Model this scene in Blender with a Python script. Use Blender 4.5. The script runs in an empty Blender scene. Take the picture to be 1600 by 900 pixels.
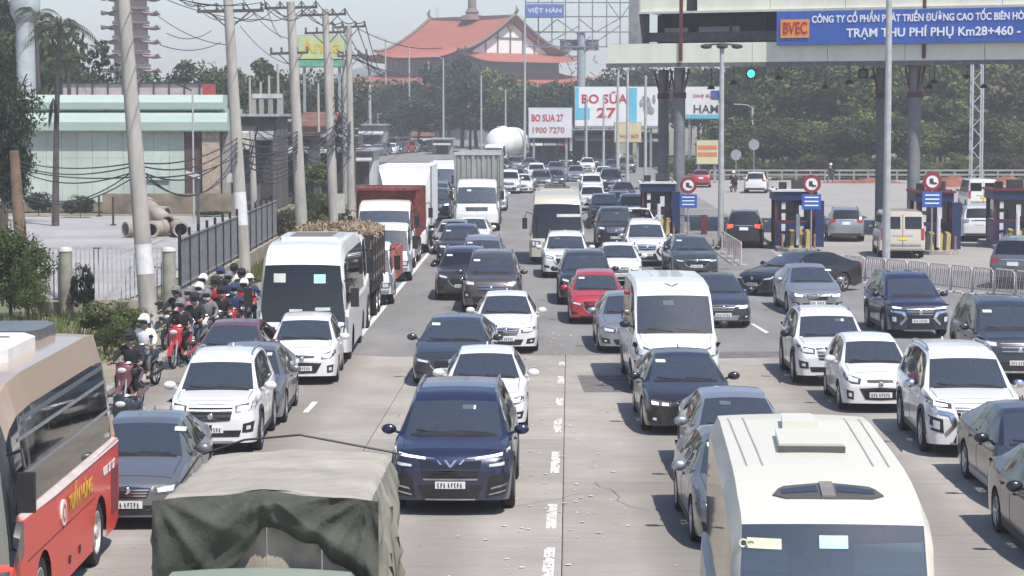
import bpy, bmesh, math, random
from mathutils import Vector, Matrix, Quaternion
from mathutils.bvhtree import BVHTree
import numpy as np
random.seed(7); rng = np.random.default_rng(7)
R = math.radians
scene = bpy.context.scene
COL = scene.collection

# ---------------------------------------------------------------- camera
F = 3600.0; CAMH = 6.3; PITCH = math.atan((450-175)/F)
cam_d = bpy.data.cameras.new("camera"); cam = bpy.data.objects.new("camera", cam_d); COL.objects.link(cam)
cam.location = (0, 0, CAMH); cam.rotation_euler = (math.pi/2-PITCH, 0, 0)
cam_d.sensor_width = 36; cam_d.lens = 36*F/1600; cam_d.clip_start = 0.5; cam_d.clip_end = 6000
scene.camera = cam
# ---------------------------------------------------------------- light
SUN_EL = 58.0
SUN_DIR = Vector((0.56, -0.83, 0)).normalized()*math.cos(R(SUN_EL)) + Vector((0, 0, math.sin(R(SUN_EL))))
w = bpy.data.worlds.new("World"); scene.world = w; w.use_nodes = True
nt = w.node_tree
sky = nt.nodes.new("ShaderNodeTexSky"); sky.sky_type = 'NISHITA'; sky.sun_disc = False
sky.sun_elevation = R(SUN_EL); sky.sun_rotation = math.atan2(SUN_DIR.x, SUN_DIR.y)
sky.air_density = 1.0; sky.dust_density = 0.6; sky.ozone_density = 3.0; sky.altitude = 20
bg = nt.nodes["Background"]; bg.inputs[1].default_value = 0.11
tn = nt.nodes.new('ShaderNodeMix'); tn.data_type = 'RGBA'; tn.blend_type = 'MULTIPLY'; tn.inputs[0].default_value = 1; tn.inputs[7].default_value = (1.045, 1.0, 1.05, 1)
nt.links.new(sky.outputs[0], tn.inputs[6]); nt.links.new(tn.outputs[2], bg.inputs[0])
sun_d = bpy.data.lights.new("sun", 'SUN'); sun_d.energy = 4.2; sun_d.angle = R(0.9); sun_d.color = (1.0, 0.955, 0.89)
sun = bpy.data.objects.new("sun", sun_d); COL.objects.link(sun)
sun.rotation_euler = SUN_DIR.to_track_quat('Z', 'Y').to_euler(); sun.location = (0, 0, 60)
scene.view_settings.view_transform = 'Standard'; scene.view_settings.look = 'None'
scene.view_settings.exposure = 0.42; scene.view_settings.gamma = 1.0
scene.render.engine = 'CYCLES'
cy = scene.cycles
cy.max_bounces = 6; cy.diffuse_bounces = 2; cy.glossy_bounces = 3; cy.transmission_bounces = 4
cy.transparent_max_bounces = 14; cy.volume_bounces = 1; cy.caustics_reflective = False; cy.caustics_refractive = False
cy.sample_clamp_indirect = 4.0

# ---------------------------------------------------------------- pixel <-> place
_f = Vector((0, math.cos(PITCH), -math.sin(PITCH))); _u = Vector((0, math.sin(PITCH), math.cos(PITCH)))
def ray(px, py): return (_f*F + Vector((1, 0, 0))*(px-800) + _u*(450-py)).normalized()
def G(px, py, z=0.0):
    d = ray(px, py); t = (z-CAMH)/d.z
    return Vector((d.x*t, d.y*t, z))
def AT(px, py, Y):
    d = ray(px, py); t = Y/d.y
    return Vector((d.x*t, Y, CAMH+d.z*t))
def X(px, Y): return (px-800)/F*Y
def Zh(py, Y): return AT(800, py, Y).z
def lum(s):  # sRGB 0-255 triple -> linear
    return tuple(((c/255)/12.92 if c/255 <= .04045 else ((c/255+.055)/1.055)**2.4) for c in s)

# ---------------------------------------------------------------- materials
MATS = {}
def new_mat(name):
    m = bpy.data.materials.new(name); m.use_nodes = True
    return m, m.node_tree, m.node_tree.nodes["Principled BSDF"]
def mat(name, col, rough=0.6, metal=0.0, var=0.12, scale=3.0, bump=0.0, bscale=40.0, coat=0.0, spec=0.5, emit=None, es=0.0, obj_var=0.0, stretch=None, col2=None, spread=(0.35, 0.65)):
    if name in MATS: return MATS[name]
    m, t, b = new_mat(name)
    L = t.links; N = t.nodes
    tc = N.new("ShaderNodeTexCoord")
    src = tc.outputs["Object"]
    if stretch:
        mp = N.new("ShaderNodeMapping"); mp.inputs["Scale"].default_value = stretch; L.new(src, mp.inputs[0]); src = mp.outputs[0]
    if var > 0 or col2:
        n = N.new("ShaderNodeTexNoise"); n.inputs["Scale"].default_value = scale; n.inputs["Detail"].default_value = 6; n.inputs["Roughness"].default_value = .65
        L.new(src, n.inputs["Vector"])
        rp = N.new("ShaderNodeValToRGB"); L.new(n.outputs[0], rp.inputs[0])
        c2 = col2 if col2 else tuple(max(0, c*(1-var*1.6)) for c in col)
        c1 = tuple(min(1, c*(1+var*.8)) for c in col) if not col2 else col
        rp.color_ramp.elements[0].position = spread[0]; rp.color_ramp.elements[1].position = spread[1]
        rp.color_ramp.elements[0].color = (*c2, 1); rp.color_ramp.elements[1].color = (*c1, 1)
        out = rp.outputs[0]
        if obj_var > 0:
            oi = N.new("ShaderNodeObjectInfo"); hs = N.new("ShaderNodeHueSaturation")
            mr = N.new("ShaderNodeMapRange"); mr.inputs[3].default_value = 1-obj_var; mr.inputs[4].default_value = 1+obj_var
            L.new(oi.outputs["Random"], mr.inputs[0]); L.new(mr.outputs[0], hs.inputs["Value"]); L.new(out, hs.inputs["Color"]); out = hs.outputs[0]
        L.new(out, b.inputs["Base Color"])
    else: b.inputs["Base Color"].default_value = (*col, 1)
    b.inputs["Roughness"].default_value = rough; b.inputs["Metallic"].default_value = metal
    b.inputs["Specular IOR Level"].default_value = spec
    if coat: b.inputs["Coat Weight"].default_value = coat; b.inputs["Coat Roughness"].default_value = 0.06
    if emit: b.inputs["Emission Color"].default_value = (*emit, 1); b.inputs["Emission Strength"].default_value = es
    if bump > 0:
        n2 = N.new("ShaderNodeTexNoise"); n2.inputs["Scale"].default_value = bscale; n2.inputs["Detail"].default_value = 5; L.new(src, n2.inputs["Vector"])
        bp = N.new("ShaderNodeBump"); bp.inputs["Strength"].default_value = bump; bp.inputs["Distance"].default_value = .05
        L.new(n2.outputs[0], bp.inputs["Height"]); L.new(bp.outputs[0], b.inputs["Normal"])
    MATS[name] = m; return m
def paint(name, col, metal=0.0, rough=0.34, dust=0.25, coat=.8):
    """car paint: clear coat over base, thin road dust that gathers low on the body"""
    if name in MATS: return MATS[name]
    m, t, b = new_mat(name); L = t.links; N = t.nodes
    tc = N.new("ShaderNodeTexCoord"); n = N.new("ShaderNodeTexNoise"); n.inputs["Scale"].default_value = 2.2; n.inputs["Detail"].default_value = 8; n.inputs["Roughness"].default_value = .7
    L.new(tc.outputs["Object"], n.inputs["Vector"])
    sx = N.new("ShaderNodeSeparateXYZ"); L.new(tc.outputs["Object"], sx.inputs[0])
    mr = N.new("ShaderNodeMapRange"); mr.inputs[1].default_value = 0.15; mr.inputs[2].default_value = 0.95; mr.inputs[3].default_value = dust*1.6; mr.inputs[4].default_value = dust*.35
    L.new(sx.outputs[2], mr.inputs[0])
    mu = N.new("ShaderNodeMath"); mu.operation = 'MULTIPLY'; L.new(mr.outputs[0], mu.inputs[0]); L.new(n.outputs[0], mu.inputs[1])
    mx = N.new("ShaderNodeMix"); mx.data_type = 'RGBA'; mx.inputs[6].default_value = (*col, 1); mx.inputs[7].default_value = (.30, .26, .22, 1)
    L.new(mu.outputs[0], mx.inputs[0]); L.new(mx.outputs[2], b.inputs["Base Color"])
    b.inputs["Metallic"].default_value = metal; b.inputs["Roughness"].default_value = rough
    b.inputs["Coat Weight"].default_value = coat; b.inputs["Coat Roughness"].default_value = .08
    MATS[name] = m; return m
def glass_mat(name, tint, refl=1.0, dark=0.5):
    m = bpy.data.materials.new(name); m.use_nodes = True; t = m.node_tree; t.nodes.clear(); L = t.links; N = t.nodes
    out = N.new("ShaderNodeOutputMaterial"); mix = N.new("ShaderNodeMixShader"); gl = N.new("ShaderNodeBsdfGlossy"); tr = N.new("ShaderNodeBsdfTransparent")
    fr = N.new("ShaderNodeFresnel"); fr.inputs[0].default_value = 1.52
    ma = N.new("ShaderNodeMath"); ma.operation = 'MULTIPLY_ADD'; ma.inputs[1].default_value = 1.0*refl; ma.inputs[2].default_value = .06*refl; ma.use_clamp = True
    L.new(fr.outputs[0], ma.inputs[0]); gl.inputs["Roughness"].default_value = .04; gl.inputs["Color"].default_value = (1, .97, .88, 1)
    tr.inputs[0].default_value = (*tint, 1)
    df = N.new("ShaderNodeBsdfDiffuse"); df.inputs[0].default_value = (.17, .19, .21, 1)   # dust film; its blue-grey also stands in for reflected sky
    m2 = N.new("ShaderNodeMixShader"); m2.inputs[0].default_value = dark; L.new(tr.outputs[0], m2.inputs[1]); L.new(df.outputs[0], m2.inputs[2])
    L.new(ma.outputs[0], mix.inputs[0]); L.new(m2.outputs[0], mix.inputs[1]); L.new(gl.outputs[0], mix.inputs[2]); L.new(mix.outputs[0], out.inputs[0])
    MATS[name] = m; return m
M = {}
M['glass'] = glass_mat('windscreen_glass', (.52, .60, .60), 2.5, .13)
M['tint'] = glass_mat('tinted_glass', (.05, .06, .06), .95, .04)
M['darkglass'] = glass_mat('coach_glass', (.035, .045, .045), .75, .03)
M['black'] = mat('black_plastic', (.018, .018, .019), .55, var=.3)
M['gloss'] = mat('gloss_black', (.012, .012, .014), .15, var=0, coat=.5)
M['under'] = mat('underbody', (.012, .012, .012), .9, var=.3)
M['tyre'] = mat('tyre_rubber', (.022, .021, .020), .85, var=.3, scale=9)
M['rim'] = mat('wheel_alloy', (.52, .52, .54), .32, metal=.85, var=.15, scale=8)
M['steelrim'] = mat('steel_wheel', (.55, .54, .52), .5, metal=.2, var=.2, scale=8)
M['chrome'] = mat('chrome_trim', (.75, .75, .77), .16, metal=1.0, var=0)
M['lamp'] = mat('lamp_lens', (.62, .64, .66), .12, var=.15, scale=30, coat=1.0)
M['lampdark'] = mat('lamp_housing', (.10, .10, .11), .2, var=.3, coat=1.0)
M['drl'] = mat('lamp_bright', (.9, .9, .9), .2, var=0, emit=(1, .98, .93), es=1.1)
M['red'] = mat('tail_lens', (.42, .018, .014), .2, var=.2, scale=30, coat=1)
M['redlit'] = mat('brake_lit', (.8, .1, .04), .3, var=0, emit=(1, .12, .04), es=.8)
M['amber'] = mat('amber_lens', (.65, .22, .02), .25, var=0, coat=1)
M['plate'] = mat('number_plate', (.72, .72, .70), .5, var=.05)
M['yplate'] = mat('yellow_plate', (.75, .52, .06), .5, var=.05)
M['ink'] = mat('plate_ink', (.03, .03, .04), .6, var=0)
M['seat'] = mat('seat_fabric', (.20, .185, .17), .8, var=.2)
M['dash'] = mat('dashboard_plastic', (.10, .10, .10), .6, var=.2)
M['paper'] = mat('windscreen_sticker', (.62, .68, .60), .5, var=.1)
M['steel'] = mat('galvanised_steel', (.36, .37, .38), .5, metal=.4, var=.15)

# ---------------------------------------------------------------- mesh helpers
class MB:
    def __init__(s): s.v = []; s.f = []
    def add(s, vs, fs):
        o = len(s.v); s.v += [tuple(v) for v in vs]; s.f += [tuple(i+o for i in f) for f in fs]; return s
    def box(s, cx, cy, cz, sx, sy, sz, rz=0.0, rx=0.0, ry=0.0, taper=1.0):
        m = Matrix.Translation((cx, cy, cz)) @ Matrix.Rotation(rz, 4, 'Z') @ Matrix.Rotation(ry, 4, 'Y') @ Matrix.Rotation(rx, 4, 'X')
        vs = []
        for dz in (-.5, .5):
            k = 1 if dz < 0 else taper
            for dx, dy in ((-.5, -.5), (.5, -.5), (.5, .5), (-.5, .5)): vs.append(m @ Vector((dx*sx*k, dy*sy*k, dz*sz)))
        return s.add(vs, [(0, 3, 2, 1), (4, 5, 6, 7), (0, 1, 5, 4), (1, 2, 6, 5), (2, 3, 7, 6), (3, 0, 4, 7)])
    def bar(s, p0, p1, w, h=None):
        p0 = Vector(p0); p1 = Vector(p1); d = p1-p0; L = d.length; h = h or w
        q = d.to_track_quat('Y', 'Z').to_matrix().to_4x4(); m = Matrix.Translation((p0+p1)/2) @ q
        vs = [m @ Vector((dx*w, dy*L, dz*h)) for dz in (-.5, .5) for dx, dy in ((-.5, -.5), (.5, -.5), (.5, .5), (-.5, .5))]
        return s.add(vs, [(0, 3, 2, 1), (4, 5, 6, 7), (0, 1, 5, 4), (1, 2, 6, 5), (2, 3, 7, 6), (3, 0, 4, 7)])
    def tube(s, pts, r, n=6, caps=True):
        pts = [Vector(p) for p in pts]; k = len(pts); vs = []; fs = []
        rr = r if hasattr(r, '__len__') else [r]*k
        for i, p in enumerate(pts):
            d = (pts[min(i+1, k-1)]-pts[max(i-1, 0)]).normalized()
            a = d.orthogonal().normalized() if abs(d.z) > .9 else d.cross(Vector((0, 0, 1))).normalized()
            if abs(d.z) > .9: a = (Vector((1, 0, 0))-d*d.x).normalized()
            b = d.cross(a)
            for j in range(n):
                t = 2*math.pi*j/n; vs.append(p+(a*math.cos(t)+b*math.sin(t))*rr[i])
        for i in range(k-1):
            for j in range(n):
                fs.append((i*n+j, i*n+(j+1) % n, (i+1)*n+(j+1) % n, (i+1)*n+j))
        if caps: fs.append(tuple(range(n))[::-1]); fs.append(tuple((k-1)*n+j for j in range(n)))
        return s.add(vs, fs)
    def lathe(s, prof, n=24, axis='Z', c=(0, 0, 0), a0=0, a1=2*math.pi):
        """prof: (radius, height) pairs"""
        vs = []; fs = []; full = abs(a1-a0-2*math.pi) < 1e-6; cols = n if full else n+1
        for (r, h) in prof:
            for j in range(cols):
                t = a0+(a1-a0)*j/n; x, y = r*math.cos(t), r*math.sin(t)
                v = (x, y, h) if axis == 'Z' else ((h, x, y) if axis == 'X' else (x, h, y))
                vs.append((v[0]+c[0], v[1]+c[1], v[2]+c[2]))
        for i in range(len(prof)-1):
            for j in range(n):
                k = (j+1) % cols
                fs.append((i*cols+j, i*cols+k, (i+1)*cols+k, (i+1)*cols+j))
        return s.add(vs, fs)
    def prism(s, poly, z0, z1, m=None):
        n = len(poly); vs = [(x, y, z0) for x, y in poly]+[(x, y, z1) for x, y in poly]
        if m is not None: vs = [m @ Vector(v) for v in vs]
        return s.add(vs, [tuple(range(n))[::-1], tuple(range(n, 2*n))]+[(i, (i+1) % n, n+(i+1) % n, n+i) for i in range(n)])
    def grid(s, rows):
        """rows: list of lists of points"""
        a, b = len(rows), len(rows[0]); vs = [p for r in rows for p in r]
        return s.add(vs, [(i*b+j, i*b+j+1, (i+1)*b+j+1, (i+1)*b+j) for i in range(a-1) for j in range(b-1)])
    def ball(s, c, r, n=10, m=6):
        rx, ry, rz = r if hasattr(r, '__len__') else (r, r, r)
        vs = []; fs = []
        for i in range(m+1):
            ph = math.pi*i/m
            for j in range(n):
                t = 2*math.pi*j/n; vs.append((c[0]+rx*math.sin(ph)*math.cos(t), c[1]+ry*math.sin(ph)*math.sin(t), c[2]+rz*math.cos(ph)))
        for i in range(m):
            for j in range(n): fs.append((i*n+j, (i+1)*n+j, (i+1)*n+(j+1) % n, i*n+(j+1) % n))
        return s.add(vs, fs)
    def mesh(s, name, smooth=False, angle=35):
        me = bpy.data.meshes.new(name); me.from_pydata(s.v, [], s.f)
        if smooth:
            me.shade_smooth()
            me.set_sharp_from_angle(angle=R(angle))
        me.validate(); return me
    def build(s, name, m, parent=None, smooth=False, angle=35, loc=None, rz=0):
        me = s.mesh(name, smooth, angle); me.materials.append(m)
        o = bpy.data.objects.new(name, me); COL.objects.link(o)
        if parent: o.parent = parent
        if loc is not None: o.location = loc
        if rz: o.rotation_euler.z = rz
        return o
def link(o, parent=None):
    COL.objects.link(o)
    if parent: o.parent = parent
    return o
def tag(o, label=None, cat=None, group=None, kind=None):
    if label: o['label'] = label
    if cat: o['category'] = cat
    if group: o['group'] = group
    if kind: o['kind'] = kind
    return o
def empty(name, loc=(0, 0, 0), rz=0.0):
    o = bpy.data.objects.new(name, None); COL.objects.link(o); o.location = loc; o.rotation_euler.z = rz; o.empty_display_size = .3; return o
def inst(name, me, m, parent, loc=(0, 0, 0), rot=(0, 0, 0), scale=(1, 1, 1)):
    o = bpy.data.objects.new(name, me); COL.objects.link(o); o.parent = parent; o.location = loc; o.rotation_euler = rot; o.scale = scale
    if m is not None:
        if len(me.materials) == 0: me.materials.append(None)
        o.material_slots[0].link = 'OBJECT'; o.material_slots[0].material = m
    return o
CH = {}
def copy_tree(o, loc=None, rz=None, parent=None, scale=None):
    c = o.copy(); COL.objects.link(c)
    if parent: c.parent = parent
    if loc is not None: c.location = loc
    if rz is not None: c.rotation_euler.z = rz
    if scale is not None: c.scale = scale
    for ch in o.children:
        d = ch.copy(); COL.objects.link(d); d.parent = c
        for g in ch.children:
            e = g.copy(); COL.objects.link(e); e.parent = d
    return c
def text(s, size, name, m, parent, loc, rot=(math.pi/2, 0, 0), extrude=.01, align='CENTER', sx=1.0, bold=0.0):
    cu = bpy.data.curves.new(name, 'FONT'); cu.body = s; cu.size = size; cu.extrude = extrude; cu.align_x = align; cu.align_y = 'CENTER'; cu.offset = bold; cu.resolution_u = 3
    cu.materials.append(m); o = bpy.data.objects.new(name, cu); COL.objects.link(o); o.parent = parent; o.location = loc; o.rotation_euler = rot; o.scale = (sx, 1, 1)
    return o
# ================================================================ vehicles: a lofted shell split into panels, glass, lamps, wheels
def pl(keys, t):
    return float(np.interp(t, [k[0] for k in keys], [k[1] for k in keys]))
def resample(pts, n):
    pts = [Vector((p[0], p[1])) for p in pts]; d = [0]
    for a, b in zip(pts, pts[1:]): d.append(d[-1]+(b-a).length)
    tot = d[-1] or 1; out = []
    for i in range(n):
        s = tot*i/(n-1); k = 0
        while k < len(d)-2 and d[k+1] < s: k += 1
        seg = (d[k+1]-d[k]) or 1; out.append(pts[k].lerp(pts[k+1], (s-d[k])/seg))
    return out
class Shell:
    def __init__(s, T):
        s.T = T; L, W, H = T['L'], T['W'], T['H']; top = T['top']; tc, tr, tq, td = T['marks']
        hw = W/2; gc = T.get('gc', .2); s.r = T['wr']; s.wy = T['wheels']
        ts = set([k[0] for k in top]) | {0, .03, .07, .12, .2, .3, .45, .65, L-.03, L-.08, L-.16, L-.3, L-.5, L}
        t = .8
        while t < L-.6: ts.add(round(t, 3)); t += .17
        for wy in s.wy:
            for k in range(-8, 9): ts.add(round(wy+(s.r+.06)*math.sin(k*math.pi/16)*1.0, 3))
            ts.add(wy-s.r-.062); ts.add(wy+s.r+.062)
        for a, b in T['windows']: ts.add(a); ts.add(b)
        ts.add(tc); ts.add(tr); ts.add(tq); ts.add(td)
        ts = sorted(x for x in ts if 0 <= x <= L); s.ts = [ts[0]]
        for x in ts[1:]:
            if x-s.ts[-1] > .012: s.ts.append(x)
        s.ts[-1] = L
        plan = T.get('plan') or [(0, .80), (.03, .86), (.08, .905), (.2, .95), (.45, .985), (.9, 1), (L-.9, 1), (L-.4, .98), (L-.15, .94), (L-.05, .90), (L, .84)]
        zc, zd = pl(top, tc), pl(top, td); Hc = max(k[1] for k in top)
        belt = T['belt']
        def hood(t): return pl(top, t) if t <= tc or t >= td else max(zc+(zd-zc)*(t-tc)/(td-tc), pl(belt, t)+.055)
        rr = T['roof']; REh = T.get('REh', .80); NS = 7; NC = 5
        rows = []; s.g = []
        for t in s.ts:
            zt = pl(top, t); hl = hood(t); w = hw*pl(plan, t)
            g = max(0.0, min(1.0, (zt-hl)/(Hc-hl+1e-6)/.86)) if tc < t < td else 0.0
            s.g.append(g)
            zb = gc+.04*max(0, 1-t/.4)+.10*max(0, 1-(L-t)/.5)
            for wy in s.wy:
                d = abs(t-wy); ra = s.r+.055
                if d < ra: zb = max(zb, s.r+math.sqrt(ra*ra-d*d))
            zs = min(pl(belt, t), hl-.05); zs = max(zs, zb+.05)
            half = []
            for i in range(NS):
                z = zb+(zs-zb)*i/(NS-1); q = max(0, min(1, (z-gc)/(zs-gc+1e-6)))
                prof = np.interp(q, [0, .12, .35, .62, .74, .88, 1], T.get('sideprof', [.955, .975, .99, 1.0, .995, .975, .955]))
                half.append((w*prof, z))
            wr = hw*rr*pl(plan, t)
            half.append(((w*.95)*(1-g)+w*.935*g, min(zs+.018, zt-.01)))
            half.append(((w*.925)*(1-g)+(w*.935+wr)/2*g+.012*g, 0))        # mid glass
            half.append(((w*.90)*(1-g)+wr*g, zt-(.025*(1-g)+T.get('rd', .085)*g)))
            half[-2] = (half[-2][0], (half[-3][1]+half[-1][1])/2)
            xr = (w*REh)*(1-g)+(wr-T.get('re', .05))*g; zr = zt-(.012*(1-g)+.03*g)
            half.append((xr, zr))
            for k in range(1, NC+1):
                q = 1-k/NC; half.append((xr*q, zt-(zt-zr)*q*q))
            rows.append(half)
        nh = len(rows[0]); s.nh = nh; s.NS = NS
        iGB, iGM, iGT, iRE = NS, NS+1, NS+2, NS+3
        full = 2*nh-1; V = []
        bowf = T.get('bow', .10); bowr = T.get('bowr', .06)
        def bow(t, x):
            u = min(1, abs(x)/hw); fa = np.interp(t, [0, tr+.2, tr+.5], [1, .7, 0]); fb = np.interp(t, [tq-.4, L], [0, 1])
            return -bowf*(1-u*u)*fa + bowr*(1-u*u)*fb
        for t, half in zip(s.ts, rows):
            for i in range(nh): x, z = half[i]; V.append((-x, t+bow(t, x), z))
            for i in range(nh-2, -1, -1): x, z = half[i]; V.append((x, t+bow(t, x), z))
        body = []; ws = []; rg = []; wins = [[[], []] for _ in T['windows']]; pil = []
        def idx(i, j): return i*full+j
        for i in range(len(s.ts)-1):
            t0, t1 = s.ts[i], s.ts[i+1]; tm = (t0+t1)/2
            for j in range(full-1):
                f = (idx(i, j), idx(i, j+1), idx(i+1, j+1), idx(i+1, j)); jj = j if j < nh-1 else full-2-j
                side = 0 if j < nh-1 else 1
                if jj >= iRE and tc-.001 <= t0 and t1 <= tr+.001: ws.append(f); continue
                if jj >= iRE and tq-.001 <= t0 and t1 <= td+.001 and T.get('rearglass', True): rg.append(f); continue
                if iGB <= jj < iGT and max(s.g[i], s.g[i+1]) > .10:
                    hit = False
                    for k, (a, b) in enumerate(T['windows']):
                        if a-.001 <= t0 and t1 <= b+.001: wins[k][side].append(f); hit = True
                    if not hit and T['windows'][0][0] < tm < T['windows'][-1][1]: pil.append(f); hit = True
                    if hit: continue
                body.append(f)
        for (i, flip) in ((0, False), (len(s.ts)-1, True)):
            t = s.ts[i]; nx = 8; start = len(V); half = rows[i]
            for k in range(nh-1):
                x, z = half[k]
                for j in range(nx+1):
                    xx = -x+2*x*j/nx; V.append((xx, t+bow(t, xx), z))
            for k in range(nh-2):
                for j in range(nx):
                    q = (start+k*(nx+1)+j, start+k*(nx+1)+j+1, start+(k+1)*(nx+1)+j+1, start+(k+1)*(nx+1)+j)
                    body.append(q if not flip else q[::-1])
        s.V = V; s.parts = dict(body=body, ws=ws, rg=rg, pil=pil); s.wins = wins
        allf = body+ws+rg+pil+[f for a in wins for b in a for f in b]
        s.bvh = BVHTree.FromPolygons(V, allf)
    def sub(s, faces, name, smooth=True, angle=32):
        ids = sorted({i for f in faces for i in f}); mp = {a: k for k, a in enumerate(ids)}
        mb = MB(); mb.add([s.V[i] for i in ids], [tuple(mp[i] for i in f) for f in faces])
        bm = bmesh.new(); me = bpy.data.meshes.new(name); me.from_pydata(mb.v, [], mb.f); bm.from_mesh(me)
        bmesh.ops.remove_doubles(bm, verts=bm.verts, dist=.0015); bmesh.ops.recalc_face_normals(bm, faces=bm.faces)
        # outward check
        c = sum(((f.calc_center_median()-Vector((0, s.T['L']/2, .8))).dot(f.normal) for f in bm.faces))
        if c < 0: bmesh.ops.reverse_faces(bm, faces=bm.faces)
        bm.to_mesh(me); bm.free(); me.shade_smooth(); me.set_sharp_from_angle(angle=R(angle))
        me.transform(Matrix.Translation((0, -s.T['L']/2, 0))); return me
    def cast(s, o, d):
        h = s.bvh.ray_cast(Vector(o), Vector(d)); return h[0]
    def patch(s, top, bot, face='F', n=9, m=3, off=.008, thick=.02, mb=None, hw=None, z0=0):
        """a raised patch laid on the shell. F/B: points (u = x / half width, z); S/T side: (t, z) on both ... sign via face 'R','L'; 'U' from above (u, t)."""
        hw = s.T['W']/2; mb = mb or MB(); A = resample(top, n); B = resample(bot, n); L = s.T['L']; rows = []; back = []
        for k in range(m):
            row = []; brow = []
            for a, b in zip(A, B):
                p = a.lerp(b, k/(m-1)); N = None
                if face == 'F': h = s.cast((p.x*hw, -3, p.y), (0, 1, 0)); N = Vector((0, -1, 0)); alt = Vector((p.x*hw, .12, p.y))
                elif face == 'B': h = s.cast((p.x*hw, L+3, p.y), (0, -1, 0)); N = Vector((0, 1, 0)); alt = Vector((p.x*hw, L-.12, p.y))
                elif face == 'R': h = s.cast((3, p.x, p.y), (-1, 0, 0)); N = Vector((1, 0, 0)); alt = Vector((hw*.96, p.x, p.y))
                elif face == 'L': h = s.cast((-3, p.x, p.y), (1, 0, 0)); N = Vector((-1, 0, 0)); alt = Vector((-hw*.96, p.x, p.y))
                else: h = s.cast((p.x*hw, p.y, 6), (0, 0, -1)); N = Vector((0, 0, 1)); alt = Vector((p.x*hw, p.y, s.T['H']))
                if h is None or (face in 'FB' and abs(h.y-alt.y) > L*.6): h = alt
                row.append(h+N*off+Vector((0, -L/2, 0))); brow.append(h-N*thick+Vector((0, -L/2, 0)))
            rows.append(row); back.append(brow)
        base = len(mb.v); mb.grid(rows)
        edge = rows[0]+[r[-1] for r in rows[1:]]+rows[-1][::-1][1:]+[r[0] for r in rows[::-1]][1:-1]
        eb = back[0]+[r[-1] for r in back[1:]]+back[-1][::-1][1:]+[r[0] for r in back[::-1]][1:-1]
        k = len(edge); mb.add(edge+eb, [(i, (i+1) % k, k+(i+1) % k, k+i) for i in range(k)])
        return mb
def wheel_meshes(r, wd=.21, spokes=5, truck=False):
    t = MB(); h = wd/2; ri = r*.66
    t.lathe([(ri*.97, -h*.6), (ri, -h*.9), (ri+.03, -h), (r-.03, -h), (r-.006, -h*.75), (r, -h*.4), (r, h*.4), (r-.006, h*.75), (r-.03, h), (ri+.03, h), (ri, h*.9), (ri*.97, h*.6)], 28, 'X')
    t.lathe([(ri*.97, 0.0), (0.001, 0.0)], 28, 'X')
    q = MB()
    if truck:
        q.lathe([(ri*1.0, h*.92), (ri*.93, h*.95), (ri*.85, h*.4), (ri*.35, h*.3), (ri*.33, h*.95), (ri*.2, h*1.05), (.001, h*1.06)], 20, 'X')
    else:
        q.lathe([(ri*1.0, h*.9), (ri*.96, h*.96), (ri*.90, h*.8), (ri*.90, h*.2)], 28, 'X')
        q.lathe([(ri*.24, h*.45), (ri*.22, h*.84), (.001, h*.88)], 10, 'X')
        for k in range(spokes):
            a = 2*math.pi*k/spokes
            for da in (-.13, .13):
                p0 = Vector((h*.66, math.cos(a)*ri*.18, math.sin(a)*ri*.18)); p1 = Vector((h*.74, math.cos(a+da)*ri*.93, math.sin(a+da)*ri*.93)); q.bar(p0, p1, .035, .04)
    return t.mesh('wheel', True, 40), q.mesh('rim', True, 40)
WM = {}
def get_wheels(r, wd, sp, truck):
    k = (r, wd, sp, truck)
    if k not in WM: WM[k] = wheel_meshes(*k)
    return WM[k]

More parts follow.
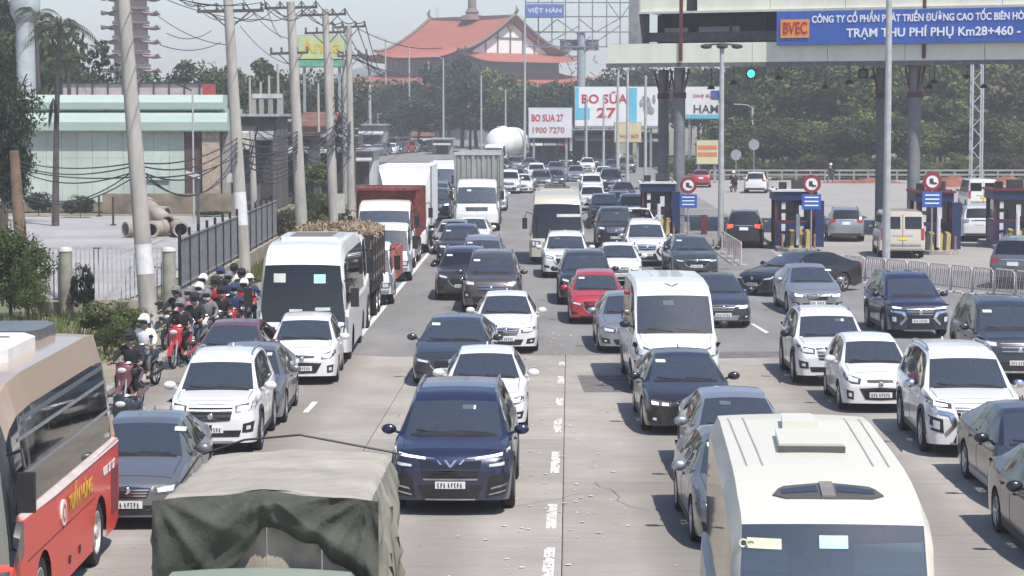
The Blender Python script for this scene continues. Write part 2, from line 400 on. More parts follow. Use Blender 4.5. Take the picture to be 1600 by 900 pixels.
S2 = lambda pts: [(-x, z) for x, z in pts][::-1]
class Kind:
    """a vehicle type: list of (name, mesh, material role, location, sub-parts)"""
    def __init__(k, T):
        s = Shell(T); k.T = T; L, W, H = T['L'], T['W'], T['H']; hw = W/2; k.s = s; P = k.P = []
        def add(name, me, role, loc=(0, 0, 0), rot=(0, 0, 0), subs=()): P.append((name, me, role, loc, rot, subs))
        k.add = add
        add('body', s.sub(s.parts['body'], 'body'), 'paint')
        add('windscreen', s.sub(s.parts['ws'], 'windscreen'), 'glass')
        if s.parts['rg']: add('rear_window', s.sub(s.parts['rg'], 'rear_window'), 'tint')
        if s.parts['pil']: add('pillar', s.sub(s.parts['pil'], 'pillar'), T.get('pilmat', 'gloss'))
        for pair in s.wins:
            for fs in pair:
                if fs: add('side_window', s.sub(fs, 'side_window'), T.get('winmat', 'tint'))
        u = MB(); gc = T.get('gc', .2)
        u.box(0, 0, gc+.10, W-.52, L-.5, .16)
        for wy in s.wy:
            for sx in (-1, 1):
                x0 = sx*(hw-.04); x1 = sx*(hw-.30)
                u.lathe([(s.r+.05, x0), (s.r+.05, x1), (.02, x1)], 14, 'X', (0, wy-L/2, s.r), 0, math.pi)
        add('underbody', u.mesh('underbody'), 'under')
        tw, rm = get_wheels(s.r, T.get('ww', .21), T.get('spokes', 5), T.get('truck', False))
        for wy in s.wy:
            for sx in (-1, 1):
                add('wheel', tw, 'tyre', (sx*(hw-.11-T.get('winset', 0)), wy-L/2, s.r), (random.random(), 0, 0 if sx > 0 else math.pi), [('rim', rm, T.get('rim', 'rim'))])
        # front
        Z = T['face']
        for p in Z:
            name, role, top, bot = p[:4]; o = p[4] if len(p) > 4 else {}
            fc = o.get('face', 'F'); sides = (1, -1) if o.get('sym') else (1,)
            if o.get('one'):
                mb = MB()
                for sg in (1, -1): s.patch([(x*sg, z) for x, z in top], [(x*sg, z) for x, z in bot], fc, o.get('n', 9), o.get('m', 3), o.get('off', .01), mb=mb)
                add(name, mb.mesh(name, True), role); continue
            for sg in sides:
                tt, bb = top, bot
                if sg < 0: tt = [(-x, z) for x, z in top]; bb = [(-x, z) for x, z in bot]
                me = s.patch(tt, bb, fc, o.get('n', 9), o.get('m', 3), o.get('off', .01)).mesh(name, True)
                subs = []
                for q in o.get('sub', ()):
                    st, sb = q[2], q[3]
                    if sg < 0: st = [(-x, z) for x, z in st]; sb = [(-x, z) for x, z in sb]
                    subs.append((q[0], s.patch(st, sb, fc, 7, 3, o.get('off', .01)+.006).mesh(q[0], True), q[1]))
                add(name, me, role, subs=subs)
        # slats across the grille
        # side: seams, handles, sill
        for a, b, z in T.get('seams', []):
            for fc in 'LR':
                add('door_seam', s.patch([(a-.007, b), (a-.007, b-.001)], [(a+.007, z), (a+.007, z-.001)], fc, 2, 2, .001).mesh('door_seam') if False else s.patch([(a-.008, b), (a+.008, b)], [(a-.008, z), (a+.008, z)], fc, 2, 7, .003).mesh('door_seam', True), 'black')
        for a, z in T.get('handles', []):
            for sx in (-1, 1):
                h = s.cast((3*sx, a, z), (-sx, 0, 0)); x = h.x if h else sx*hw*.97
                mb = MB(); mb.box(x+sx*.018, a-L/2, z, .03, .19, .032); add('door_handle', mb.mesh('door_handle'), T.get('handlemat', 'paint'))
        if T.get('sill', True):
            for fc in 'LR':
                a, b = s.wy[0]+s.r+.10, s.wy[-1]-s.r-.10
                add('side_sill', s.patch([(a, gc+.13), (b, gc+.13)], [(a, gc+.012), (b, gc+.012)], fc, 6, 2, .012).mesh('side_sill', True), T.get('sillmat', 'black'))
        if T.get('cladding'):
            for fc in 'LR':
                for wy in s.wy:
                    top = []; bot = []
                    for q in range(0, 13):
                        an = math.pi*(1-q/12); top.append((wy+(s.r+.14)*math.cos(an), s.r+(s.r+.14)*math.sin(an)*.98)); bot.append((wy+(s.r+.062)*math.cos(an), s.r+(s.r+.062)*math.sin(an)))
                    add('wheel_arch_trim', s.patch(top, bot, fc, 13, 2, .012).mesh('wheel_arch_trim', True), 'black')
        # mirrors
        if T.get('mirrors', True):
            tm = T.get('mirror_t', T['marks'][0]+.40); zm = T.get('mirror_z', pl(T['belt'], tm)+.10)
            for sx in (-1, 1):
                mb = MB(); mb.ball((sx*(hw+.10), tm-L/2, zm), (.125, .07, .085), 12, 7); mb.bar((sx*(hw-.08), tm-L/2, zm-.06), (sx*(hw+.05), tm-L/2, zm-.02), .06, .04)
                gm = MB(); gm.box(sx*(hw+.105), tm-L/2+.062, zm, .17, .012, .11)
                add('mirror', mb.mesh('mirror', True, 60), T.get('mirrormat', 'paint'), subs=[('mirror_glass', gm.mesh('mirror_glass'), 'chrome')])
        if T['marks'][0] > .6 and T.get('emblem', True):
            zz = T.get('emb_z', pl(T['top'], .03)*.93); h = s.cast((0, -3, zz), (0, 1, 0)); yy0 = (h.y if h else 0)-.02-L/2
            add('emblem', MB().lathe([(.001, yy0-.012), (.045, yy0-.008), (.055, yy0), (.05, yy0+.03)], 12, 'Y', (0, 0, zz)).mesh('emblem', True), 'chrome')
        if T['marks'][0] > .6:
            t1 = T['marks'][0]-.06
            for sg in (-1, 1):
                add('bonnet_seam', s.patch([(sg*.80-.006, t1), (sg*.80+.006, t1)], [(sg*.76-.006, .32), (sg*.76+.006, .32)], 'U', 2, 6, .003).mesh('bonnet_seam', True), 'black')
            add('bonnet_seam', s.patch([(-.74, .20), (.74, .20)], [(-.74, .19), (.74, .19)], 'U', 9, 2, .003).mesh('bonnet_seam', True), 'black')
            add('cowl_panel', s.patch([(-.70, t1+.05), (.70, t1+.05)], [(-.70, t1-.03), (.70, t1-.03)], 'U', 9, 2, .006).mesh('cowl_panel', True), 'black')
        # wipers
        tc, tr = T['marks'][:2]; zc, zr = pl(T['top'], tc), pl(T['top'], tr)
        if T.get('wipers', True):
            for x0, x1 in ((-.62, -.05), (.02, .58)):
                lerp = lambda q: zc+(zr-zc)*q
                za, zb_ = lerp(.06), lerp(.13)
                add('wiper', s.patch([(x0, zb_+.015), (x1, za+.015)], [(x0, zb_), (x1, za)], 'F', 6, 2, .02).mesh('wiper'), 'black')
        # number plate
        zp, zq = T.get('plate_z', .38), T.get('plate_w', .235)
        pm = s.patch([(-zq/hw, zp+.055), (zq/hw, zp+.055)], [(-zq/hw, zp-.055), (zq/hw, zp-.055)], 'F', 5, 2, .02).mesh('number_plate')
        ym = s.cast((0, -3, zp), (0, 1, 0)); yy = (ym.y if ym else 0)-.024-L/2
        ink = MB()
        x = -zq+.03
        for c in range(9):
            if c in (3,): x += .02; continue
            wd = .034
            ink.box(x+wd/2, yy, zp+.0, wd*.35, .004, .07); 
            ink.box(x+wd*.7, yy, zp+(.025 if c % 2 else -.028), wd*.5, .004, .014)
            ink.box(x+wd*.5, yy, zp+(.0 if c % 3 else .03), wd*.7, .004, .012)
            x += wd+.014
        add('number_plate', pm, T.get('platemat', 'plate'), subs=[('lettering', ink.mesh('lettering'), 'ink')])
        # cabin
        if T.get('cabin', True):
            zb0 = pl(T['belt'], tc+.3); rows = T.get('seatrows', [tc+1.35, tc+2.15])
            mb = MB(); mb.box(0, tc+.33-L/2, min(zb0, zc)-.10, W*.80, .5, .14); mb.tube([( -.36+.17*math.cos(a), tc+.70-L/2+.03*math.sin(a), zb0-.02+.17*math.sin(a)) for a in [q*math.pi/6 for q in range(13)]], .014, 5)
            add('dashboard', mb.mesh('dashboard', True), 'dash')
            for sr in rows:
                for x in ((-.36, .36) if W < 1.95 else (-.62, -.1, .5)):
                    mb = MB(); zt = T.get('seat_z', zb0-.02)
                    mb.box(x, sr-L/2, zt-.15, .46, .12, .55, rx=-.18); mb.box(x, sr-L/2+.06, zt+.2, .24, .09, .17, rx=-.1); mb.box(x, sr-.28-L/2, zt-.45, .46, .5, .14)
                    add('seat', mb.mesh('seat', True), 'seat')
        for ex in T.get('extras', []): ex(k, s, add)
    def make(k, name, label, cat, loc, rz, paintm, group=None, over=None, skip=(), scale=1.0):
        root = empty(name, loc, rz); tag(root, label, cat, group); over = over or {}; root.scale = (scale,)*3; nost = random.random() < .4
        for (nm, me, role, l, r, subs) in k.P:
            if nm in skip or (nost and nm == 'windscreen_sticker'): continue
            if nm == 'windscreen_sticker' and random.random() < .5: l = (l[0]+random.uniform(.1, 1.1), l[1]-.004, l[2]-.0)
            role = over.get(nm, role)
            m = paintm if role == 'paint' else (M[role] if isinstance(role, str) else role)
            o = inst(nm, me, m, root, l, r)
            for sn, sm, sr in subs:
                sr = over.get(sn, sr); inst(sn, sm, paintm if sr == 'paint' else (M[sr] if isinstance(sr, str) else sr), o)
        return root

def rails(k, s, add):
    T = k.T; L = T['L']; tr, tq = T['marks'][1], T['marks'][2]; x = T['W']/2*T['roof']-.06
    for sx in (-1, 1):
        pts = []
        for q in range(9):
            t = tr+.3+(tq-tr-.4)*q/8; h = s.cast((sx*x, t, 5), (0, 0, -1)); z = (h.z if h else T['H'])+(.045 if 0 < q < 8 else .0); pts.append((sx*x, t-L/2, z))
        add('roof_rail', MB().tube(pts, .018, 6).mesh('roof_rail', True), T.get('railmat', 'rim'))
def fin(k, s, add):
    T = k.T; t = T['marks'][2]-.15; h = s.cast((0, t, 5), (0, 0, -1)); z = h.z if h else T['H']
    m = Matrix(((0, 0, 1, 0), (1, 0, 0, t-T['L']/2), (0, 1, 0, z), (0, 0, 0, 1)))
    add('antenna_fin', MB().prism([(-.09, -.01), (.07, -.01), (.05, .06), (.03, .06)], -.012, .012, m).mesh('antenna_fin'), 'paint')
def stickers(k, s, add):
    T = k.T; tc, tr = T['marks'][:2]; zc, zr = pl(T['top'], tc), pl(T['top'], tr); H = lambda q: zc+(zr-zc)*q; f = T.get('wsx', .72)
    add('windscreen_sticker', s.patch([(-f*.85, H(.86)), (-f*.55, H(.86))], [(-f*.85, H(.74)), (-f*.55, H(.74))], 'F', 4, 2, .012).mesh('windscreen_sticker'), 'paper')
    mb = MB(); h = s.cast((0, -3, H(.80)), (0, 1, 0)); y = (h.y if h else tc)+.07-T['L']/2
    mb.box(0, y, H(.80), .22, .03, .06); add('rear_view_mirror', mb.mesh('rear_view_mirror'), 'black')
def rear_set(k, s, add):
    T = k.T; z = T.get('tail_z', .85); hw = T['W']/2
    for sg in (1, -1):
        top = [(.55, z+.10), (.93, z+.12)]; bot = [(.58, z-.04), (.93, z-.10)]
        if T.get('tall_tail'): top = [(.78, z+.35), (.93, z+.35)]; bot = [(.80, z-.15), (.94, z-.15)]
        add('tail_lamp', s.patch([(x*sg, q) for x, q in top], [(x*sg, q) for x, q in bot], 'B', 6, 4, .012).mesh('tail_lamp', True), 'red')
    add('rear_bumper', s.patch([(-.86, .42), (.86, .42)], [(-.82, .28), (.82, .28)], 'B', 9, 3, .02).mesh('rear_bumper', True), 'black')
    add('rear_number_plate', s.patch([(-.2/hw, z-.02), (.2/hw, z-.02)], [(-.2/hw, z-.16), (.2/hw, z-.16)], 'B', 4, 2, .02).mesh('rear_number_plate'), T.get('rplate', 'plate'))
    add('garnish', s.patch([(-.45, z+.07), (.45, z+.07)], [(-.45, z+.035), (.45, z+.035)], 'B', 6, 2, .02).mesh('garnish'), 'chrome')

def grille_slats(z0, z1, w0, w1, n, role='chrome'):
    out = []
    for i in range(n):
        q = (i+.5)/n; z = z1+(z0-z1)*q; wd = w1+(w0-w1)*q
        out.append(('slat', role, [(-wd, z+.011), (wd, z+.011)], [(-wd, z-.011), (wd, z-.011)]))
    return out
def face_std(zh, style='sedan', slat='chrome', lamp='lampdark', inner='lamp', chrome=True):
    """front face pieces; zh is the bonnet leading-edge height"""
    z = lambda f: zh*f; o = []
    if style == 'sedan':
        o.append(('grille', 'black', [(-.42, z(.90)), (0, z(.93)), (.42, z(.90))], [(-.34, z(.70)), (0, z(.68)), (.34, z(.70))], {'sub': grille_slats(z(.71), z(.89), .33, .39, 3, slat)}))
        o.append(('headlight', lamp, [(.46, z(.92)), (.7, z(.97)), (.97, z(1.02))], [(.48, z(.78)), (.75, z(.80)), (.95, z(.88))], {'sym': 1, 'sub': [('reflector', inner, [(.52, z(.90)), (.82, z(.95))], [(.54, z(.81)), (.80, z(.84))])]}))
        o.append(('lower_intake', 'black', [(-.55, z(.54)), (.55, z(.54))], [(-.46, z(.34)), (.46, z(.34))]))
        o.append(('fog_lamp', 'black', [(.66, z(.56)), (.90, z(.60))], [(.62, z(.38)), (.86, z(.40))], {'sym': 1, 'sub': [('bulb', 'lamp', [(.74, z(.51)), (.82, z(.52))], [(.74, z(.45)), (.82, z(.46))])]}))
        if chrome: o.append(('chrome_strip', 'chrome', [(-.44, z(.945)), (0, z(.975)), (.44, z(.945))], [(-.44, z(.915)), (0, z(.94)), (.44, z(.915))]))
    elif style == 'mazda':
        o.append(('grille', 'gloss', [(-.46, z(.92)), (0, z(.95)), (.46, z(.92))], [(-.36, z(.58)), (0, z(.52)), (.36, z(.58))], {'sub': grille_slats(z(.60), z(.90), .34, .42, 4, 'black')}))
        o.append(('chrome_strip', 'chrome', [(-.50, z(.74)), (-.42, z(.62)), (-.36, z(.56)), (0, z(.50)), (.36, z(.56)), (.42, z(.62)), (.50, z(.74))], [(-.52, z(.71)), (-.43, z(.57)), (-.36, z(.51)), (0, z(.45)), (.36, z(.51)), (.43, z(.57)), (.52, z(.71))], {'n': 13}))
        o.append(('headlight', 'lampdark', [(.50, z(.86)), (.75, z(.92)), (.97, z(1.0))], [(.50, z(.76)), (.75, z(.80)), (.95, z(.90))], {'sym': 1, 'sub': [('reflector', inner, [(.56, z(.85)), (.84, z(.91))], [(.56, z(.79)), (.82, z(.84))])]}))
        o.append(('lower_intake', 'black', [(-.62, z(.36)), (.62, z(.36))], [(-.5, z(.26)), (.5, z(.26))]))
        o.append(('fog_lamp', 'black', [(.68, z(.50)), (.9, z(.54))], [(.66, z(.42)), (.88, z(.44))], {'sym': 1}))
    elif style == 'suv':
        o.append(('grille', 'black', [(-.50, z(.96)), (0, z(.98)), (.50, z(.96))], [(-.42, z(.68)), (0, z(.66)), (.42, z(.68))], {'sub': grille_slats(z(.69), z(.95), .43, .48, 3, slat)}))
        o.append(('headlight', lamp, [(.52, z(.95)), (.75, z(.98)), (.98, z(1.02))], [(.53, z(.82)), (.76, z(.83)), (.97, z(.90))], {'sym': 1, 'sub': [('reflector', inner, [(.57, z(.93)), (.86, z(.96))], [(.57, z(.85)), (.84, z(.87))])]}))
        o.append(('lower_intake', 'black', [(-.66, z(.50)), (.66, z(.50))], [(-.58, z(.26)), (.58, z(.26))]))
        o.append(('skid_plate', 'rim', [(-.50, z(.30)), (.50, z(.30))], [(-.42, z(.22)), (.42, z(.22))], {'off': .022}))
        o.append(('fog_lamp', 'black', [(.70, z(.62)), (.93, z(.66))], [(.68, z(.46)), (.90, z(.46))], {'sym': 1, 'sub': [('bulb', 'lamp', [(.77, z(.58)), (.86, z(.59))], [(.77, z(.51)), (.86, z(.52))])]}))
    elif style == 'lux':   # two-stage lamps, V emblem, wide chrome line
        o.append(('grille', 'gloss', [(-.50, z(.88)), (-.2, z(.86)), (0, z(.78)), (.2, z(.86)), (.50, z(.88))], [(-.44, z(.62)), (0, z(.60)), (.44, z(.62))], {'n': 13, 'sub': grille_slats(z(.63), z(.76), .43, .46, 3, 'black')}))
        o.append(('headlight', 'drl', [(.40, z(.925)), (.70, z(.96)), (.97, z(1.01))], [(.40, z(.895)), (.70, z(.925)), (.96, z(.97))], {'sym': 1}))
        o.append(('emblem', 'chrome', [(.40, z(.93)), (.25, z(.915)), (.17, z(.82))], [(.40, z(.905)), (.21, z(.895)), (.13, z(.82))], {'one': 1, 'n': 7}))
        o.append(('emblem', 'chrome', [(.105, z(.885)), (.01, z(.77))], [(.065, z(.885)), (-.01, z(.80))], {'one': 1, 'n': 4}))
        o.append(('fog_lamp', 'black', [(.58, z(.84)), (.93, z(.88))], [(.58, z(.76)), (.90, z(.77))], {'sym': 1, 'sub': [('reflector', 'lamp', [(.62, z(.82)), (.86, z(.85))], [(.62, z(.785)), (.86, z(.80))])]}))
        o.append(('chrome_strip', 'rim', [(-.44, z(.60)), (.44, z(.60))], [(-.42, z(.575)), (.42, z(.575))]))
        o.append(('lower_intake', 'black', [(-.52, z(.50)), (.52, z(.50))], [(-.42, z(.26)), (.42, z(.26))], {'sub': [('trim', 'rim', [(-.40, z(.285)), (.40, z(.285))], [(-.40, z(.265)), (.40, z(.265))])]}))
        o.append(('side_intake', 'black', [(.62, z(.64)), (.92, z(.68))], [(.56, z(.30)), (.90, z(.36))], {'sym': 1, 'sub': [('trim', 'rim', [(.66, z(.46)), (.90, z(.52))], [(.64, z(.43)), (.90, z(.49))]), ('trim', 'rim', [(.62, z(.36)), (.88, z(.42))], [(.61, z(.335)), (.88, z(.395))])]}))
    elif style == 'shield':  # bright C-shaped chrome face
        o.append(('grille', 'black', [(-.48, z(.94)), (0, z(.95)), (.48, z(.94))], [(-.36, z(.66)), (0, z(.64)), (.36, z(.66))], {'sub': grille_slats(z(.68), z(.92), .38, .46, 3, 'chrome')}))
        o.append(('headlight', 'lampdark', [(.52, z(.94)), (.98, z(1.0))], [(.52, z(.86)), (.97, z(.90))], {'sym': 1, 'sub': [('reflector', 'drl', [(.60, z(.925)), (.86, z(.955))], [(.60, z(.89)), (.86, z(.90))])]}))
        o.append(('chrome_strip', 'chrome', [(.98, z(.86)), (.50, z(.80)), (.40, z(.60)), (.62, z(.40))], [(.98, z(.80)), (.58, z(.74)), (.50, z(.60)), (.66, z(.45))], {'sym': 1, 'n': 11, 'off': .02}))
        o.append(('lower_intake', 'black', [(-.38, z(.52)), (.38, z(.52))], [(-.50, z(.28)), (.50, z(.28))]))
        o.append(('fog_lamp', 'black', [(.70, z(.68)), (.94, z(.72))], [(.68, z(.44)), (.92, z(.48))], {'sym': 1, 'sub': [('bulb', 'lamp', [(.76, z(.64)), (.88, z(.66))], [(.76, z(.50)), (.88, z(.52))])]}))
        o.append(('skid_plate', 'rim', [(-.55, z(.28)), (.55, z(.28))], [(-.45, z(.21)), (.45, z(.21))], {'off': .022}))
    elif style == 'hatch':
        o.append(('grille', 'black', [(-.36, z(.93)), (0, z(.95)), (.36, z(.93))], [(-.34, z(.87)), (0, z(.86)), (.34, z(.87))]))
        o.append(('headlight', lamp, [(.50, z(.96)), (.70, z(1.03)), (.97, z(1.10))], [(.54, z(.82)), (.78, z(.84)), (.97, z(.98))], {'sym': 1, 'n': 11, 'sub': [('reflector', inner, [(.58, z(.96)), (.84, z(1.03))], [(.60, z(.86)), (.82, z(.90))])]}))
        o.append(('lower_intake', 'black', [(-.55, z(.70)), (0, z(.73)), (.55, z(.70))], [(-.40, z(.40)), (0, z(.38)), (.40, z(.40))], {'n': 11, 'sub': grille_slats(z(.43), z(.66), .38, .46, 3, 'gloss')}))
        o.append(('fog_lamp', 'black', [(.70, z(.62)), (.88, z(.66))], [(.70, z(.40)), (.86, z(.42))], {'sym': 1, 'sub': [('bulb', 'lamp', [(.75, z(.57)), (.83, z(.58))], [(.75, z(.47)), (.83, z(.48))])]}))
    return o

def side_info(belt, tc, tr, tq, L, wy, fr, gc=.2, rows=2):
    pass
KINDS_ = {}
def K(name, **T):
    KINDS_[name] = Kind(T); return KINDS_[name]

def sedan(name, L=4.5, W=1.78, H=1.46, zh=.72, style='sedan', **kw):
    d = L-4.55
    top = [(0, .60), (.03, .66), (.07, .70), (.14, .735), (.3, .80), (.6, .865), (.95, .925), (1.2, .96), (1.98+d*.3, 1.38), (2.2+d*.3, 1.435), (2.7+d*.3, 1.46), (3.1+d*.5, 1.44), (3.35+d*.5, 1.40), (4.0+d, 1.09), (4.3+d, 1.06), (4.45+d, 1.02), (4.5+d, .95), (4.55+d, .80)]
    top = [(t, z*H/1.46) for t, z in top]
    wb = L*.585; f = .86
    T = dict(L=L, W=W, H=H, top=top, marks=(1.2, 1.98+d*.3, 3.35+d*.5, 4.0+d), gc=.17, wr=.325, wheels=(f, f+wb), belt=[(0, .60), (1.2, .90*H/1.46), (3.4, .95*H/1.46), (L, .95*H/1.46)], roof=.66,
             windows=[(1.30, 2.42+d*.4), (2.50+d*.4, 3.36+d*.5)], face=face_std(zh, style), seams=[(1.25, .86, .25), (2.46+d*.4, .90, .25)], handles=[(2.25+d*.4, .80), (3.15+d*.4, .82)], extras=[stickers, fin, rear_set], tail_z=.88, plate_z=.40)
    T.update(kw); return K(name, **T)
def suv(name, L=4.6, W=1.84, H=1.70, zh=.98, style='suv', **kw):
    d = L-4.7; s_ = H/1.72
    top = [(0, .70), (.03, .80), (.07, .87), (.13, .94), (.25, 1.0), (.5, 1.045), (.85, 1.08), (1.12, 1.10), (1.78, 1.56), (2.0, 1.66), (2.4, 1.71), (3.0, 1.72), (3.8+d, 1.69), (4.32+d, 1.62), (4.62+d, 1.16), (4.66+d, 1.05), (4.69+d, .95), (4.7+d, .80)]
    top = [(t, z*s_) for t, z in top]; f = .88; wb = L*.59
    T = dict(L=L, W=W, H=H, top=top, marks=(1.12, 1.78, 4.32+d, 4.62+d), gc=.22, wr=.365, ww=.235, wheels=(f, f+wb), belt=[(0, .70), (1.1, 1.02*s_), (4.3+d, 1.10*s_), (L, 1.05*s_)], roof=.72,
             windows=[(1.22, 2.36), (2.44, 3.38+d*.5), (3.50+d*.5, 4.05+d)], face=face_std(zh, style), seams=[(1.16, .98, .32), (2.40, 1.0, .32), (3.35+d*.5, 1.02, .75)], handles=[(2.18, .93), (3.12+d*.4, .96)], extras=[stickers, fin, rails, rear_set], tail_z=1.0, plate_z=.50, cladding=True, wsx=.74, seatrows=[2.4, 3.2])
    T.update(kw); return K(name, **T)
def hatch(name, L=3.75, W=1.66, H=1.50, zh=.74, style='hatch', **kw):
    d = L-3.75; s_ = H/1.5
    top = [(0, .58), (.03, .66), (.07, .72), (.14, .79), (.3, .86), (.6, .93), (.88, .98), (1.58, 1.38), (1.8, 1.46), (2.2, 1.50), (2.8+d, 1.48), (3.3+d, 1.41), (3.62+d, 1.02), (3.69+d, .92), (3.73+d, .82), (3.75+d, .70)]
    top = [(t, z*s_) for t, z in top]; f = .76
    T = dict(L=L, W=W, H=H, top=top, marks=(.88, 1.58, 3.3+d, 3.62+d), gc=.18, wr=.30, ww=.19, wheels=(f, f+2.42+d*.7), belt=[(0, .6), (.9, .90*s_), (3.4+d, .99*s_), (L, .95*s_)], roof=.70,
             windows=[(1.0, 2.02), (2.10, 3.0+d)], face=face_std(zh, style), seams=[(.98, .86, .26), (2.06, .9, .26)], handles=[(1.85, .80), (2.75, .84)], extras=[stickers, rear_set], tail_z=.92, plate_z=.40, seatrows=[2.1, 2.8])
    T.update(kw); return K(name, **T)
sedan('sedan_city', 4.5, 1.72, 1.46); sedan('sedan_accent', 4.5, 1.73, 1.46, style='sedan')
sedan('sedan_mazda', 4.85, 1.84, 1.45, style='mazda', roof=.67)
sedan('sedan_bmw', 4.65, 1.82, 1.44, style='mazda', emblem=False, face=[
    ('grille', 'gloss', [(.03, .66), (.30, .66)], [(.04, .50), (.26, .50)], {'sym': 1, 'sub': [('slat', 'chrome', [(.03, .665), (.30, .665)], [(.03, .645), (.30, .645)])]}),
    ('headlight', 'lampdark', [(.40, .665), (.97, .73)], [(.42, .575), (.95, .63)], {'sym': 1, 'sub': [('reflector', 'drl', [(.47, .645), (.60, .655)], [(.47, .60), (.60, .605)]), ('reflector', 'drl', [(.68, .66), (.82, .68)], [(.68, .61), (.82, .625)])]}),
    ('lower_intake', 'black', [(-.5, .36), (.5, .36)], [(-.44, .22), (.44, .22)]),
    ('side_intake', 'black', [(.62, .42), (.92, .45)], [(.60, .24), (.90, .28)], {'sym': 1, 'sub': [('bulb', 'lamp', [(.72, .36), (.80, .37)], [(.72, .31), (.80, .32)])]})])
suv('suv_lux', 4.94, 1.96, 1.77, 1.0, 'lux', wr=.385, emblem=False)
suv('suv_cx5', 4.55, 1.84, 1.68, .96, 'mazda')
suv('suv_big', 4.85, 1.86, 1.83, 1.04, 'suv', wr=.38)
suv('suv_shield', 4.82, 1.83, 1.83, 1.06, 'shield', wr=.38, handlemat='chrome', mirrormat='chrome')
suv('suv_small', 4.35, 1.80, 1.64, .92, 'suv', face=face_std(.92, 'suv', 'rim'), seatrows=[2.3, 3.0])
suv('mpv_rush', 4.43, 1.70, 1.72, .98, 'suv', face=face_std(.98, 'suv', 'gloss'))
suv('mpv_xpander', 4.5, 1.76, 1.72, .94, 'shield')
hatch('hatch_i10'); hatch('hatch_mazda2', 4.05, 1.68, 1.49, .74, 'mazda')
hatch('hatch_morning', 3.6, 1.60, 1.50, .76)

def van_extras(k, s, add):
    stickers(k, s, add); rear_set(k, s, add)
    L = k.T['L']; mb = MB()
    for q in range(3): mb.box(-.35+.35*q, 3.75-L/2, k.T['H']+.004, .03, 2.2, .012)
    add('roof_rib', mb.mesh('roof_rib'), 'paint')
_vt = [(0, .82), (.03, .95), (.07, 1.03), (.13, 1.10), (.3, 1.18), (.6, 1.29), (.72, 1.32), (1.42, 2.13), (1.6, 2.27), (1.95, 2.40), (2.6, 2.46), (4.9, 2.46), (5.32, 2.40), (5.44, 1.35), (5.47, 1.2), (5.5, .80)]
van_face = lambda: [('grille', 'black', [(-.50, .98), (0, 1.0), (.50, .98)], [(-.44, .72), (0, .70), (.44, .72)], {'sub': grille_slats(.73, .96, .44, .48, 3, 'chrome')}),
    ('headlight', 'lampdark', [(.56, 1.02), (.8, 1.10), (.97, 1.16)], [(.56, .86), (.78, .86), (.95, .92)], {'sym': 1, 'sub': [('reflector', 'lamp', [(.62, 1.0), (.86, 1.06)], [(.62, .89), (.84, .90)])]}),
    ('lower_intake', 'black', [(-.62, .52), (.62, .52)], [(-.55, .34), (.55, .34)]), ('fog_lamp', 'black', [(.72, .60), (.9, .62)], [(.72, .50), (.9, .52)], {'sym': 1}),
    ('emblem', 'chrome', [(-.07, .90), (.07, .90)], [(-.07, .83), (.07, .83)], {'off': .03, 'n': 4}),
    ('roof_emblem', 'chrome', [(.015, 2.33), (.16, 2.37)], [(.0, 2.30), (.15, 2.35)], {'one': 1, 'n': 4})]
K('van', L=5.5, W=2.03, H=2.46, top=_vt, marks=(.72, 1.42, 5.32, 5.44), gc=.26, wr=.35, wheels=(.95, 4.25), belt=[(0, .8), (.7, 1.22), (5.5, 1.22)], roof=.86, REh=.86, rd=.12, re=.07,
  windows=[(.86, 1.85), (1.95, 3.0), (3.08, 4.1), (4.18, 5.15)], face=van_face(), seams=[(.85, 1.2, .4), (1.9, 2.2, .4), (3.04, 2.2, .4)], handles=[(1.72, 1.05), (2.1, 1.05)], extras=[van_extras], tail_z=1.1, tall_tail=True, plate_z=.60, mirrormat='black', mirror_z=1.5, mirror_t=1.0, seatrows=[1.9, 2.8, 3.7], seat_z=1.35,
  plan=[(0, .80), (.03, .86), (.08, .90), (.2, .94), (.6, .975), (1.2, 1), (4.9, 1), (5.4, .98), (5.5, .95)], bow=.16, rim='steelrim', wsx=.78)
K('van_old', L=4.9, W=1.98, H=2.05, top=[(0, .82), (.03, .95), (.07, 1.0), (.13, 1.06), (.4, 1.15), (.6, 1.2), (1.3, 1.85), (1.5, 1.97), (2.0, 2.04), (4.6, 2.04), (4.75, 2.0), (4.84, 1.3), (4.87, 1.1), (4.9, .70)], marks=(.6, 1.3, 4.75, 4.84), gc=.26, wr=.34, wheels=(.9, 3.9), belt=[(0, .8), (.6, 1.12), (4.9, 1.15)], roof=.86, REh=.84, rd=.10,
  windows=[(.75, 1.65), (1.75, 2.8), (2.88, 3.8), (3.88, 4.6)], face=van_face(), rearglass=False, extras=[rear_set], tail_z=.95, tall_tail=True, plan=[(0, .80), (.08, .90), (.2, .94), (.6, .98), (1.2, 1), (4.5, 1), (4.8, .99), (4.9, .97)], cabin=False, rplate='yplate', mirrormat='black', rim='steelrim')
KINDS_['van_old'].add  # rear door glass and seams
def _rear_doors(k, z0, z1, x0=.10, x1=.82):
    s = k.s
    for sg in (1, -1):
        k.add('rear_window', s.patch([(x0*sg, z1), (x1*sg, z1)], [(x0*sg, z0), (x1*sg, z0)], 'B', 6, 5, .012).mesh('rear_window', True), 'gloss')
    k.add('door_seam', s.patch([(-.012, z1+.1), (.012, z1+.1)], [(-.012, .5), (.012, .5)], 'B', 2, 8, .006).mesh('door_seam'), 'black')
    k.add('rear_step', s.patch([(-.8, .62), (.8, .62)], [(-.8, .56), (.8, .56)], 'B', 8, 2, .03).mesh('rear_step'), 'rim')
_rear_doors(KINDS_['van_old'], 1.28, 1.80)

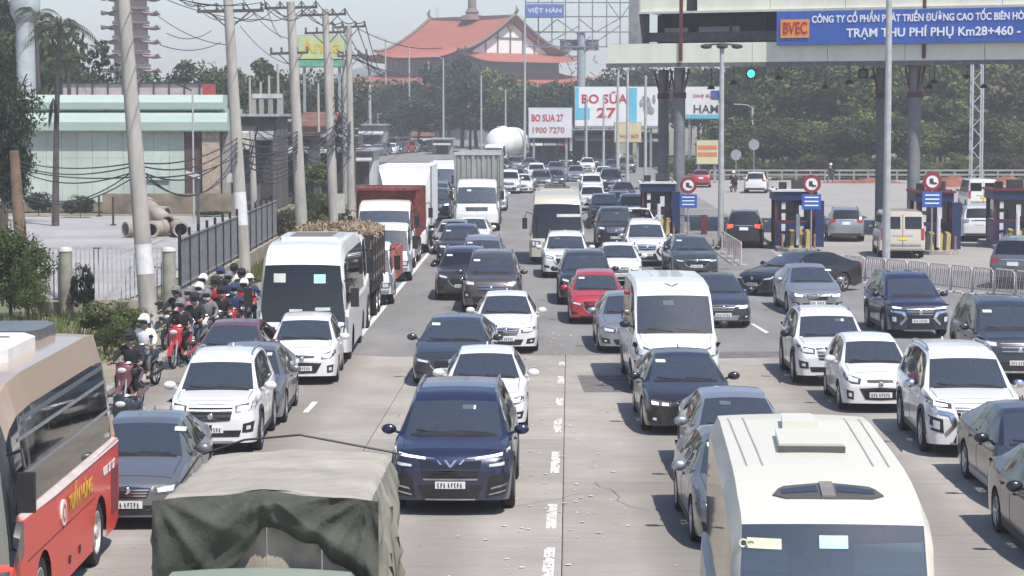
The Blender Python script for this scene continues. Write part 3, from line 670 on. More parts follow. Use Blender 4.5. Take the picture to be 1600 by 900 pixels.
# ---- minibus seen from above at the front
def bus_extras(k, s, add):
    T = k.T; L, W, H = T['L'], T['W'], T['H']
    for sx in (-1, 1):     # arm mirrors hanging ahead of the front corners
        z = T.get('armz', H*.70); y = -.22-L/2
        mb = MB(); mb.tube([(sx*(W/2-.12), .15-L/2, z+.35), (sx*(W/2+.10), -.12-L/2, z+.45), (sx*(W/2+.16), y, z+.25)], .02, 6)
        h = MB(); h.box(sx*(W/2+.17), y, z-.02, .20, .09, .46); 
        add('mirror', mb.mesh('mirror', True), 'black', subs=[('mirror_shell', h.mesh('mirror_shell'), T.get('mshell', 'black'))])
    for q in T.get('roofbits', []): q(k, s, add)
def mini_roof(k, s, add):
    L = k.T['L']
    A = [(-.60, .98), (-.45, .88), (0, .82), (.45, .88), (.60, .98)]; 
    top = [(-.50, .98), (-.42, 1.24), (0, 1.36), (.42, 1.24), (.50, .98)]; bot = [(-.50, .96), (-.40, .86), (0, .84), (.40, .86), (.50, .96)]
    add('roof_vent', s.patch(top, bot, 'U', 15, 4, .015).mesh('roof_vent', True), M['vent'], subs=[('vent_divider', s.patch([(-.06, 1.33), (.06, 1.33)], [(-.06, .86), (.06, .86)], 'U', 3, 3, .035).mesh('vent_divider'), M['ventbar']), ('vent_slot', s.patch([(-.42, 1.12), (-.09, 1.24)], [(-.42, .98), (-.09, 1.03)], 'U', 6, 2, .022).mesh('vent_slot'), 'gloss'), ('vent_slot', s.patch([(.09, 1.24), (.42, 1.12)], [(.09, 1.03), (.42, .98)], 'U', 6, 2, .022).mesh('vent_slot'), 'gloss')])
    mb = MB(); z = k.T['H']
    mb.prism([(-.34, 3.05-L/2), (.34, 3.05-L/2), (.31, 4.2-L/2), (-.31, 4.2-L/2)], z-.03, z+.085); add('roof_hatch', mb.mesh('roof_hatch', True), 'paint')
    mb = MB(); mb.box(0, 3.02-L/2, z+.03, .70, .05, .06); add('hatch_gap', mb.mesh('hatch_gap'), M['vent'])
    mb = MB(); mb.prism([(-.2, 4.7-L/2), (.2, 4.7-L/2), (.17, 5.4-L/2), (-.17, 5.4-L/2)], z-.04, z+.10); add('roof_unit', mb.mesh('roof_unit', True), 'paint')
    for x in (-.72, -.56, .56, .72):
        mb = s.patch([(x-.008, 5.9), (x+.008, 5.9)], [(x*.94-.008, 2.2), (x*.94+.008, 2.2)], 'U', 2, 9, .006); add('roof_seam', mb.mesh('roof_seam', True), M['seamline'])
def blinds(k, s, add):
    T = k.T
    for x0, x1 in ((-.86, -.40), (.18, .80)):
        add('sun_visor', s.patch([(x0, 2.28), (x1, 2.28)], [(x0, 2.02), (x1, 2.02)], 'F', 6, 3, -.04, thick=.05).mesh('sun_visor', True), M['visor'])
    add('sticker', s.patch([(-.13, 2.36), (.12, 2.36)], [(-.13, 2.25), (.12, 2.25)], 'F', 4, 2, .014).mesh('sticker'), M['aqua'])
    add('sticker', s.patch([(-.76, 2.32), (-.46, 2.32)], [(-.76, 2.23), (-.46, 2.23)], 'F', 4, 2, .014).mesh('sticker'), M['cream_st'])
    for x in (-.88, -.81):
        h = s.cast((x*T['W']/2*.9, -3, 2.27), (0, 1, 0)) or Vector((x*.9*T['W']/2, .4, 2.27)); c = (h.x, h.y-.02-T['L']/2, h.z)
        add('sticker', MB().tube([(c[0]+.035*math.cos(a), c[1], c[2]+.035*math.sin(a)) for a in [q*math.pi/6 for q in range(13)]], .009, 5).mesh('sticker'), M['cream_st'])
M['vent'] = mat('vent_grey', (.10, .09, .09), .6, var=.15); M['ventbar'] = mat('vent_bar', (.22, .20, .19), .6, var=.1); M['seamline'] = mat('seam_line', (.30, .29, .25), .6, var=.1)
M['visor'] = mat('sun_visor', (.42, .52, .47), .7, var=.1); M['aqua'] = mat('aqua_sticker', (.45, .85, .72), .4, var=0); M['cream_st'] = mat('cream_sticker', (.72, .74, .50), .4, var=.05)
_bp = lambda L: [(0, .90), (.03, .93), (.08, .955), (.2, .98), (.5, 1), (L-.4, 1), (L-.1, .985), (L, .95)]
K('minibus', L=6.9, W=2.12, H=2.74, top=[(0, .90), (.03, 1.0), (.07, 1.06), (.12, 1.10), (.38, 2.2), (.50, 2.46), (.66, 2.54), (.95, 2.62), (1.5, 2.69), (2.2, 2.73), (3.2, 2.74), (5.6, 2.74), (6.4, 2.70), (6.75, 2.55), (6.84, 1.35), (6.87, 1.2), (6.9, .8)], marks=(.12, .50, 6.75, 6.84), gc=.28, wr=.38, wheels=(1.3, 5.1), belt=[(0, 1.0), (6.9, 1.18)], roof=.91, REh=.93, rd=.26, re=.10, sideprof=[.98, .99, 1, 1, 1, 1, .99],
  windows=[(.5, 1.3), (1.38, 2.5), (2.58, 3.7), (3.78, 4.9), (4.98, 6.3)], face=[('headlight', 'lamp', [(.55, .95), (.95, 1.0)], [(.55, .75), (.93, .76)], {'sym': 1}), ('grille', 'black', [(-.45, .9), (.45, .9)], [(-.42, .72), (.42, .72)])], bow=.22, plan=[(0, .84), (.03, .88), (.08, .91), (.2, .945), (.5, .98), (1.0, 1), (6.3, 1), (6.7, .985), (6.9, .95)],
  mirrors=False, wipers=False, extras=[bus_extras, mini_roof, blinds, rear_set], tail_z=1.0, tall_tail=True, plate_z=.55, cabin=True, seatrows=[1.9, 2.7, 3.5, 4.3], seat_z=1.25, armz=1.1, sill=False, rim='steelrim', truck=True)
def coach_roof(k, s, add):
    L, H = k.T['L'], k.T['H']
    mb = MB(); mb.prism([(-.72, 2.3-L/2), (.72, 2.3-L/2), (.80, 2.7-L/2), (.80, 4.9-L/2), (.66, 5.2-L/2), (-.66, 5.2-L/2), (-.80, 4.9-L/2), (-.80, 2.7-L/2)], H-.08, H+.06); add('roof_unit', mb.mesh('roof_unit'), 'paint')
    for q in range(4):
        mb = MB(); mb.box(0, 2.9+q*.55-L/2, H+.066, 1.1, .08, .02); add('vent_slot', mb.mesh('vent_slot'), M['vent'])
_coach_top = [(0, .82), (.03, .95), (.06, 1.04), (.09, 1.10), (.20, 2.2), (.28, 2.52), (.40, 2.72), (.62, 2.88), (1.0, 2.97), (1.8, 3.02), (6.2, 3.02), (7.3, 2.98), (7.6, 2.8), (7.7, 1.6), (7.76, 1.2), (7.8, .8)]
K('coach', L=7.8, W=2.3, H=3.02, top=_coach_top, marks=(.09, .28, 7.6, 7.7), gc=.30, wr=.43, wheels=(1.75, 5.9), belt=[(0, 1.0), (.4, 1.35), (7.8, 1.40)], roof=.88, REh=.96, rd=.30, re=.10, sideprof=[.985, .99, 1, 1, 1, 1, .995],
  windows=[(.42, 1.5), (1.54, 2.8), (2.84, 4.1), (4.14, 5.4), (5.44, 6.6), (6.64, 7.3)], winmat='tint', bow=.16, plan=_bp(7.8),
  face=[('headlight', 'lampdark', [(.58, .98), (.93, 1.02)], [(.60, .74), (.90, .74)], {'sym': 1, 'sub': [('reflector', 'lamp', [(.66, .94), (.76, .95)], [(.66, .80), (.76, .80)]), ('reflector', 'lamp', [(.80, .96), (.88, .97)], [(.80, .80), (.87, .80)])]}), ('grille', 'black', [(-.45, .66), (.45, .66)], [(-.42, .50), (.42, .50)]), ('front_panel', 'paint', [(-.5, .98), (.5, .98)], [(-.48, .74), (.48, .74)], {'off': .02})],
  mirrors=False, extras=[bus_extras, coach_roof, rear_set], tail_z=1.0, tall_tail=True, plate_z=.45, seatrows=[2.0, 3.0, 4.0], seat_z=1.5, armz=1.75, sill=False, rim='steelrim', truck=True, winset=.05)
# truck cab
K('cab', L=1.75, W=1.9, H=2.05, top=[(0, .80), (.03, .95), (.06, 1.02), (.10, 1.10), (.50, 1.82), (.60, 1.93), (.8, 2.02), (1.1, 2.05), (1.5, 2.05), (1.66, 2.0), (1.70, 1.4), (1.73, 1.2), (1.75, .8)], marks=(.10, .50, 1.66, 1.70), gc=.35, wr=.36, wheels=(.95,), belt=[(0, 1.0), (1.75, 1.14)], roof=.86, REh=.92, rd=.10, re=.06, sideprof=[.98, .99, 1, 1, 1, 1, .98], windows=[(.30, 1.35)], bow=.10, plan=_bp(1.75),
  face=[('grille', 'black', [(-.5, .96), (.5, .96)], [(-.46, .80), (.46, .80)], {'sub': grille_slats(.81, .95, .45, .48, 2, 'chrome')}), ('headlight', 'lampdark', [(.60, .74), (.92, .76)], [(.60, .58), (.90, .58)], {'sym': 1, 'sub': [('reflector', 'lamp', [(.66, .72), (.86, .73)], [(.66, .61), (.86, .61)])]}), ('front_bumper', 'rim', [(-.9, .52), (.9, .52)], [(-.86, .38), (.86, .38)], {'off': .03})],
  mirrors=False, extras=[bus_extras, stickers], plate_z=.45, seatrows=[1.3], seat_z=1.25, armz=1.45, sill=False, rim='steelrim', truck=True, cladding=False)
K('cab_big', L=2.0, W=2.35, H=2.75, top=[(0, .95), (.03, 1.2), (.06, 1.35), (.10, 1.48), (.42, 2.35), (.52, 2.55), (.75, 2.70), (1.1, 2.75), (1.7, 2.75), (1.9, 2.68), (1.95, 1.8), (1.98, 1.3), (2.0, .9)], marks=(.10, .42, 1.9, 1.95), gc=.42, wr=.48, wheels=(1.2,), ww=.28, belt=[(0, 1.2), (2.0, 1.55)], roof=.88, REh=.93, rd=.14, re=.08, sideprof=[.98, .99, 1, 1, 1, 1, .98], windows=[(.30, 1.45)], bow=.12, plan=_bp(2.0),
  face=[('grille', 'black', [(-.5, 1.30), (.5, 1.30)], [(-.48, 1.10), (.48, 1.10)], {'sub': grille_slats(1.11, 1.29, .45, .48, 2, 'rim')}), ('headlight', 'lampdark', [(.58, .86), (.92, .88)], [(.58, .66), (.90, .66)], {'sym': 1, 'sub': [('reflector', 'lamp', [(.64, .84), (.86, .85)], [(.64, .69), (.86, .69)])]}), ('front_bumper', 'paint', [(-.92, .95), (.92, .95)], [(-.9, .50), (.9, .50)], {'off': .04}), ('lower_intake', 'black', [(-.4, .78), (.4, .78)], [(-.4, .62), (.4, .62)], {'off': .05})],
  mirrors=False, extras=[bus_extras, stickers], plate_z=.55, seatrows=[1.5], seat_z=1.7, armz=1.95, sill=False, rim='steelrim', truck=True)

_T = dict(KINDS_['cab'].T); _T['top'] = [(t, z if z < 1.12 else 1.1+(z-1.1)*.68) for t, z in _T['top']]; _T['H'] = 1.75; _T['armz'] = 1.15; _T['extras'] = [bus_extras]; K('cab_low', **_T)
# ================================================================ ground, road, markings
RS = .025
def RP(u, v, z=0.0): return (u+RS*v, v, z)
def sheet(name, pts, m, z, kind='structure', thick=None):
    mb = MB(); mb.add([(p[0], p[1], z) for p in pts], [tuple(range(len(pts)))]); o = mb.build(name, m); tag(o, kind=kind); return o
soil = mat('dry_soil', (.26, .215, .15), .95, var=.3, scale=.25, bump=.5, bscale=3, col2=(.13, .15, .07), spread=(.42, .58))
plaza = mat('plaza_concrete', (.37, .345, .315), .9, var=.14, scale=.35, bump=.15, bscale=14, col2=(.28, .262, .24), spread=(.3, .7))
asph = mat('worn_asphalt', (.26, .25, .238), .9, var=.12, scale=.7, bump=.3, bscale=60, col2=(.17, .164, .158), spread=(.3, .7), stretch=(1, .25, 1))
joint = mat('joint_filler', (.075, .07, .065), .95, var=.3, scale=2)
def slab_mat():
    m, t, b = new_mat('road_slab_concrete'); L = t.links; N = t.nodes
    tc = N.new("ShaderNodeTexCoord"); g = N.new("ShaderNodeNewGeometry")
    n1 = N.new("ShaderNodeTexNoise"); n1.inputs["Scale"].default_value = .45; n1.inputs["Detail"].default_value = 8; n1.inputs["Roughness"].default_value = .62
    L.new(g.outputs["Position"], n1.inputs["Vector"])
    mp = N.new("ShaderNodeMapping"); mp.inputs["Scale"].default_value = (.35, 4.5, 1); L.new(g.outputs["Position"], mp.inputs[0])
    n2 = N.new("ShaderNodeTexNoise"); n2.inputs["Scale"].default_value = 1.6; n2.inputs["Detail"].default_value = 7; n2.inputs["Roughness"].default_value = .7; L.new(mp.outputs[0], n2.inputs["Vector"])
    r1 = N.new("ShaderNodeValToRGB"); r1.color_ramp.elements[0].position = .30; r1.color_ramp.elements[1].position = .68
    r1.color_ramp.elements[0].color = (.275, .250, .220, 1); r1.color_ramp.elements[1].color = (.395, .362, .318, 1); L.new(n1.outputs[0], r1.inputs[0])
    r2 = N.new("ShaderNodeValToRGB"); r2.color_ramp.elements[0].position = .33; r2.color_ramp.elements[1].position = .50
    r2.color_ramp.elements[0].color = (.66, .64, .62, 1); r2.color_ramp.elements[1].color = (1, 1, 1, 1); L.new(n2.outputs[0], r2.inputs[0])
    mx = N.new("ShaderNodeMix"); mx.data_type = 'RGBA'; mx.blend_type = 'MULTIPLY'; mx.inputs[0].default_value = .45; L.new(r1.outputs[0], mx.inputs[6]); L.new(r2.outputs[0], mx.inputs[7])
    sp = N.new("ShaderNodeSeparateXYZ"); L.new(g.outputs["Position"], sp.inputs[0])
    a1 = N.new("ShaderNodeMath"); a1.operation = 'MULTIPLY_ADD'; a1.inputs[1].default_value = -RS; L.new(sp.outputs[1], a1.inputs[0]); L.new(sp.outputs[0], a1.inputs[2])   # distance across the road
    a2 = N.new("ShaderNodeMath"); a2.operation = 'MULTIPLY_ADD'; a2.inputs[1].default_value = 2*math.pi/3.75; a2.inputs[2].default_value = .17+math.pi; L.new(a1.outputs[0], a2.inputs[0])
    a3 = N.new("ShaderNodeMath"); a3.operation = 'COSINE'; L.new(a2.outputs[0], a3.inputs[0])
    a4 = N.new("ShaderNodeMapRange"); a4.inputs[1].default_value = .2; a4.inputs[2].default_value = 1.0; a4.inputs[3].default_value = 0; a4.inputs[4].default_value = 1; L.new(a3.outputs[0], a4.inputs[0])
    a5 = N.new("ShaderNodeMath"); a5.operation = 'MULTIPLY'; L.new(a4.outputs[0], a5.inputs[0]); L.new(n1.outputs[0], a5.inputs[1])
    mo = N.new("ShaderNodeMix"); mo.data_type = 'RGBA'; mo.blend_type = 'MULTIPLY'; L.new(a5.outputs[0], mo.inputs[0]); L.new(mx.outputs[2], mo.inputs[6]); mo.inputs[7].default_value = (.52, .50, .50, 1); mx = mo   # oil and rubber down the lane middle
    oi = N.new("ShaderNodeObjectInfo"); hs = N.new("ShaderNodeHueSaturation"); mr = N.new("ShaderNodeMapRange"); mr.inputs[3].default_value = .90; mr.inputs[4].default_value = 1.07
    L.new(oi.outputs["Random"], mr.inputs[0]); L.new(mr.outputs[0], hs.inputs["Value"]); L.new(mx.outputs[2], hs.inputs["Color"])
    # oil drips and tyre dirt: small dark specks
    v = N.new("ShaderNodeTexVoronoi"); v.inputs["Scale"].default_value = 1.3; L.new(g.outputs["Position"], v.inputs["Vector"])
    r3 = N.new("ShaderNodeValToRGB"); r3.color_ramp.elements[0].position = .03; r3.color_ramp.elements[1].position = .07; r3.color_ramp.elements[0].color = (.55, .5, .48, 1); r3.color_ramp.elements[1].color = (1, 1, 1, 1); L.new(v.outputs["Distance"], r3.inputs[0])
    m3 = N.new("ShaderNodeMix"); m3.data_type = 'RGBA'; m3.blend_type = 'MULTIPLY'; m3.inputs[0].default_value = .8; L.new(hs.outputs[0], m3.inputs[6]); L.new(r3.outputs[0], m3.inputs[7])
    L.new(m3.outputs[2], b.inputs["Base Color"]); b.inputs["Roughness"].default_value = .88
    n4 = N.new("ShaderNodeTexNoise"); n4.inputs["Scale"].default_value = 22; n4.inputs["Detail"].default_value = 6; L.new(g.outputs["Position"], n4.inputs["Vector"])
    bp = N.new("ShaderNodeBump"); bp.inputs["Strength"].default_value = .35; bp.inputs["Distance"].default_value = .03; L.new(n4.outputs[0], bp.inputs["Height"]); L.new(bp.outputs[0], b.inputs["Normal"])
    return m
slabm = slab_mat()
sheet('ground', [(-2500, -60), (2500, -60), (2500, 4500), (-2500, 4500)], soil, -.06)
BZ = 59.8   # where the concrete slabs end and the asphalt begins
sheet('plaza_pavement', [(24, -20), (95, -20), (95, 215), (-9+.02*215+6, 215), (-9.5+RS*BZ, BZ), (24, BZ)], plaza, -.008)
road = sheet('concrete_road', [RP(-10.2, -20), RP(24, -20), RP(24, BZ), RP(-10.2, BZ)], joint, -.035)
U0 = -.1-3.75*3+1.2
k = 0; usl = [-10.2, -7.6, -3.85, -.1, 3.65, 7.4, 11.15, 14.9, 18.65, 22.4]
vv = BZ; vs_ = []
while vv > 8: vs_.append(vv); vv -= 5.2
slab_cache = {}
for i in range(len(usl)-1):
    for v1 in vs_:
        v0 = v1-5.2; wd = usl[i+1]-usl[i]-.016
        if wd not in slab_cache:
            mb = MB(); h = .03; e = .02; L2 = (5.2-.016)/2; w2 = wd/2
            o_ = [(-w2, -L2), (w2, -L2), (w2, L2), (-w2, L2)]; i_ = [(-w2+e, -L2+e), (w2-e, -L2+e), (w2-e, L2-e), (-w2+e, L2-e)]
            mb.add([(x, y, -.04) for x, y in o_]+[(x, y, -.006) for x, y in o_]+[(x, y, 0) for x, y in i_],
                   [(j, (j+1) % 4, 4+(j+1) % 4, 4+j) for j in range(4)]+[(4+j, 4+(j+1) % 4, 8+(j+1) % 4, 8+j) for j in range(4)]+[(8, 9, 10, 11)])
            me = mb.mesh('road_slab'); me.materials.append(slabm); slab_cache[wd] = me
        c = RP((usl[i]+usl[i+1])/2, (v0+v1)/2)
        o = bpy.data.objects.new('road_slab', slab_cache[wd]); COL.objects.link(o); o.parent = road; o.location = (c[0], c[1], random.uniform(-.003, .003)); o.rotation_euler = (random.uniform(-.0008, .0008), random.uniform(-.0008, .0008), -math.atan(RS))
sheet('asphalt_road', [(-9.6+.0145*BZ, BZ+.0), (27, BZ), (25, 82), (11.6, 100), (13, 130), (14.5, 200), (19, 420), (24, 900), (4, 900), (-4, 420), (-7, 200), (-8.6, 100)], asph, -.004)
sheet('far_road', [(-28, 330), (-4, 330), (-18, 900), (-58, 900)], asph, .8)
yard = mat('yard_concrete', (.40, .385, .375), .9, var=.12, scale=.2, bump=.1, bscale=9, col2=(.29, .275, .27))
sheet('yard', [(-60, 78), (-13.0, 78), (-11.5, 140), (-13, 140), (-60, 140)], yard, -.012)
# markings
wpaint = mat('road_paint', (.72, .70, .66), .75, var=.3, scale=6, col2=(.42, .39, .35), spread=(.36, .50))
def quadpx(name, pts, m, z=.006, **kw):
    mb = MB(); P = [G(x, y) for x, y in pts]; mb.add([(p.x, p.y, z) for p in P], [tuple(range(len(P)))]); return tag(mb.build(name, m), kind='structure')
for (y0, y1, ok) in ((930, 856, 1), (826, 788, 1), (740, 706, 1), (676, 655, 1), (634, 622, 1), (600, 588, 1), (571, 565, 1)):
    x0 = 856+(900-y0)*.066; x1 = 856+(900-y1)*.066; hw0 = 9*(y0-175)/725; hw1 = 9*(y1-175)/725
    mb = MB(); nx_, ny_ = 5, max(4, int((y0-y1)/2.5))
    for i in range(nx_):
        for j in range(ny_):
            ed = (i in (0, nx_-1))+(j in (0, ny_-1))*1.3
            if random.random() < .04+.13*ed: continue
            c_ = []
            for (di, dj) in ((0, 0), (1, 0), (1, 1), (0, 1)):
                q = (j+dj+random.uniform(-.12, .12))/ny_; u_ = -1+2*(i+di+random.uniform(-.12, .12))/nx_; c_.append(G((x0+(x1-x0)*q)+u_*(hw0+(hw1-hw0)*q), y0+(y1-y0)*q))
            mb.add([(p.x, p.y, .006) for p in c_], [(0, 1, 2, 3)])
    tag(mb.build('lane_dash', wpaint), kind='structure')
mb = MB()
n = 60
for i in range(n):
    a = 59.9+i*1.7; b = a+1.7; f = lambda v: -4.36+.0145*(v-60)
    mb.add([(f(a)-.08, a, .004), (f(a)+.08, a, .004), (f(b)+.08, b, .004), (f(b)-.08, b, .004)], [(0, 1, 2, 3)])
tag(mb.build('edge_line', wpaint), kind='structure')
mb = MB()
for i in range(14):
    a = 62+i*9.0; x = 5.4+.016*(a-60)
    if i in (0,): continue
    mb.add([(x-.07, a, .004), (x+.07, a, .004), (x+.07, a+3, .004), (x-.07, a+3, .004)], [(0, 1, 2, 3)])
tag(mb.build('lane_line', wpaint), kind='structure')
quadpx('lane_dash', [(472, 645), (482, 645), (497, 628), (488, 628)], wpaint)
quadpx('lane_dash', [(1172, 506), (1178, 506), (1202, 520), (1196, 521)], wpaint)
patchm = mat('asphalt_patch', (.17, .155, .15), .9, var=.2, scale=3, bump=.4, bscale=50)
quadpx('road_patch', [(912, 613), (985, 613), (985, 587), (902, 587)], patchm, .007)
quadpx('road_patch', [(1122, 560), (1235, 558), (1225, 549), (1125, 550)], patchm, .007)
# cracks, and the ragged edge where asphalt laps over the slabs
crk = mat('crack_dark', (.085, .075, .065), .95, var=.2)
for i in range(16):
    p = Vector(RP(random.uniform(-7, 9), random.uniform(26, 57))); a = random.choice((0, math.pi/2))+random.uniform(-.35, .35); mb = MB(); w0 = random.uniform(.003, .007)
    for j in range(random.randint(5, 13)):
        a += random.uniform(-.5, .5); q = p+Vector((math.cos(a), math.sin(a), 0))*random.uniform(.12, .4); n_ = Vector((-math.sin(a), math.cos(a), 0))*w0
        mb.add([(v.x, v.y, .0055) for v in (p-n_, p+n_, q+n_, q-n_)], [(0, 1, 2, 3)]); p = q
    tag(mb.build('crack', crk), kind='structure')
mb = MB(); xs = np.linspace(-8.2, 24, 120); e_ = [BZ-.05-abs(noise1)*1.0 for noise1 in (np.convolve(rng.normal(size=140), np.ones(6)/6, 'same')[:120]*.6+.18)]
mb.grid([[(x, BZ+.05, .0045) for x in xs], [(x, e_[i], .0045) for i, x in enumerate(xs)]]); tag(mb.build('asphalt_lap', asph), kind='structure')
# litter: scraps of paper and crumbled paint along the joint
lit = MB()
for i in range(230):
    v = random.uniform(27, 66); u = -.35+random.gauss(0, .75)+ (0 if random.random() < .85 else random.uniform(-3, 3)); s_ = random.uniform(.015, .055)
    c = RP(u, v); a = random.uniform(0, 6.28)
    pts = [(c[0]+s_*math.cos(a+q*1.57)*random.uniform(.6, 1.3), c[1]+s_*math.sin(a+q*1.57)*random.uniform(.6, 1.3), .012+random.uniform(0, .012)) for q in range(4)]
    lit.add(pts, [(0, 1, 2, 3)])
tag(lit.build('litter', mat('litter_paper', (.66, .63, .58), .8, var=.2, scale=20)), 'scraps of pale paper and paint crumbs scattered on the concrete along the joint', None, kind='stuff')

# ================================================================ traffic
PA = dict(white=paint('paint_white', (.80, .80, .78)), pearl=paint('paint_pearl', (.74, .745, .76)), navy=paint('paint_navy', (.012, .020, .060), .3, .3, .10), slate=paint('paint_slate', (.045, .053, .075), .5, .30, .12),
  charcoal=paint('paint_charcoal', (.035, .036, .042), .4, .30, .14), black=paint('paint_black', (.008, .008, .010), .1, .28, .08), silver=paint('paint_silver', (.42, .44, .46), .7, .34, .2), grey=paint('paint_grey', (.20, .215, .225), .6, .34, .2),
  brown=paint('paint_brown', (.10, .082, .07), .5, .34, .25), maroon=paint('paint_maroon', (.19, .055, .065), .4, .36, .3), red=paint('paint_red', (.50, .028, .035), .2, .3, .12), cream=paint('paint_cream', (.64, .62, .52), 0, .55, .2, .25),
  gold=paint('paint_gold', (.60, .56, .44), .2, .38, .2), teal=paint('paint_teal', (.035, .050, .060), .4, .30, .14), blue=paint('paint_blue', (.09, .13, .21), .5, .32, .2), beige=paint('paint_beige', (.60, .53, .44), .1, .4, .15), green=paint('paint_green', (.34, .40, .33), 0, .55, .2), tan=paint('paint_tan', (.50, .35, .245), .15, .4, .15), sred=paint('paint_signal_red', (.70, .038, .014), 0, .40, 0, .25))
ROADYAW = -.8
def car(kind, px, py, col, label, cat='car', yaw=0.0, group='cars queuing on the road', name=None, over=None, rear=False, skip=(), scale=1.0):
    k = KINDS_[kind]; L = k.T['L']*scale; rz = R(ROADYAW+yaw)
    if rear: rz += math.pi
    p = G(px, py); fx, fy = math.sin(rz), -math.cos(rz)
    sgn = -1 if rear else 1       # px, py is the end of the car nearer the camera
    c = (p.x-sgn*fx*L/2, p.y-sgn*fy*L/2, 0)
    return k.make(name or cat.replace(' ', '_').replace('-', '_'), label, cat, c, rz, PA[col], group, over, skip, scale)
FL = {'reflector': 'drl'}
# the lane in front of the camera
car('suv_lux', 704, 806, 'navy', 'dark navy SUV with long bright headlamp lines, first in the middle lane behind the canvas truck', 'car', yaw=-.6)
car('sedan_accent', 757, 676, 'white', 'white sedan directly behind the navy SUV, its bonnet half hidden', yaw=.4)
car('sedan_mazda', 704, 605, 'slate', 'slate blue sedan with narrow lamps between two white sedans', yaw=-1.5)
car('sedan_city', 790, 553, 'white', 'white sedan with black grille just behind the slate blue sedan', yaw=.3)
car('suv_big', 767, 489, 'brown', 'grey brown SUV behind the white sedan, black grille', yaw=0)
car('suv_small', 752, 442, 'silver', 'silver SUV squeezed close behind the grey brown SUV')
car('suv_small', 716, 417, 'charcoal', 'charcoal SUV at the lane edge with its bonnet open to the empty road')
car('sedan_city', 737, 392, 'white', 'white saloon tucked in behind the charcoal SUV', over=FL)
# right of the joint
car('sedan_bmw', 1078, 681, 'black', 'black saloon with lit twin headlamps ahead of the white passenger van', yaw=1)
car('van', 1058, 617, 'white', 'white high-roof passenger van with a winged emblem above the windscreen', 'van', yaw=1.3, group='vans in the queue')
car('sedan_city', 986, 553, 'silver', 'pale silver sedan mostly hidden on the far side of the white van', yaw=1)
car('hatch_mazda2', 932, 507, 'red', 'bright red hatchback on the asphalt', yaw=0)
car('suv_cx5', 915, 477, 'charcoal', 'dark grey crossover right behind the bright red hatchback')
car('suv_cx5', 884, 435, 'white', 'white crossover in front of the cream coach')
car('sedan_accent', 968, 447, 'white', 'white sedan behind the red hatchback and the dark crossover')
car('sedan_city', 1130, 513, 'slate', 'dark blue sedan with a bright grille beside the white van', yaw=1, over={'lower_intake': 'rim', 'reflector': 'drl'})
car('suv_shield', 1011, 417, 'pearl', 'silver white SUV with wide chrome face near the first toll booth')
car('sedan_mazda', 1088, 432, 'teal', 'dark teal sedan in front of the first toll island', yaw=3)
car('suv_big', 962, 388, 'black', 'black boxy off-roader beside the cream coach')
car('suv_small', 946, 350, 'teal', 'dark pickup-like SUV behind the boxy off-roader')
# silver pair behind the cream minibus
car('sedan_city', 1166, 772, 'silver', 'silver sedan with a light roof right behind the cream minibus', yaw=1)
car('sedan_accent', 1180, 862, 'grey', 'grey sedan almost hidden on the left side of the cream minibus', yaw=1.5, over={'mirror': 'rim', 'reflector': 'drl'})
# toll lanes on the right
car('sedan_accent', 1277, 493, 'silver', 'silver grey sedan turning out of the toll plaza', yaw=2, over={'reflector': 'drl'})
car('mpv_xpander', 1437, 529, 'navy', 'dark blue people carrier with bright chrome face and readable white plate', yaw=2)
car('suv_small', 1305, 604, 'white', 'white crossover with black roof-edge leading the toll lane of small cars', yaw=0, over={'mirror': 'gloss'})
car('hatch_morning', 1375, 646, 'white', 'small white city hatchback beside the big white SUV', yaw=0)
car('suv_shield', 1527, 716, 'white', 'big white SUV with chrome mirrors and blade-like chrome face', yaw=-1)
car('suv_big', 1592, 600, 'slate', 'blue grey SUV at the picture edge behind the big white SUV', yaw=-1)
car('sedan_mazda', 1664, 806, 'black', 'black saloon with silver sill strip, its bonnet cut by the frame', yaw=0, over={'side_sill': 'rim'})
car('sedan_city', 1732, 905, 'black', 'second black saloon, only its rear flank inside the frame', yaw=0)
# left lane
car('hatch_i10', 472, 602, 'white', 'white hatchback with a wide black mouth in front of the white coach', yaw=2.5, scale=1.0)
car('mpv_rush', 330, 713, 'white', 'white seven-seat MPV with black grille in the left lane', yaw=1.5)
car('sedan_city', 376, 668, 'grey', 'light grey sedan hidden behind the white seven-seat MPV', yaw=1.5)
car('sedan_city', 352, 616, 'maroon', 'dusty maroon sedan beside the parked motorbikes', yaw=1)
car('sedan_accent', 200, 828, 'grey', 'grey sedan between the red coach and the canvas truck', yaw=2)
# seen from behind, entering the plaza
car('mpv_xpander', 1162, 388, 'black', 'black crossover driving away with its brake lamps lit', yaw=-6, rear=True, group='cars driving away through the toll plaza', over={'tail_lamp': 'redlit'})
car('van_old', 1410, 404, 'beige', 'beige delivery van with twin rear doors driving away', 'van', yaw=-4, rear=True, group='vans in the queue')
car('suv_small', 1322, 378, 'silver', 'silver SUV driving away past the middle toll booth', yaw=-5, rear=True, group='cars driving away through the toll plaza')
car('mpv_xpander', 1530, 378, 'pearl', 'pearl white MPV driving away near the last toll booth', yaw=-5, rear=True, group='cars driving away through the toll plaza', over={'tail_lamp': 'rim'})
car('van_old', 1536, 330, 'white', 'white ambulance-like van with yellow plate far beyond the last booth', 'van', yaw=-2, rear=True, group='vans in the queue')
car('suv_big', 1582, 452, 'grey', 'grey estate-like SUV at the frame edge heading for the booths', yaw=-24, rear=True, group='cars driving away through the toll plaza')
car('sedan_mazda', 1178, 462, 'black', 'black saloon standing across the lanes, side-on to the camera', yaw=-47)
car('sedan_city', 1095, 293, 'red', 'dark red car driving away beyond the lamp post', yaw=-4, rear=True, group='cars driving away through the toll plaza')
car('suv_small', 1180, 302, 'white', 'small white SUV far off on the plaza beside the roadside trees', yaw=-8, rear=True, group='cars driving away through the toll plaza')
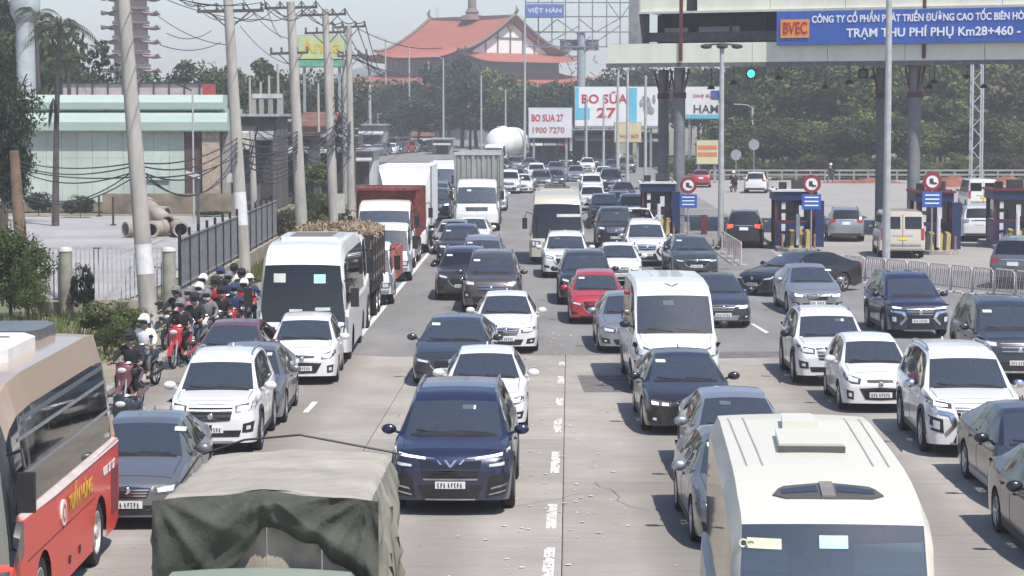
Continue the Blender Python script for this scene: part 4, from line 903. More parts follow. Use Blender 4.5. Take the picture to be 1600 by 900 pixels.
# far queue
far = [('sedan_city', 975, 318, 'charcoal', 'dark sedan in the far queue beside the grille barrier'), ('suv_small', 925, 306, 'white', 'white SUV behind the cream coach roof'), ('sedan_city', 900, 284, 'silver', 'silver sedan in the far queue under the milk sign'),
  ('sedan_accent', 944, 286, 'pearl', 'pale pearl sedan in the far queue near the barrier end'), ('sedan_city', 868, 276, 'grey', 'grey sedan in the far queue behind the cream coach'), ('suv_small', 838, 283, 'white', 'white SUV in the far queue to the side of the coach'),
  ('sedan_city', 806, 290, 'slate', 'slate sedan in the far queue in the open lane'), ('suv_big', 795, 303, 'pearl', 'pearl SUV in the far queue right of the container truck'), ('sedan_accent', 826, 268, 'blue', 'blue sedan in the far queue below the tanker'),
  ('suv_small', 884, 262, 'charcoal', 'charcoal SUV in the far queue in front of the dark sheds'), ('sedan_city', 918, 268, 'white', 'white sedan in the far queue in front of the dark sheds'), ('sedan_city', 856, 258, 'silver', 'silver sedan at the very end of the far queue'),
  ('suv_small', 804, 268, 'grey', 'grey SUV in the far queue beside the tanker'), ('sedan_accent', 800, 320, 'silver', 'silver sedan standing level with the coach roof'), ('sedan_city', 942, 262, 'blue', 'pale blue sedan in the far queue close to the shop fronts'), ('suv_small', 980, 270, 'brown', 'brown SUV at the far queue head by the light poles')]
far += [('sedan_city', 741, 372, 'silver', 'x')][:0]
far += [('suv_small', 926, 330, 'pearl', 'pearl SUV in the far queue right of the cream coach roof'), ('sedan_city', 1000, 372, 'white', 'white sedan in the far queue behind the silver white SUV'), ('suv_small', 990, 350, 'grey', 'grey SUV in the far queue left of the first toll booth'), ('sedan_mazda', 968, 338, 'slate', 'slate sedan in the far queue left of the grille barrier'), ('suv_big', 955, 300, 'black', 'black SUV in the far queue beside the grille barrier end'), ('suv_small', 770, 330, 'pearl', 'pearl SUV just right of the container truck'), ('sedan_city', 706, 398, 'silver', 'silver sedan tucked left of the charcoal SUV'), ('suv_cx5', 722, 470, 'charcoal', 'charcoal crossover hidden left of the grey brown SUV'), ('suv_small', 800, 340, 'white', 'x') if False else ('sedan_city', 816, 302, 'white', 'white sedan in the far queue left of the cream coach roof'),
  ('suv_small', 832, 260, 'black', 'black SUV at the far queue end below the pale milk billboard'), ('sedan_city', 894, 253, 'pearl', 'pearl sedan in the last row before the dark sheds'), ('sedan_accent', 928, 254, 'silver', 'silver sedan in the last row before the dark sheds'), ('suv_small', 960, 256, 'white', 'white SUV in the last row, below the yellow shop sign'), ('sedan_city', 780, 282, 'silver', 'silver sedan right beside the container truck wheels'), ('suv_small', 783, 272, 'charcoal', 'charcoal SUV under the tanker'), ('sedan_city', 868, 292, 'slate', 'slate sedan just behind the cream coach'), ('sedan_accent', 958, 272, 'slate', 'slate sedan in the far queue beside the thin posts'), ('suv_cx5', 846, 298, 'grey', 'grey crossover behind the left corner of the cream coach')]
far = [f for f in far if f[1:3] != (800, 320)]
for i, (kd, x, y, c, lb) in enumerate(far): car(kd, x, y, c, lb, group='cars far back in the queue', over={'windscreen': 'tint'})
car('suv_big', 680, 345, 'charcoal', 'dark grey SUV between the box truck and the container truck', over=FL)
car('suv_small', 683, 322, 'silver', 'silver SUV in front of the tall white coach')
car('sedan_city', 690, 375, 'white', 'white hatch-like saloon half hidden left of the charcoal SUV') if False else None
# buses
def bus(kind, px, py, col, label, yaw=0, over=None, **kw): return car(kind, px, py, col, label, 'bus', yaw, 'buses in the queue', over=over, **kw)
mini = bus('minibus', 1303, 1238, 'cream', 'cream minibus with a smile-shaped roof vent, closest to the camera', yaw=-2.2)
wc = bus('coach', 473, 572, 'white', 'white coach in the left lane with its whole dark windscreen showing', yaw=1.0, over={'windscreen': 'darkglass'})
cc = bus('coach', 870, 414, 'gold', 'cream and gold coach in the middle of the asphalt', yaw=-.5, over={'windscreen': 'darkglass'})
hc = bus('coach', 690, 318, 'white', 'tall white coach far back beside the box truck', yaw=0, scale=.95)
# ================================================================ red coach
def split_body(k, z0, name='lower_panel'):
    """cut the shell's body panels at a height so that they take two colours"""
    s = k.s; up = []; lo = []
    for f in s.parts['body']:
        c = sum(s.V[i][2] for i in f)/len(f); (lo if c < z0 else up).append(f)
    k.P[0] = ('body', s.sub(up, 'body'), 'paint', (0, 0, 0), (0, 0, 0), ())
    k.add(name, s.sub(lo, name), 'lower')
M['lower'] = PA['sred']
def red_bits(k, s, add):
    L, H = k.T['L'], k.T['H']
    mb = MB(); mb.prism([(-.98, 5.3-L/2), (.34, 5.3-L/2), (.42, 5.6-L/2), (.42, 6.6-L/2), (.2, 6.9-L/2), (-.98, 6.9-L/2)], H-.08, H+.14); add('roof_spoiler', mb.mesh('roof_spoiler'), M['spoil'])
    mb = MB(); mb.box(-.2, 5.29-L/2, H+.02, 1.0, .03, .14); add('vent_slot', mb.mesh('vent_slot'), 'black')
    mb = MB()
    mb.prism([(-.95, 2.2-L/2), (.30, 2.2-L/2), (.55, 2.8-L/2), (.55, 4.5-L/2), (.3, 5.0-L/2), (-.95, 5.0-L/2)], H-.08, H+.15); add('roof_unit', mb.mesh('roof_unit'), M['acwhite'])
    for q in range(3): add('vent_slot', MB().box(-.2, 2.9+q*.7-L/2, H+.156, .9, .04, .02).mesh('vent_slot'), M['vent'])
    add('belt_trim', s.patch([(.5, 1.585), (L-.2, 1.585)], [(.5, 1.53), (L-.2, 1.53)], 'R', 20, 2, .02).mesh('belt_trim', True), M['trimw'])
    add('panel_seam', s.patch([(.6, 1.03), (5.1, 1.03)], [(.6, 1.015), (5.1, 1.015)], 'R', 16, 2, .004).mesh('panel_seam'), M['seamred'])
    add('vent_grille', s.patch([(L-.85, 1.2), (L-.25, 1.2)], [(L-.85, .55), (L-.25, .55)], 'R', 5, 6, .012).mesh('vent_grille'), M['grillred'])
    for y in (3.2, 3.9): add('side_marker', s.patch([(y, .58), (y+.10, .58)], [(y, .48), (y+.10, .48)], 'R', 3, 2, .015).mesh('side_marker'), 'black')
    for a, b in ((2.2, 4.2),):
        for z in (2.0, 2.42): add('window_rail', s.patch([(.9, z+.02), (7.0, z+.02)], [(.9, z-.02), (7.0, z-.02)], 'R', 18, 2, .012).mesh('window_rail'), 'rim')
    # glass door strip at the front corner and its reflectors
    add('curtain_band', s.patch([(1.1, 2.66), (7.1, 2.66)], [(1.1, 2.60), (7.1, 2.60)], 'R', 18, 2, .006).mesh('curtain_band'), M['spoil'])
M['spoil'] = mat('dark_grey_paint', (.10, .105, .115), .45, var=.1, coat=.3); M['acwhite'] = mat('roof_unit_white', (.78, .78, .76), .5, var=.06); M['trimw'] = mat('trim_pale', (.60, .52, .46), .4, var=.1)
M['seamred'] = mat('seam_red', (.16, .02, .015), .6, var=0); M['grillred'] = mat('grille_red', (.22, .025, .02), .6, var=.3, scale=30)
rk = K('red_coach', L=7.3, W=2.42, H=3.16, top=[(0, .82), (.03, .95), (.06, 1.04), (.09, 1.10), (.22, 2.3), (.30, 2.62), (.42, 2.84), (.62, 3.0), (1.0, 3.11), (1.8, 3.16), (6.2, 3.16), (6.9, 3.12), (7.12, 2.95), (7.2, 1.6), (7.26, 1.2), (7.3, .8)], marks=(.09, .30, 7.12, 7.2), gc=.30, wr=.46, wheels=(1.55, 5.55), belt=[(0, 1.0), (.4, 1.52), (7.3, 1.56)], roof=.84, REh=.96, rd=.42, re=.12, sideprof=[.985, .99, 1, 1, 1, 1, .998],
  windows=[(.42, 1.30), (1.36, 2.7), (2.74, 4.1), (4.14, 5.5), (5.54, 6.95)], winmat='tint', bow=.16, plan=_bp(7.3), face=[('headlight', 'lampdark', [(.58, .98), (.93, 1.02)], [(.60, .74), (.90, .74)], {'sym': 1}), ('grille', 'black', [(-.45, .66), (.45, .66)], [(-.42, .50), (.42, .50)])],
  mirrors=False, extras=[bus_extras, red_bits, rear_set], tail_z=1.0, tall_tail=True, plate_z=.45, seatrows=[2.0, 3.0, 4.0, 5.0, 6.0], seat_z=1.6, armz=2.0, sill=False, rim='steelrim', truck=True, winset=.04)
split_body(rk, 1.545)
def front_mask(k):
    s = k.s; L = k.T['L']; ids = []
    fs = [f for f in s.parts['body'] if sum(s.V[i][2] for i in f)/len(f) > 1.1 and sum(s.V[i][1] for i in f)/len(f) < .50 and sum(s.V[i][2] for i in f)/len(f) < 2.95]
    up = [f for f in s.parts['body'] if sum(s.V[i][2] for i in f)/len(f) >= 1.545 and f not in set(fs)]
    lo = [f for f in s.parts['body'] if sum(s.V[i][2] for i in f)/len(f) < 1.545 and f not in set(fs)]
    k.P[0] = ('body', s.sub(up, 'body'), 'paint', (0, 0, 0), (0, 0, 0), ()); k.P[-1] = ('lower_panel', s.sub(lo, 'lower_panel'), 'lower', (0, 0, 0), (0, 0, 0), ())
    k.add('front_mask', s.sub(fs, 'front_mask'), 'gloss')
front_mask(rk)
rc = bus('red_coach', -135, 1030, 'tan', 'red coach with tan upper body and white roof unit, cut by the frame', yaw=1.1)
yel = mat('letter_yellow', (.62, .36, .02), .5, var=0); whi = mat('letter_white', (.78, .74, .70), .5, var=0)
xr = 2.42/2+.018
text("TUẤN HÙNG", .30, 'lettering', yel, rc, (xr, .35, 1.25), (math.pi/2, 0, math.pi/2), .003, sx=.95, bold=.006)
text("0989 727 727", .17, 'lettering', whi, rc, (xr, 2.55, 1.27), (math.pi/2, 0, math.pi/2), .003, bold=.006)
mb = MB(); mb.lathe([(.001, xr+.005), (.17, xr+.005), (.17, xr-.02)], 20, 'X', (0, -.85, 1.22)); mb.build('roundel', whi, rc)
mb = MB(); mb.lathe([(.07, xr+.010), (.115, xr+.010)], 16, 'X', (0, -.85, 1.22)); mb.build('roundel_ring', PA['sred'], rc)

# ================================================================ trucks
def noise2(x, y, s=0):
    return math.sin(x*3.1+s)*math.cos(y*2.3-s*1.7)+.5*math.sin(x*7.3+y*5.1+s*2.1)+.3*math.sin(x*13.7-y*11.3+s)
canvas = mat('canvas_tarp', (.40, .365, .31), .92, var=.14, scale=1.5, bump=.25, bscale=25, col2=(.30, .275, .235))
canvas_g = mat('canvas_olive_shaded', (.062, .068, .050), .75, var=.25, scale=2.5, bump=.2, bscale=25)  # same tarp, colour darkened for the shade under the front overhang
canvas_s = mat('canvas_side', (.30, .285, .225), .92, var=.2, scale=3, bump=.25, bscale=25, col2=(.17, .17, .13), stretch=(1, 4, .5))
ct = car('cab_low', 378, 1292, 'green', 'small pale green truck under a sagging olive canvas cover, nearest the camera', 'truck', yaw=.6, group='trucks in the queue', scale=1.13, name='canvas_truck')
def canvas_body(root, sc):
    W, y0, y1, H = 2.14/sc, .98, 4.1, 2.58/sc
    hw = W/2; mb = MB(); rows = []; nu = 56; nv = 110
    for j in range(nv+1):
        y = y0+(y1-y0)*j/nv; row = []
        for i in range(nu+1):
            u = -1+2*i/nu; a = abs(u); sg = 1 if u > 0 else -1
            bowv = .5+.5*math.cos((y-y0)/(y1-y0)*4*2*math.pi)      # hoops under the sheet
            if a < .60:
                x = u/.60*(hw-.06); z = H+.06*(1-(a/.6)**2)-.035*(1-bowv)*(1-(a/.6)**4)+.010*noise2(x*1.2, y*2.5)+.016*math.sin(y*9+x*1.3+.7*math.sin(x*2))*(.35+.65*(a/.6)**2)-.10*(y-y0)/(y1-y0)
                if j == 0: z += .05*max(0, 1-abs(u+.02)/.3)-.03
            else:
                q = (a-.60)/.40; x = sg*(hw-.06+.07*min(1, q*6)+.05*q); d = q*(1.32)
                fold = .055*(1-2*abs(math.sin(y*6.5+1.3*math.sin(q*3+y*2)+sg))**.6)+.03*(1-2*abs(math.sin(y*14+q*3))**.6); x += sg*fold*min(1, q*4); y_ = y+.02*math.sin(q*9+y*6)
                z = H-.02-d-.10*(y-y0)/(y1-y0)+.02*math.sin(y*8)*min(1, q*8); row.append((x, y_, z)); continue
            row.append((x, y, z))
        rows.append(row)
    mb.grid([r_[11:46] for r_ in rows]); mb.build('canvas_cover', canvas, root, True, 60)
    for a_, b_ in ((0, 12), (45, 57)): MB().grid([r_[a_:b_] for r_ in rows]).build('canvas_side', canvas_s, root, True, 60)
    # the front flap: gathered up into swags
    rows = []; n = 70; m = 26
    for j in range(m+1):
        q = j/m; row = []
        for i in range(n+1):
            u = -1+2*i/n; x = u*(hw+.02)
            low = np.interp(u, [-1, -.86, -.55, -.28, -.02, .12, .45, .58, .75, .88, 1], [1.35, 1.05, .76, .62, .32, .34, .42, .60, .62, .72, 1.2])
            top = H+.03+.05*max(0, 1-abs(u+.02)/.35)-.05*abs(u)**3
            z = top-low*q
            y = y0-.04-.16*math.sin(math.pi*min(1, q*1.1))*(.6+.4*math.cos(u*3))
            # folds fanning from the two upper corners and the middle hoop
            for (cx, cz, amp, fr) in ((-1.0, 0, .040, 6.5), (.92, 0, .045, 7.5), (-.05, 0, .035, 5.5)):
                dx = (u-cx); dz = q*low/1.0+.05; an = math.atan2(dz, dx); rr = math.hypot(dx, dz)
                v_ = math.sin(an*fr+cx*3); y -= amp*1.2*(1-1.6*abs(v_)**.7)*min(1, rr*3)*math.exp(-rr*.9)
            y -= .05*math.sin(q*9+u*2.0)*q
            z += .02*math.sin(u*14)*q
            row.append((x, y, z))
        rows.append(row)
    mb = MB(); mb.grid(rows); mb.build('canvas_flap', canvas_g, root, True, 75)
    b = MB()
    for x in (-.75, -.25, .25, .75): b.box(x*hw, y0+.06, 1.45, hw*.49, .04, 1.3)
    b.build('head_board', mat('head_board_paint', (.42, .35, .27), .8, var=.2), root)
    b = MB(); b.box(0, 2.6, .72, W-.1, 3.3, .12); b.build('bed', M['steel'], root)
    for x in (-1, 1):
        b = MB(); b.box(x*(hw-.02), 2.6, 1.0, .04, 3.2, .45); b.build('side_board', PA['green'], root)
    b = MB(); b.tube([(-hw-.02, y1-.05, H-.08), (-.55, y1-.02, H+.06), (0, y1-.02, H+.11), (hw+.06, y1-.02, H-.08)], .012, 5); b.build('rope', M['black'], root)
    b = MB(); b.tube([(-hw-.05, y1-.1, H-.1), (-hw-.12, (y0+y1)/2, H-.28), (-hw-.08, y0, H-.12)], .010, 5); b.build('rope', M['black'], root)
    tw, rm = get_wheels(.36, .21, 5, True)
    for x in (-1, 1):
        o = inst('wheel', tw, M['tyre'], root, (x*(hw-.2), 3.1, .36), (0, 0, 0 if x > 0 else math.pi)); inst('rim', rm, M['steelrim'], o)
canvas_body(ct, 1.13)

def rear_wheels(root, hw, ys, r=.48, wd=.5):
    tw, rm = get_wheels(r, wd, 5, True)
    for y in ys:
        for x in (-1, 1):
            o = inst('wheel', tw, M['tyre'], root, (x*(hw-.32), y, r), (0, 0, 0 if x > 0 else math.pi)); inst('rim', rm, M['steelrim'], o)
def cab_truck(kind, px, py, col, label, yaw=0, over=None, name='truck', scale=1.0):
    return car(kind, px, py, col, label, 'truck', yaw, 'trucks in the queue', name=name, over=over, scale=scale)
# slatted stock truck with straw on top, behind the white coach
st = cab_truck('cab_big', 507, 518, 'white', 'truck with dark slatted sides loaded with straw, right behind the white coach', name='straw_truck')
wood = mat('slat_wood', (.055, .035, .028), .85, var=.4, scale=4, stretch=(1, .2, 4), obj_var=.3)
paleb = mat('rack_rail', (.26, .25, .23), .7, var=.2)
def straw_body(root):
    hw = 1.2; y0, y1 = 1.25, 6.2; z0, z1 = 1.15, 2.72
    for x in (-1, 1):
        for i in range(11):
            z = z0+.10+(z1-z0-.1)*i/11
            mb = MB(); mb.box(x*hw, (y0+y1)/2, z, .04, y1-y0, .145 if i % 4 else .10); mb.build('slat', wood if i % 4 != 1 else paleb, root)
        for y in np.linspace(y0, y1, 6):
            mb = MB(); mb.box(x*(hw+.035), y, (z0+z1)/2, .04, .08, z1-z0); mb.build('stake', wood, root)
    for i in range(11):
        z = z0+.10+(z1-z0-.1)*i/11; mb = MB(); mb.box(0, y0, z, 2*hw-.05, .04, .16); mb.build('slat', wood, root)
    mb = MB(); mb.box(0, (y0+y1)/2, 1.02, 2*hw, y1-y0+.05, .2); mb.build('bed', M['under'], root)
    rear_wheels(root, hw, [4.4, 5.5])
    st_ = MB()
    for i in range(5200):
        x = random.uniform(-hw, hw); y = random.uniform(y0, y1); h = .16*(1-(x/hw)**4)*(.55+.45*math.sin(x*5+y*2.1)*math.cos(y*3.3))
        z = z1-.06+h*random.random()**.5; L_ = random.uniform(.10, .28); a = random.uniform(0, 6.28); t = random.uniform(-.7, .9); w_ = random.uniform(.006, .02)
        d = Vector((math.cos(a)*math.cos(t), math.sin(a)*math.cos(t), math.sin(t)))*L_; n = Vector((-math.sin(a), math.cos(a), .5))*w_; p = Vector((x, y, z))
        st_.add([p-n, p+d-n, p+d+n, p+n], [(0, 1, 2, 3)])
    o = st_.build('straw', mat('straw', (.40, .31, .20), .9, var=.35, scale=6, col2=(.15, .105, .065)), root); tag(o, kind='stuff')
    mb = MB(); rows = [[(x, y, z1-.10+.16*(1-(x/hw)**4)+.03*math.sin(x*7+y*4)) for x in np.linspace(-hw+.03, hw-.03, 9)] for y in np.linspace(y0, y1, 20)]
    mb.grid(rows); mb.build('straw_heap', MATS['straw'], root, True)
straw_body(st)
# red high-sided small lorry just behind it
rt = cab_truck('cab', 568, 478, 'white', 'small white lorry with faded red side boards between the straw truck and the tipper', name='red_board_truck')
def box_bed(root, hw, y0, y1, z0, z1, m, wheels=(3.2,), r=.36, wd=.3, top=False, nm='cargo_side', ribs=0, ribm=None):
    for x in (-1, 1):
        mb = MB(); mb.box(x*hw, (y0+y1)/2, (z0+z1)/2, .05, y1-y0, z1-z0); mb.build(nm, m, root)
    mb = MB(); mb.box(0, y0, (z0+z1)/2, 2*hw-.05, .05, z1-z0-.004); mb.build('head_board', m, root)
    mb = MB(); mb.box(0, y1, (z0+z1)/2, 2*hw-.05, .05, z1-z0-.004); mb.build('tail_board', m, root)
    mb = MB(); mb.box(0, (y0+y1)/2, z0-.1, 2*hw-.2, y1-y0, .18); mb.build('bed', M['under'], root)
    if top: mb = MB(); mb.box(0, (y0+y1)/2, z1+.02, 2*hw+.06, y1-y0+.06, .05); mb.build('roof', m, root)
    rear_wheels(root, hw, wheels, r, wd)
box_bed(rt, .95, 1.1, 4.2, .75, 1.75, mat('faded_red_board', (.46, .13, .10), .7, var=.2))
sw = cab_truck('cab', 600, 441, 'white', 'little white lorry in front of the red tipper truck', name='small_truck', scale=1.05)
box_bed(sw, .95, 1.1, 3.6, .75, 1.25, PA['white'])
# tipper with dark red body
tp = cab_truck('cab_big', 600, 421, 'white', 'tipper truck with white cab and rusty red body', name='tipper_truck')
rr_ = mat('rusty_red', (.20, .045, .035), .8, var=.35, scale=3)
box_bed(tp, 1.2, 2.05-.85, 6.6, 1.2, 3.15, rr_, (4.2, 5.4), .5, .5)
mb = MB(); mb.box(0, 1.02, 3.18, 2.5, .5, .10, rx=.10); mb.build('canopy_lip', rr_, tp)
for y in np.linspace(1.6, 6.3, 7):
    for x in (-1, 1): MB().box(x*1.26, y, 2.2, .09, .11, 1.9).build('rib', rr_, tp)
# white box truck
bt = cab_truck('cab_big', 628, 397, 'white', 'white box truck with an air deflector curving up to its tall box', name='box_truck', scale=.96)
boxw = mat('box_white', (.80, .80, .79), .5, var=.05)
mb = MB(); mb.box(0, 4.6, 2.65, 2.5, 6.6, 2.75); mb.build('cargo_box', boxw, bt)
rows = [[(x*(.95+.25*q), .8+.5*q, 2.78+1.1*q**.7-.05*abs(x)) for x in np.linspace(-1, 1, 9)] for q in np.linspace(0, 1, 6)]
mb = MB(); mb.grid(rows); mb.build('air_deflector', boxw, bt, True)
for x in (-1.25, 1.25): MB().box(x, 1.31, 2.65, .06, .06, 2.76).build('corner_post', M['rim'], bt)
text("HINO 500", .26, 'lettering', mat('letter_grey', (.25, .25, .26), .5, var=0), bt, (0, 1.28, 3.35), extrude=.004) if False else MB().box(0, 1.285, 3.3, .8, .01, .10).build('faint_lettering', mat('letter_grey', (.45, .45, .46), .5, var=0), bt)
rear_wheels(bt, 1.2, [5.5, 6.6])
# container truck
cn = cab_truck('cab_big', 745, 362, 'white', 'container truck with a corrugated grey-green container over its white cab', name='container_truck', scale=1.0)
cg = mat('container_grey', (.30, .31, .29), .6, var=.12, scale=2)
def container(root, hw, y0, y1, z0, z1):
    # ribbed front wall
    for i in range(9):
        x = -hw+.14+(2*hw-.28)*i/8; mb = MB(); mb.box(x, y0-.025, (z0+z1)/2, .15 if i % 2 else .10, .07 if i % 2 else .03, z1-z0-.3); mb.build('corrugation', cg if i % 2 else mat('container_shade', (.26, .27, .25), .7, var=.1), root)
    mb = MB(); mb.box(0, (y0+y1)/2+.02, (z0+z1)/2, 2*hw-.08, y1-y0, z1-z0-.04); mb.build('cargo_box', cg, root)
    mb = MB(); mb.box(0, y0-.03, z1-.08, 2*hw+.04, .12, .16); mb.build('top_rail', mat('rail_pale', (.45, .46, .44), .6, var=.1), root)
    for x in (-1, 1): MB().box(x*hw, y0-.03, (z0+z1)/2-.08, .13, .12, z1-z0-.16).build('corner_post', cg, root)
    k = 26
    for i in range(k):
        y = y0+.2+(y1-y0-.4)*i/k
        for x in (-1, 1): MB().box(x*(hw-.02), y, (z0+z1)/2, .05, .16, z1-z0-.3).build('corrugation', cg, root)
container(cn, 1.24, 1.6, 9.5, 1.3, 4.15); rear_wheels(cn, 1.2, [7.0, 8.2])
# milk-white tanker
tk = cab_truck('cab_big', 770, 264, 'white', 'white tanker truck with a big round tank, far back by the trees', name='tanker_truck', yaw=-14)
mb = MB(); mb.lathe([(.001, 1.0), (1.0, 1.12), (1.55, 1.5), (1.72, 2.1), (1.72, 8.2), (1.5, 8.9), (.001, 9.2)], 28, 'Y', (0, 0, 2.85)); mb.build('tank', boxw, tk, True, 50)
mb = MB(); mb.box(0, 5.2, 1.1, 2.3, 8.4, .25); mb.build('bed', rr_, tk); rear_wheels(tk, 1.2, [6.8, 8.0])
mb = MB(); mb.tube([(-.6, 3, 4.62), (.6, 3, 4.62)], .05); mb.tube([(0, 3.4, 4.5), (0, 3.4, 4.75)], .3, 12); mb.build('hatch', boxw, tk)
# white stickers in the white coach's windscreen
s_ = KINDS_['coach'].s
for (a, b, z0_, z1_, m_) in ((-.62, -.36, 2.30, 2.08, 'paper'), (.25, .5, 2.28, 2.06, 'aqua'), (-.28, .0, 1.42, 1.34, 'paper'), (.28, .60, 1.46, 1.38, 'paper')):
    me = s_.patch([(a, z0_), (b, z0_)], [(a, z1_), (b, z1_)], 'F', 4, 2, .015).mesh('windscreen_sticker'); inst('windscreen_sticker', me, M[m_], wc)
for (a, b, z0_, z1_, m_) in ((.0, .85, 2.1, 1.98, 'paper'), (.4, .8, 1.4, 1.22, 'aqua')):
    me = s_.patch([(a, z0_), (b, z0_)], [(a, z1_), (b, z1_)], 'F', 4, 2, .015).mesh('windscreen_sticker'); inst('windscreen_sticker', me, M[m_], cc)

# ================================================================ motorbikes and riders
def skin_mesh(name, verts, edges, radii, level=1, root=0):
    me = bpy.data.meshes.new(name); me.from_pydata([tuple(v) for v in verts], edges, []); o = bpy.data.objects.new(name, me); COL.objects.link(o)
    o.modifiers.new('s', 'SKIN'); sv = me.skin_vertices[0].data
    for i, r in enumerate(radii): sv[i].radius = (r, r) if not hasattr(r, '__len__') else r
    for i in range(len(verts)): sv[i].use_root = (i == root)
    o.modifiers['s'].use_smooth_shade = True
    m2 = o.modifiers.new('u', 'SUBSURF'); m2.levels = level; m2.render_levels = level
    dg = bpy.context.evaluated_depsgraph_get(); dg.update(); ev = o.evaluated_get(dg); out = bpy.data.meshes.new_from_object(ev); out.name = name
    bpy.data.objects.remove(o); out.materials.clear(); out.shade_smooth(); return out
# seated rider, origin on the ground under the seat, facing -Y
J = dict(pel=(0, .05, .80), bel=(0, .02, .95), che=(0, -.04, 1.16), shd=(0, -.03, 1.30), nek=(0, -.05, 1.38), hd=(0, -.07, 1.50))
def limb(s, a): return (s*a[0], a[1], a[2])
def rider_meshes():
    P = [J['pel'], J['bel'], J['che'], J['shd'], J['nek'], (0, -.065, 1.46), (0, -.08, 1.56)]; E = [(0, 1), (1, 2), (2, 3), (3, 4), (4, 5), (5, 6)]; Rr = [(.155, .13), (.145, .115), (.165, .12), (.12, .09), .052, .085, .09]
    for s in (-1, 1):
        b = len(P)
        P += [limb(s, (.17, -.03, 1.30)), limb(s, (.30, -.16, 1.12)), limb(s, (.33, -.40, 1.02)), limb(s, (.33, -.47, 1.02))]; E += [(3, b), (b, b+1), (b+1, b+2), (b+2, b+3)]; Rr += [.062, .046, .032, .034]
        c = len(P)
        P += [limb(s, (.11, .0, .77)), limb(s, (.19, -.38, .74)), limb(s, (.19, -.30, .36)), limb(s, (.19, -.42, .30))]; E += [(0, c), (c, c+1), (c+1, c+2), (c+2, c+3)]; Rr += [.09, .068, .045, .04]
    body = skin_mesh('body', P, E, Rr)
    # jacket: torso and arms to the wrist
    P = [(0, .05, .84), J['bel'], J['che'], J['shd'], (0, -.045, 1.355)]; E = [(0, 1), (1, 2), (2, 3), (3, 4)]; Rr = [(.18, .15), (.17, .14), (.19, .145), (.145, .11), .072]
    for s in (-1, 1):
        b = len(P); P += [limb(s, (.175, -.03, 1.295)), limb(s, (.305, -.16, 1.115)), limb(s, (.332, -.37, 1.025))]; E += [(3, b), (b, b+1), (b+1, b+2)]; Rr += [.078, .062, .045]
    jac = skin_mesh('jacket', P, E, Rr)
    P = [(0, .05, .80), (0, .04, .88)]; E = [(0, 1)]; Rr = [(.17, .145), (.165, .135)]
    for s in (-1, 1):
        b = len(P); P += [limb(s, (.11, .0, .775)), limb(s, (.19, -.38, .745)), limb(s, (.19, -.31, .40))]; E += [(0, b), (b, b+1), (b+1, b+2)]; Rr += [.105, .082, .058]
    tro = skin_mesh('trousers', P, E, Rr)
    hel = MB(); hel.lathe([(.001, .165), (.06, .155), (.105, .12), (.130, .06), (.135, 0), (.130, -.045), (.11, -.06)], 16, 'Z', (0, -.065, 1.545)); hel.box(0, -.215, 1.60, .17, .10, .015, rx=.25)
    face = MB(); face.box(0, -.163, 1.53, .10, .012, .012)
    vis = MB(); vis.lathe([(.128, .03), (.134, .0), (.125, -.05)], 8, 'Z', (0, -.075, 1.53), R(215), R(325))
    mask = MB(); mask.lathe([(.102, .03), (.112, -.01), (.09, -.07)], 8, 'Z', (0, -.08, 1.475), R(200), R(340))
    sh = []
    for s in (-1, 1):
        m = MB(); m.ball((s*.19, -.38, .28), (.05, .13, .045), 10, 6); sh.append(m.mesh('shoe', True))
    hn = []
    for s in (-1, 1):
        m = MB(); m.ball((s*.33, -.475, 1.02), (.036, .045, .022), 8, 5)
        for q in range(4):
            x = s*(.30+.02*q); ln = (.030, .036, .034, .026)[q]
            m.tube([(x, -.51, 1.032), (x, -.51-ln, 1.025), (x, -.515-ln, .998), (x, -.50-ln*.4, .985)], [.0095, .009, .008, .007], 6)
        m.tube([(s*.305, -.465, 1.01), (s*.285, -.495, 1.0), (s*.288, -.515, .99)], [.011, .010, .008], 6)
        hn.append(m.mesh('hand', True))
    return dict(body=body, jacket=jac, trousers=tro, helmet=hel.mesh('helmet', True), visor=vis.mesh('visor', True), mask=mask.mesh('face_mask', True), shoe=sh, hand=hn)
RM = rider_meshes()
skinm = mat('skin', (.42, .25, .17), .55, var=.06)
CL = dict(white=mat('cloth_white', (.76, .76, .74), .85, var=.08), black=mat('cloth_black', (.018, .018, .02), .85, var=.2), navy=mat('cloth_navy', (.03, .045, .13), .85, var=.2), red=mat('cloth_red', (.42, .03, .03), .85, var=.15), grey=mat('cloth_grey', (.18, .18, .19), .85, var=.2), jean=mat('cloth_denim', (.06, .085, .14), .9, var=.2), green=mat('cloth_green', (.10, .16, .08), .85, var=.2), pink=mat('cloth_pink', (.55, .25, .28), .85, var=.1))
def rider(loc, rz, jac, tro, hel, label, mask=None, scale=1.0):
    o = inst('person', RM['body'], skinm, None, loc, (0, 0, rz), (scale,)*3); tag(o, label, 'person', 'motorbike riders by the verge')
    for s in (0, 1): inst('hand', RM['hand'][s], skinm, o); inst('shoe', RM['shoe'][s], CL['black'], o)
    inst('jacket', RM['jacket'], CL[jac], o); inst('trousers', RM['trousers'], CL[tro], o)
    h = inst('helmet', RM['helmet'], CL[hel] if hel in CL else M[hel], o); inst('visor', RM['visor'], M['gloss'], h)
    if mask: inst('face_mask', RM['mask'], CL[mask], o)
    return o
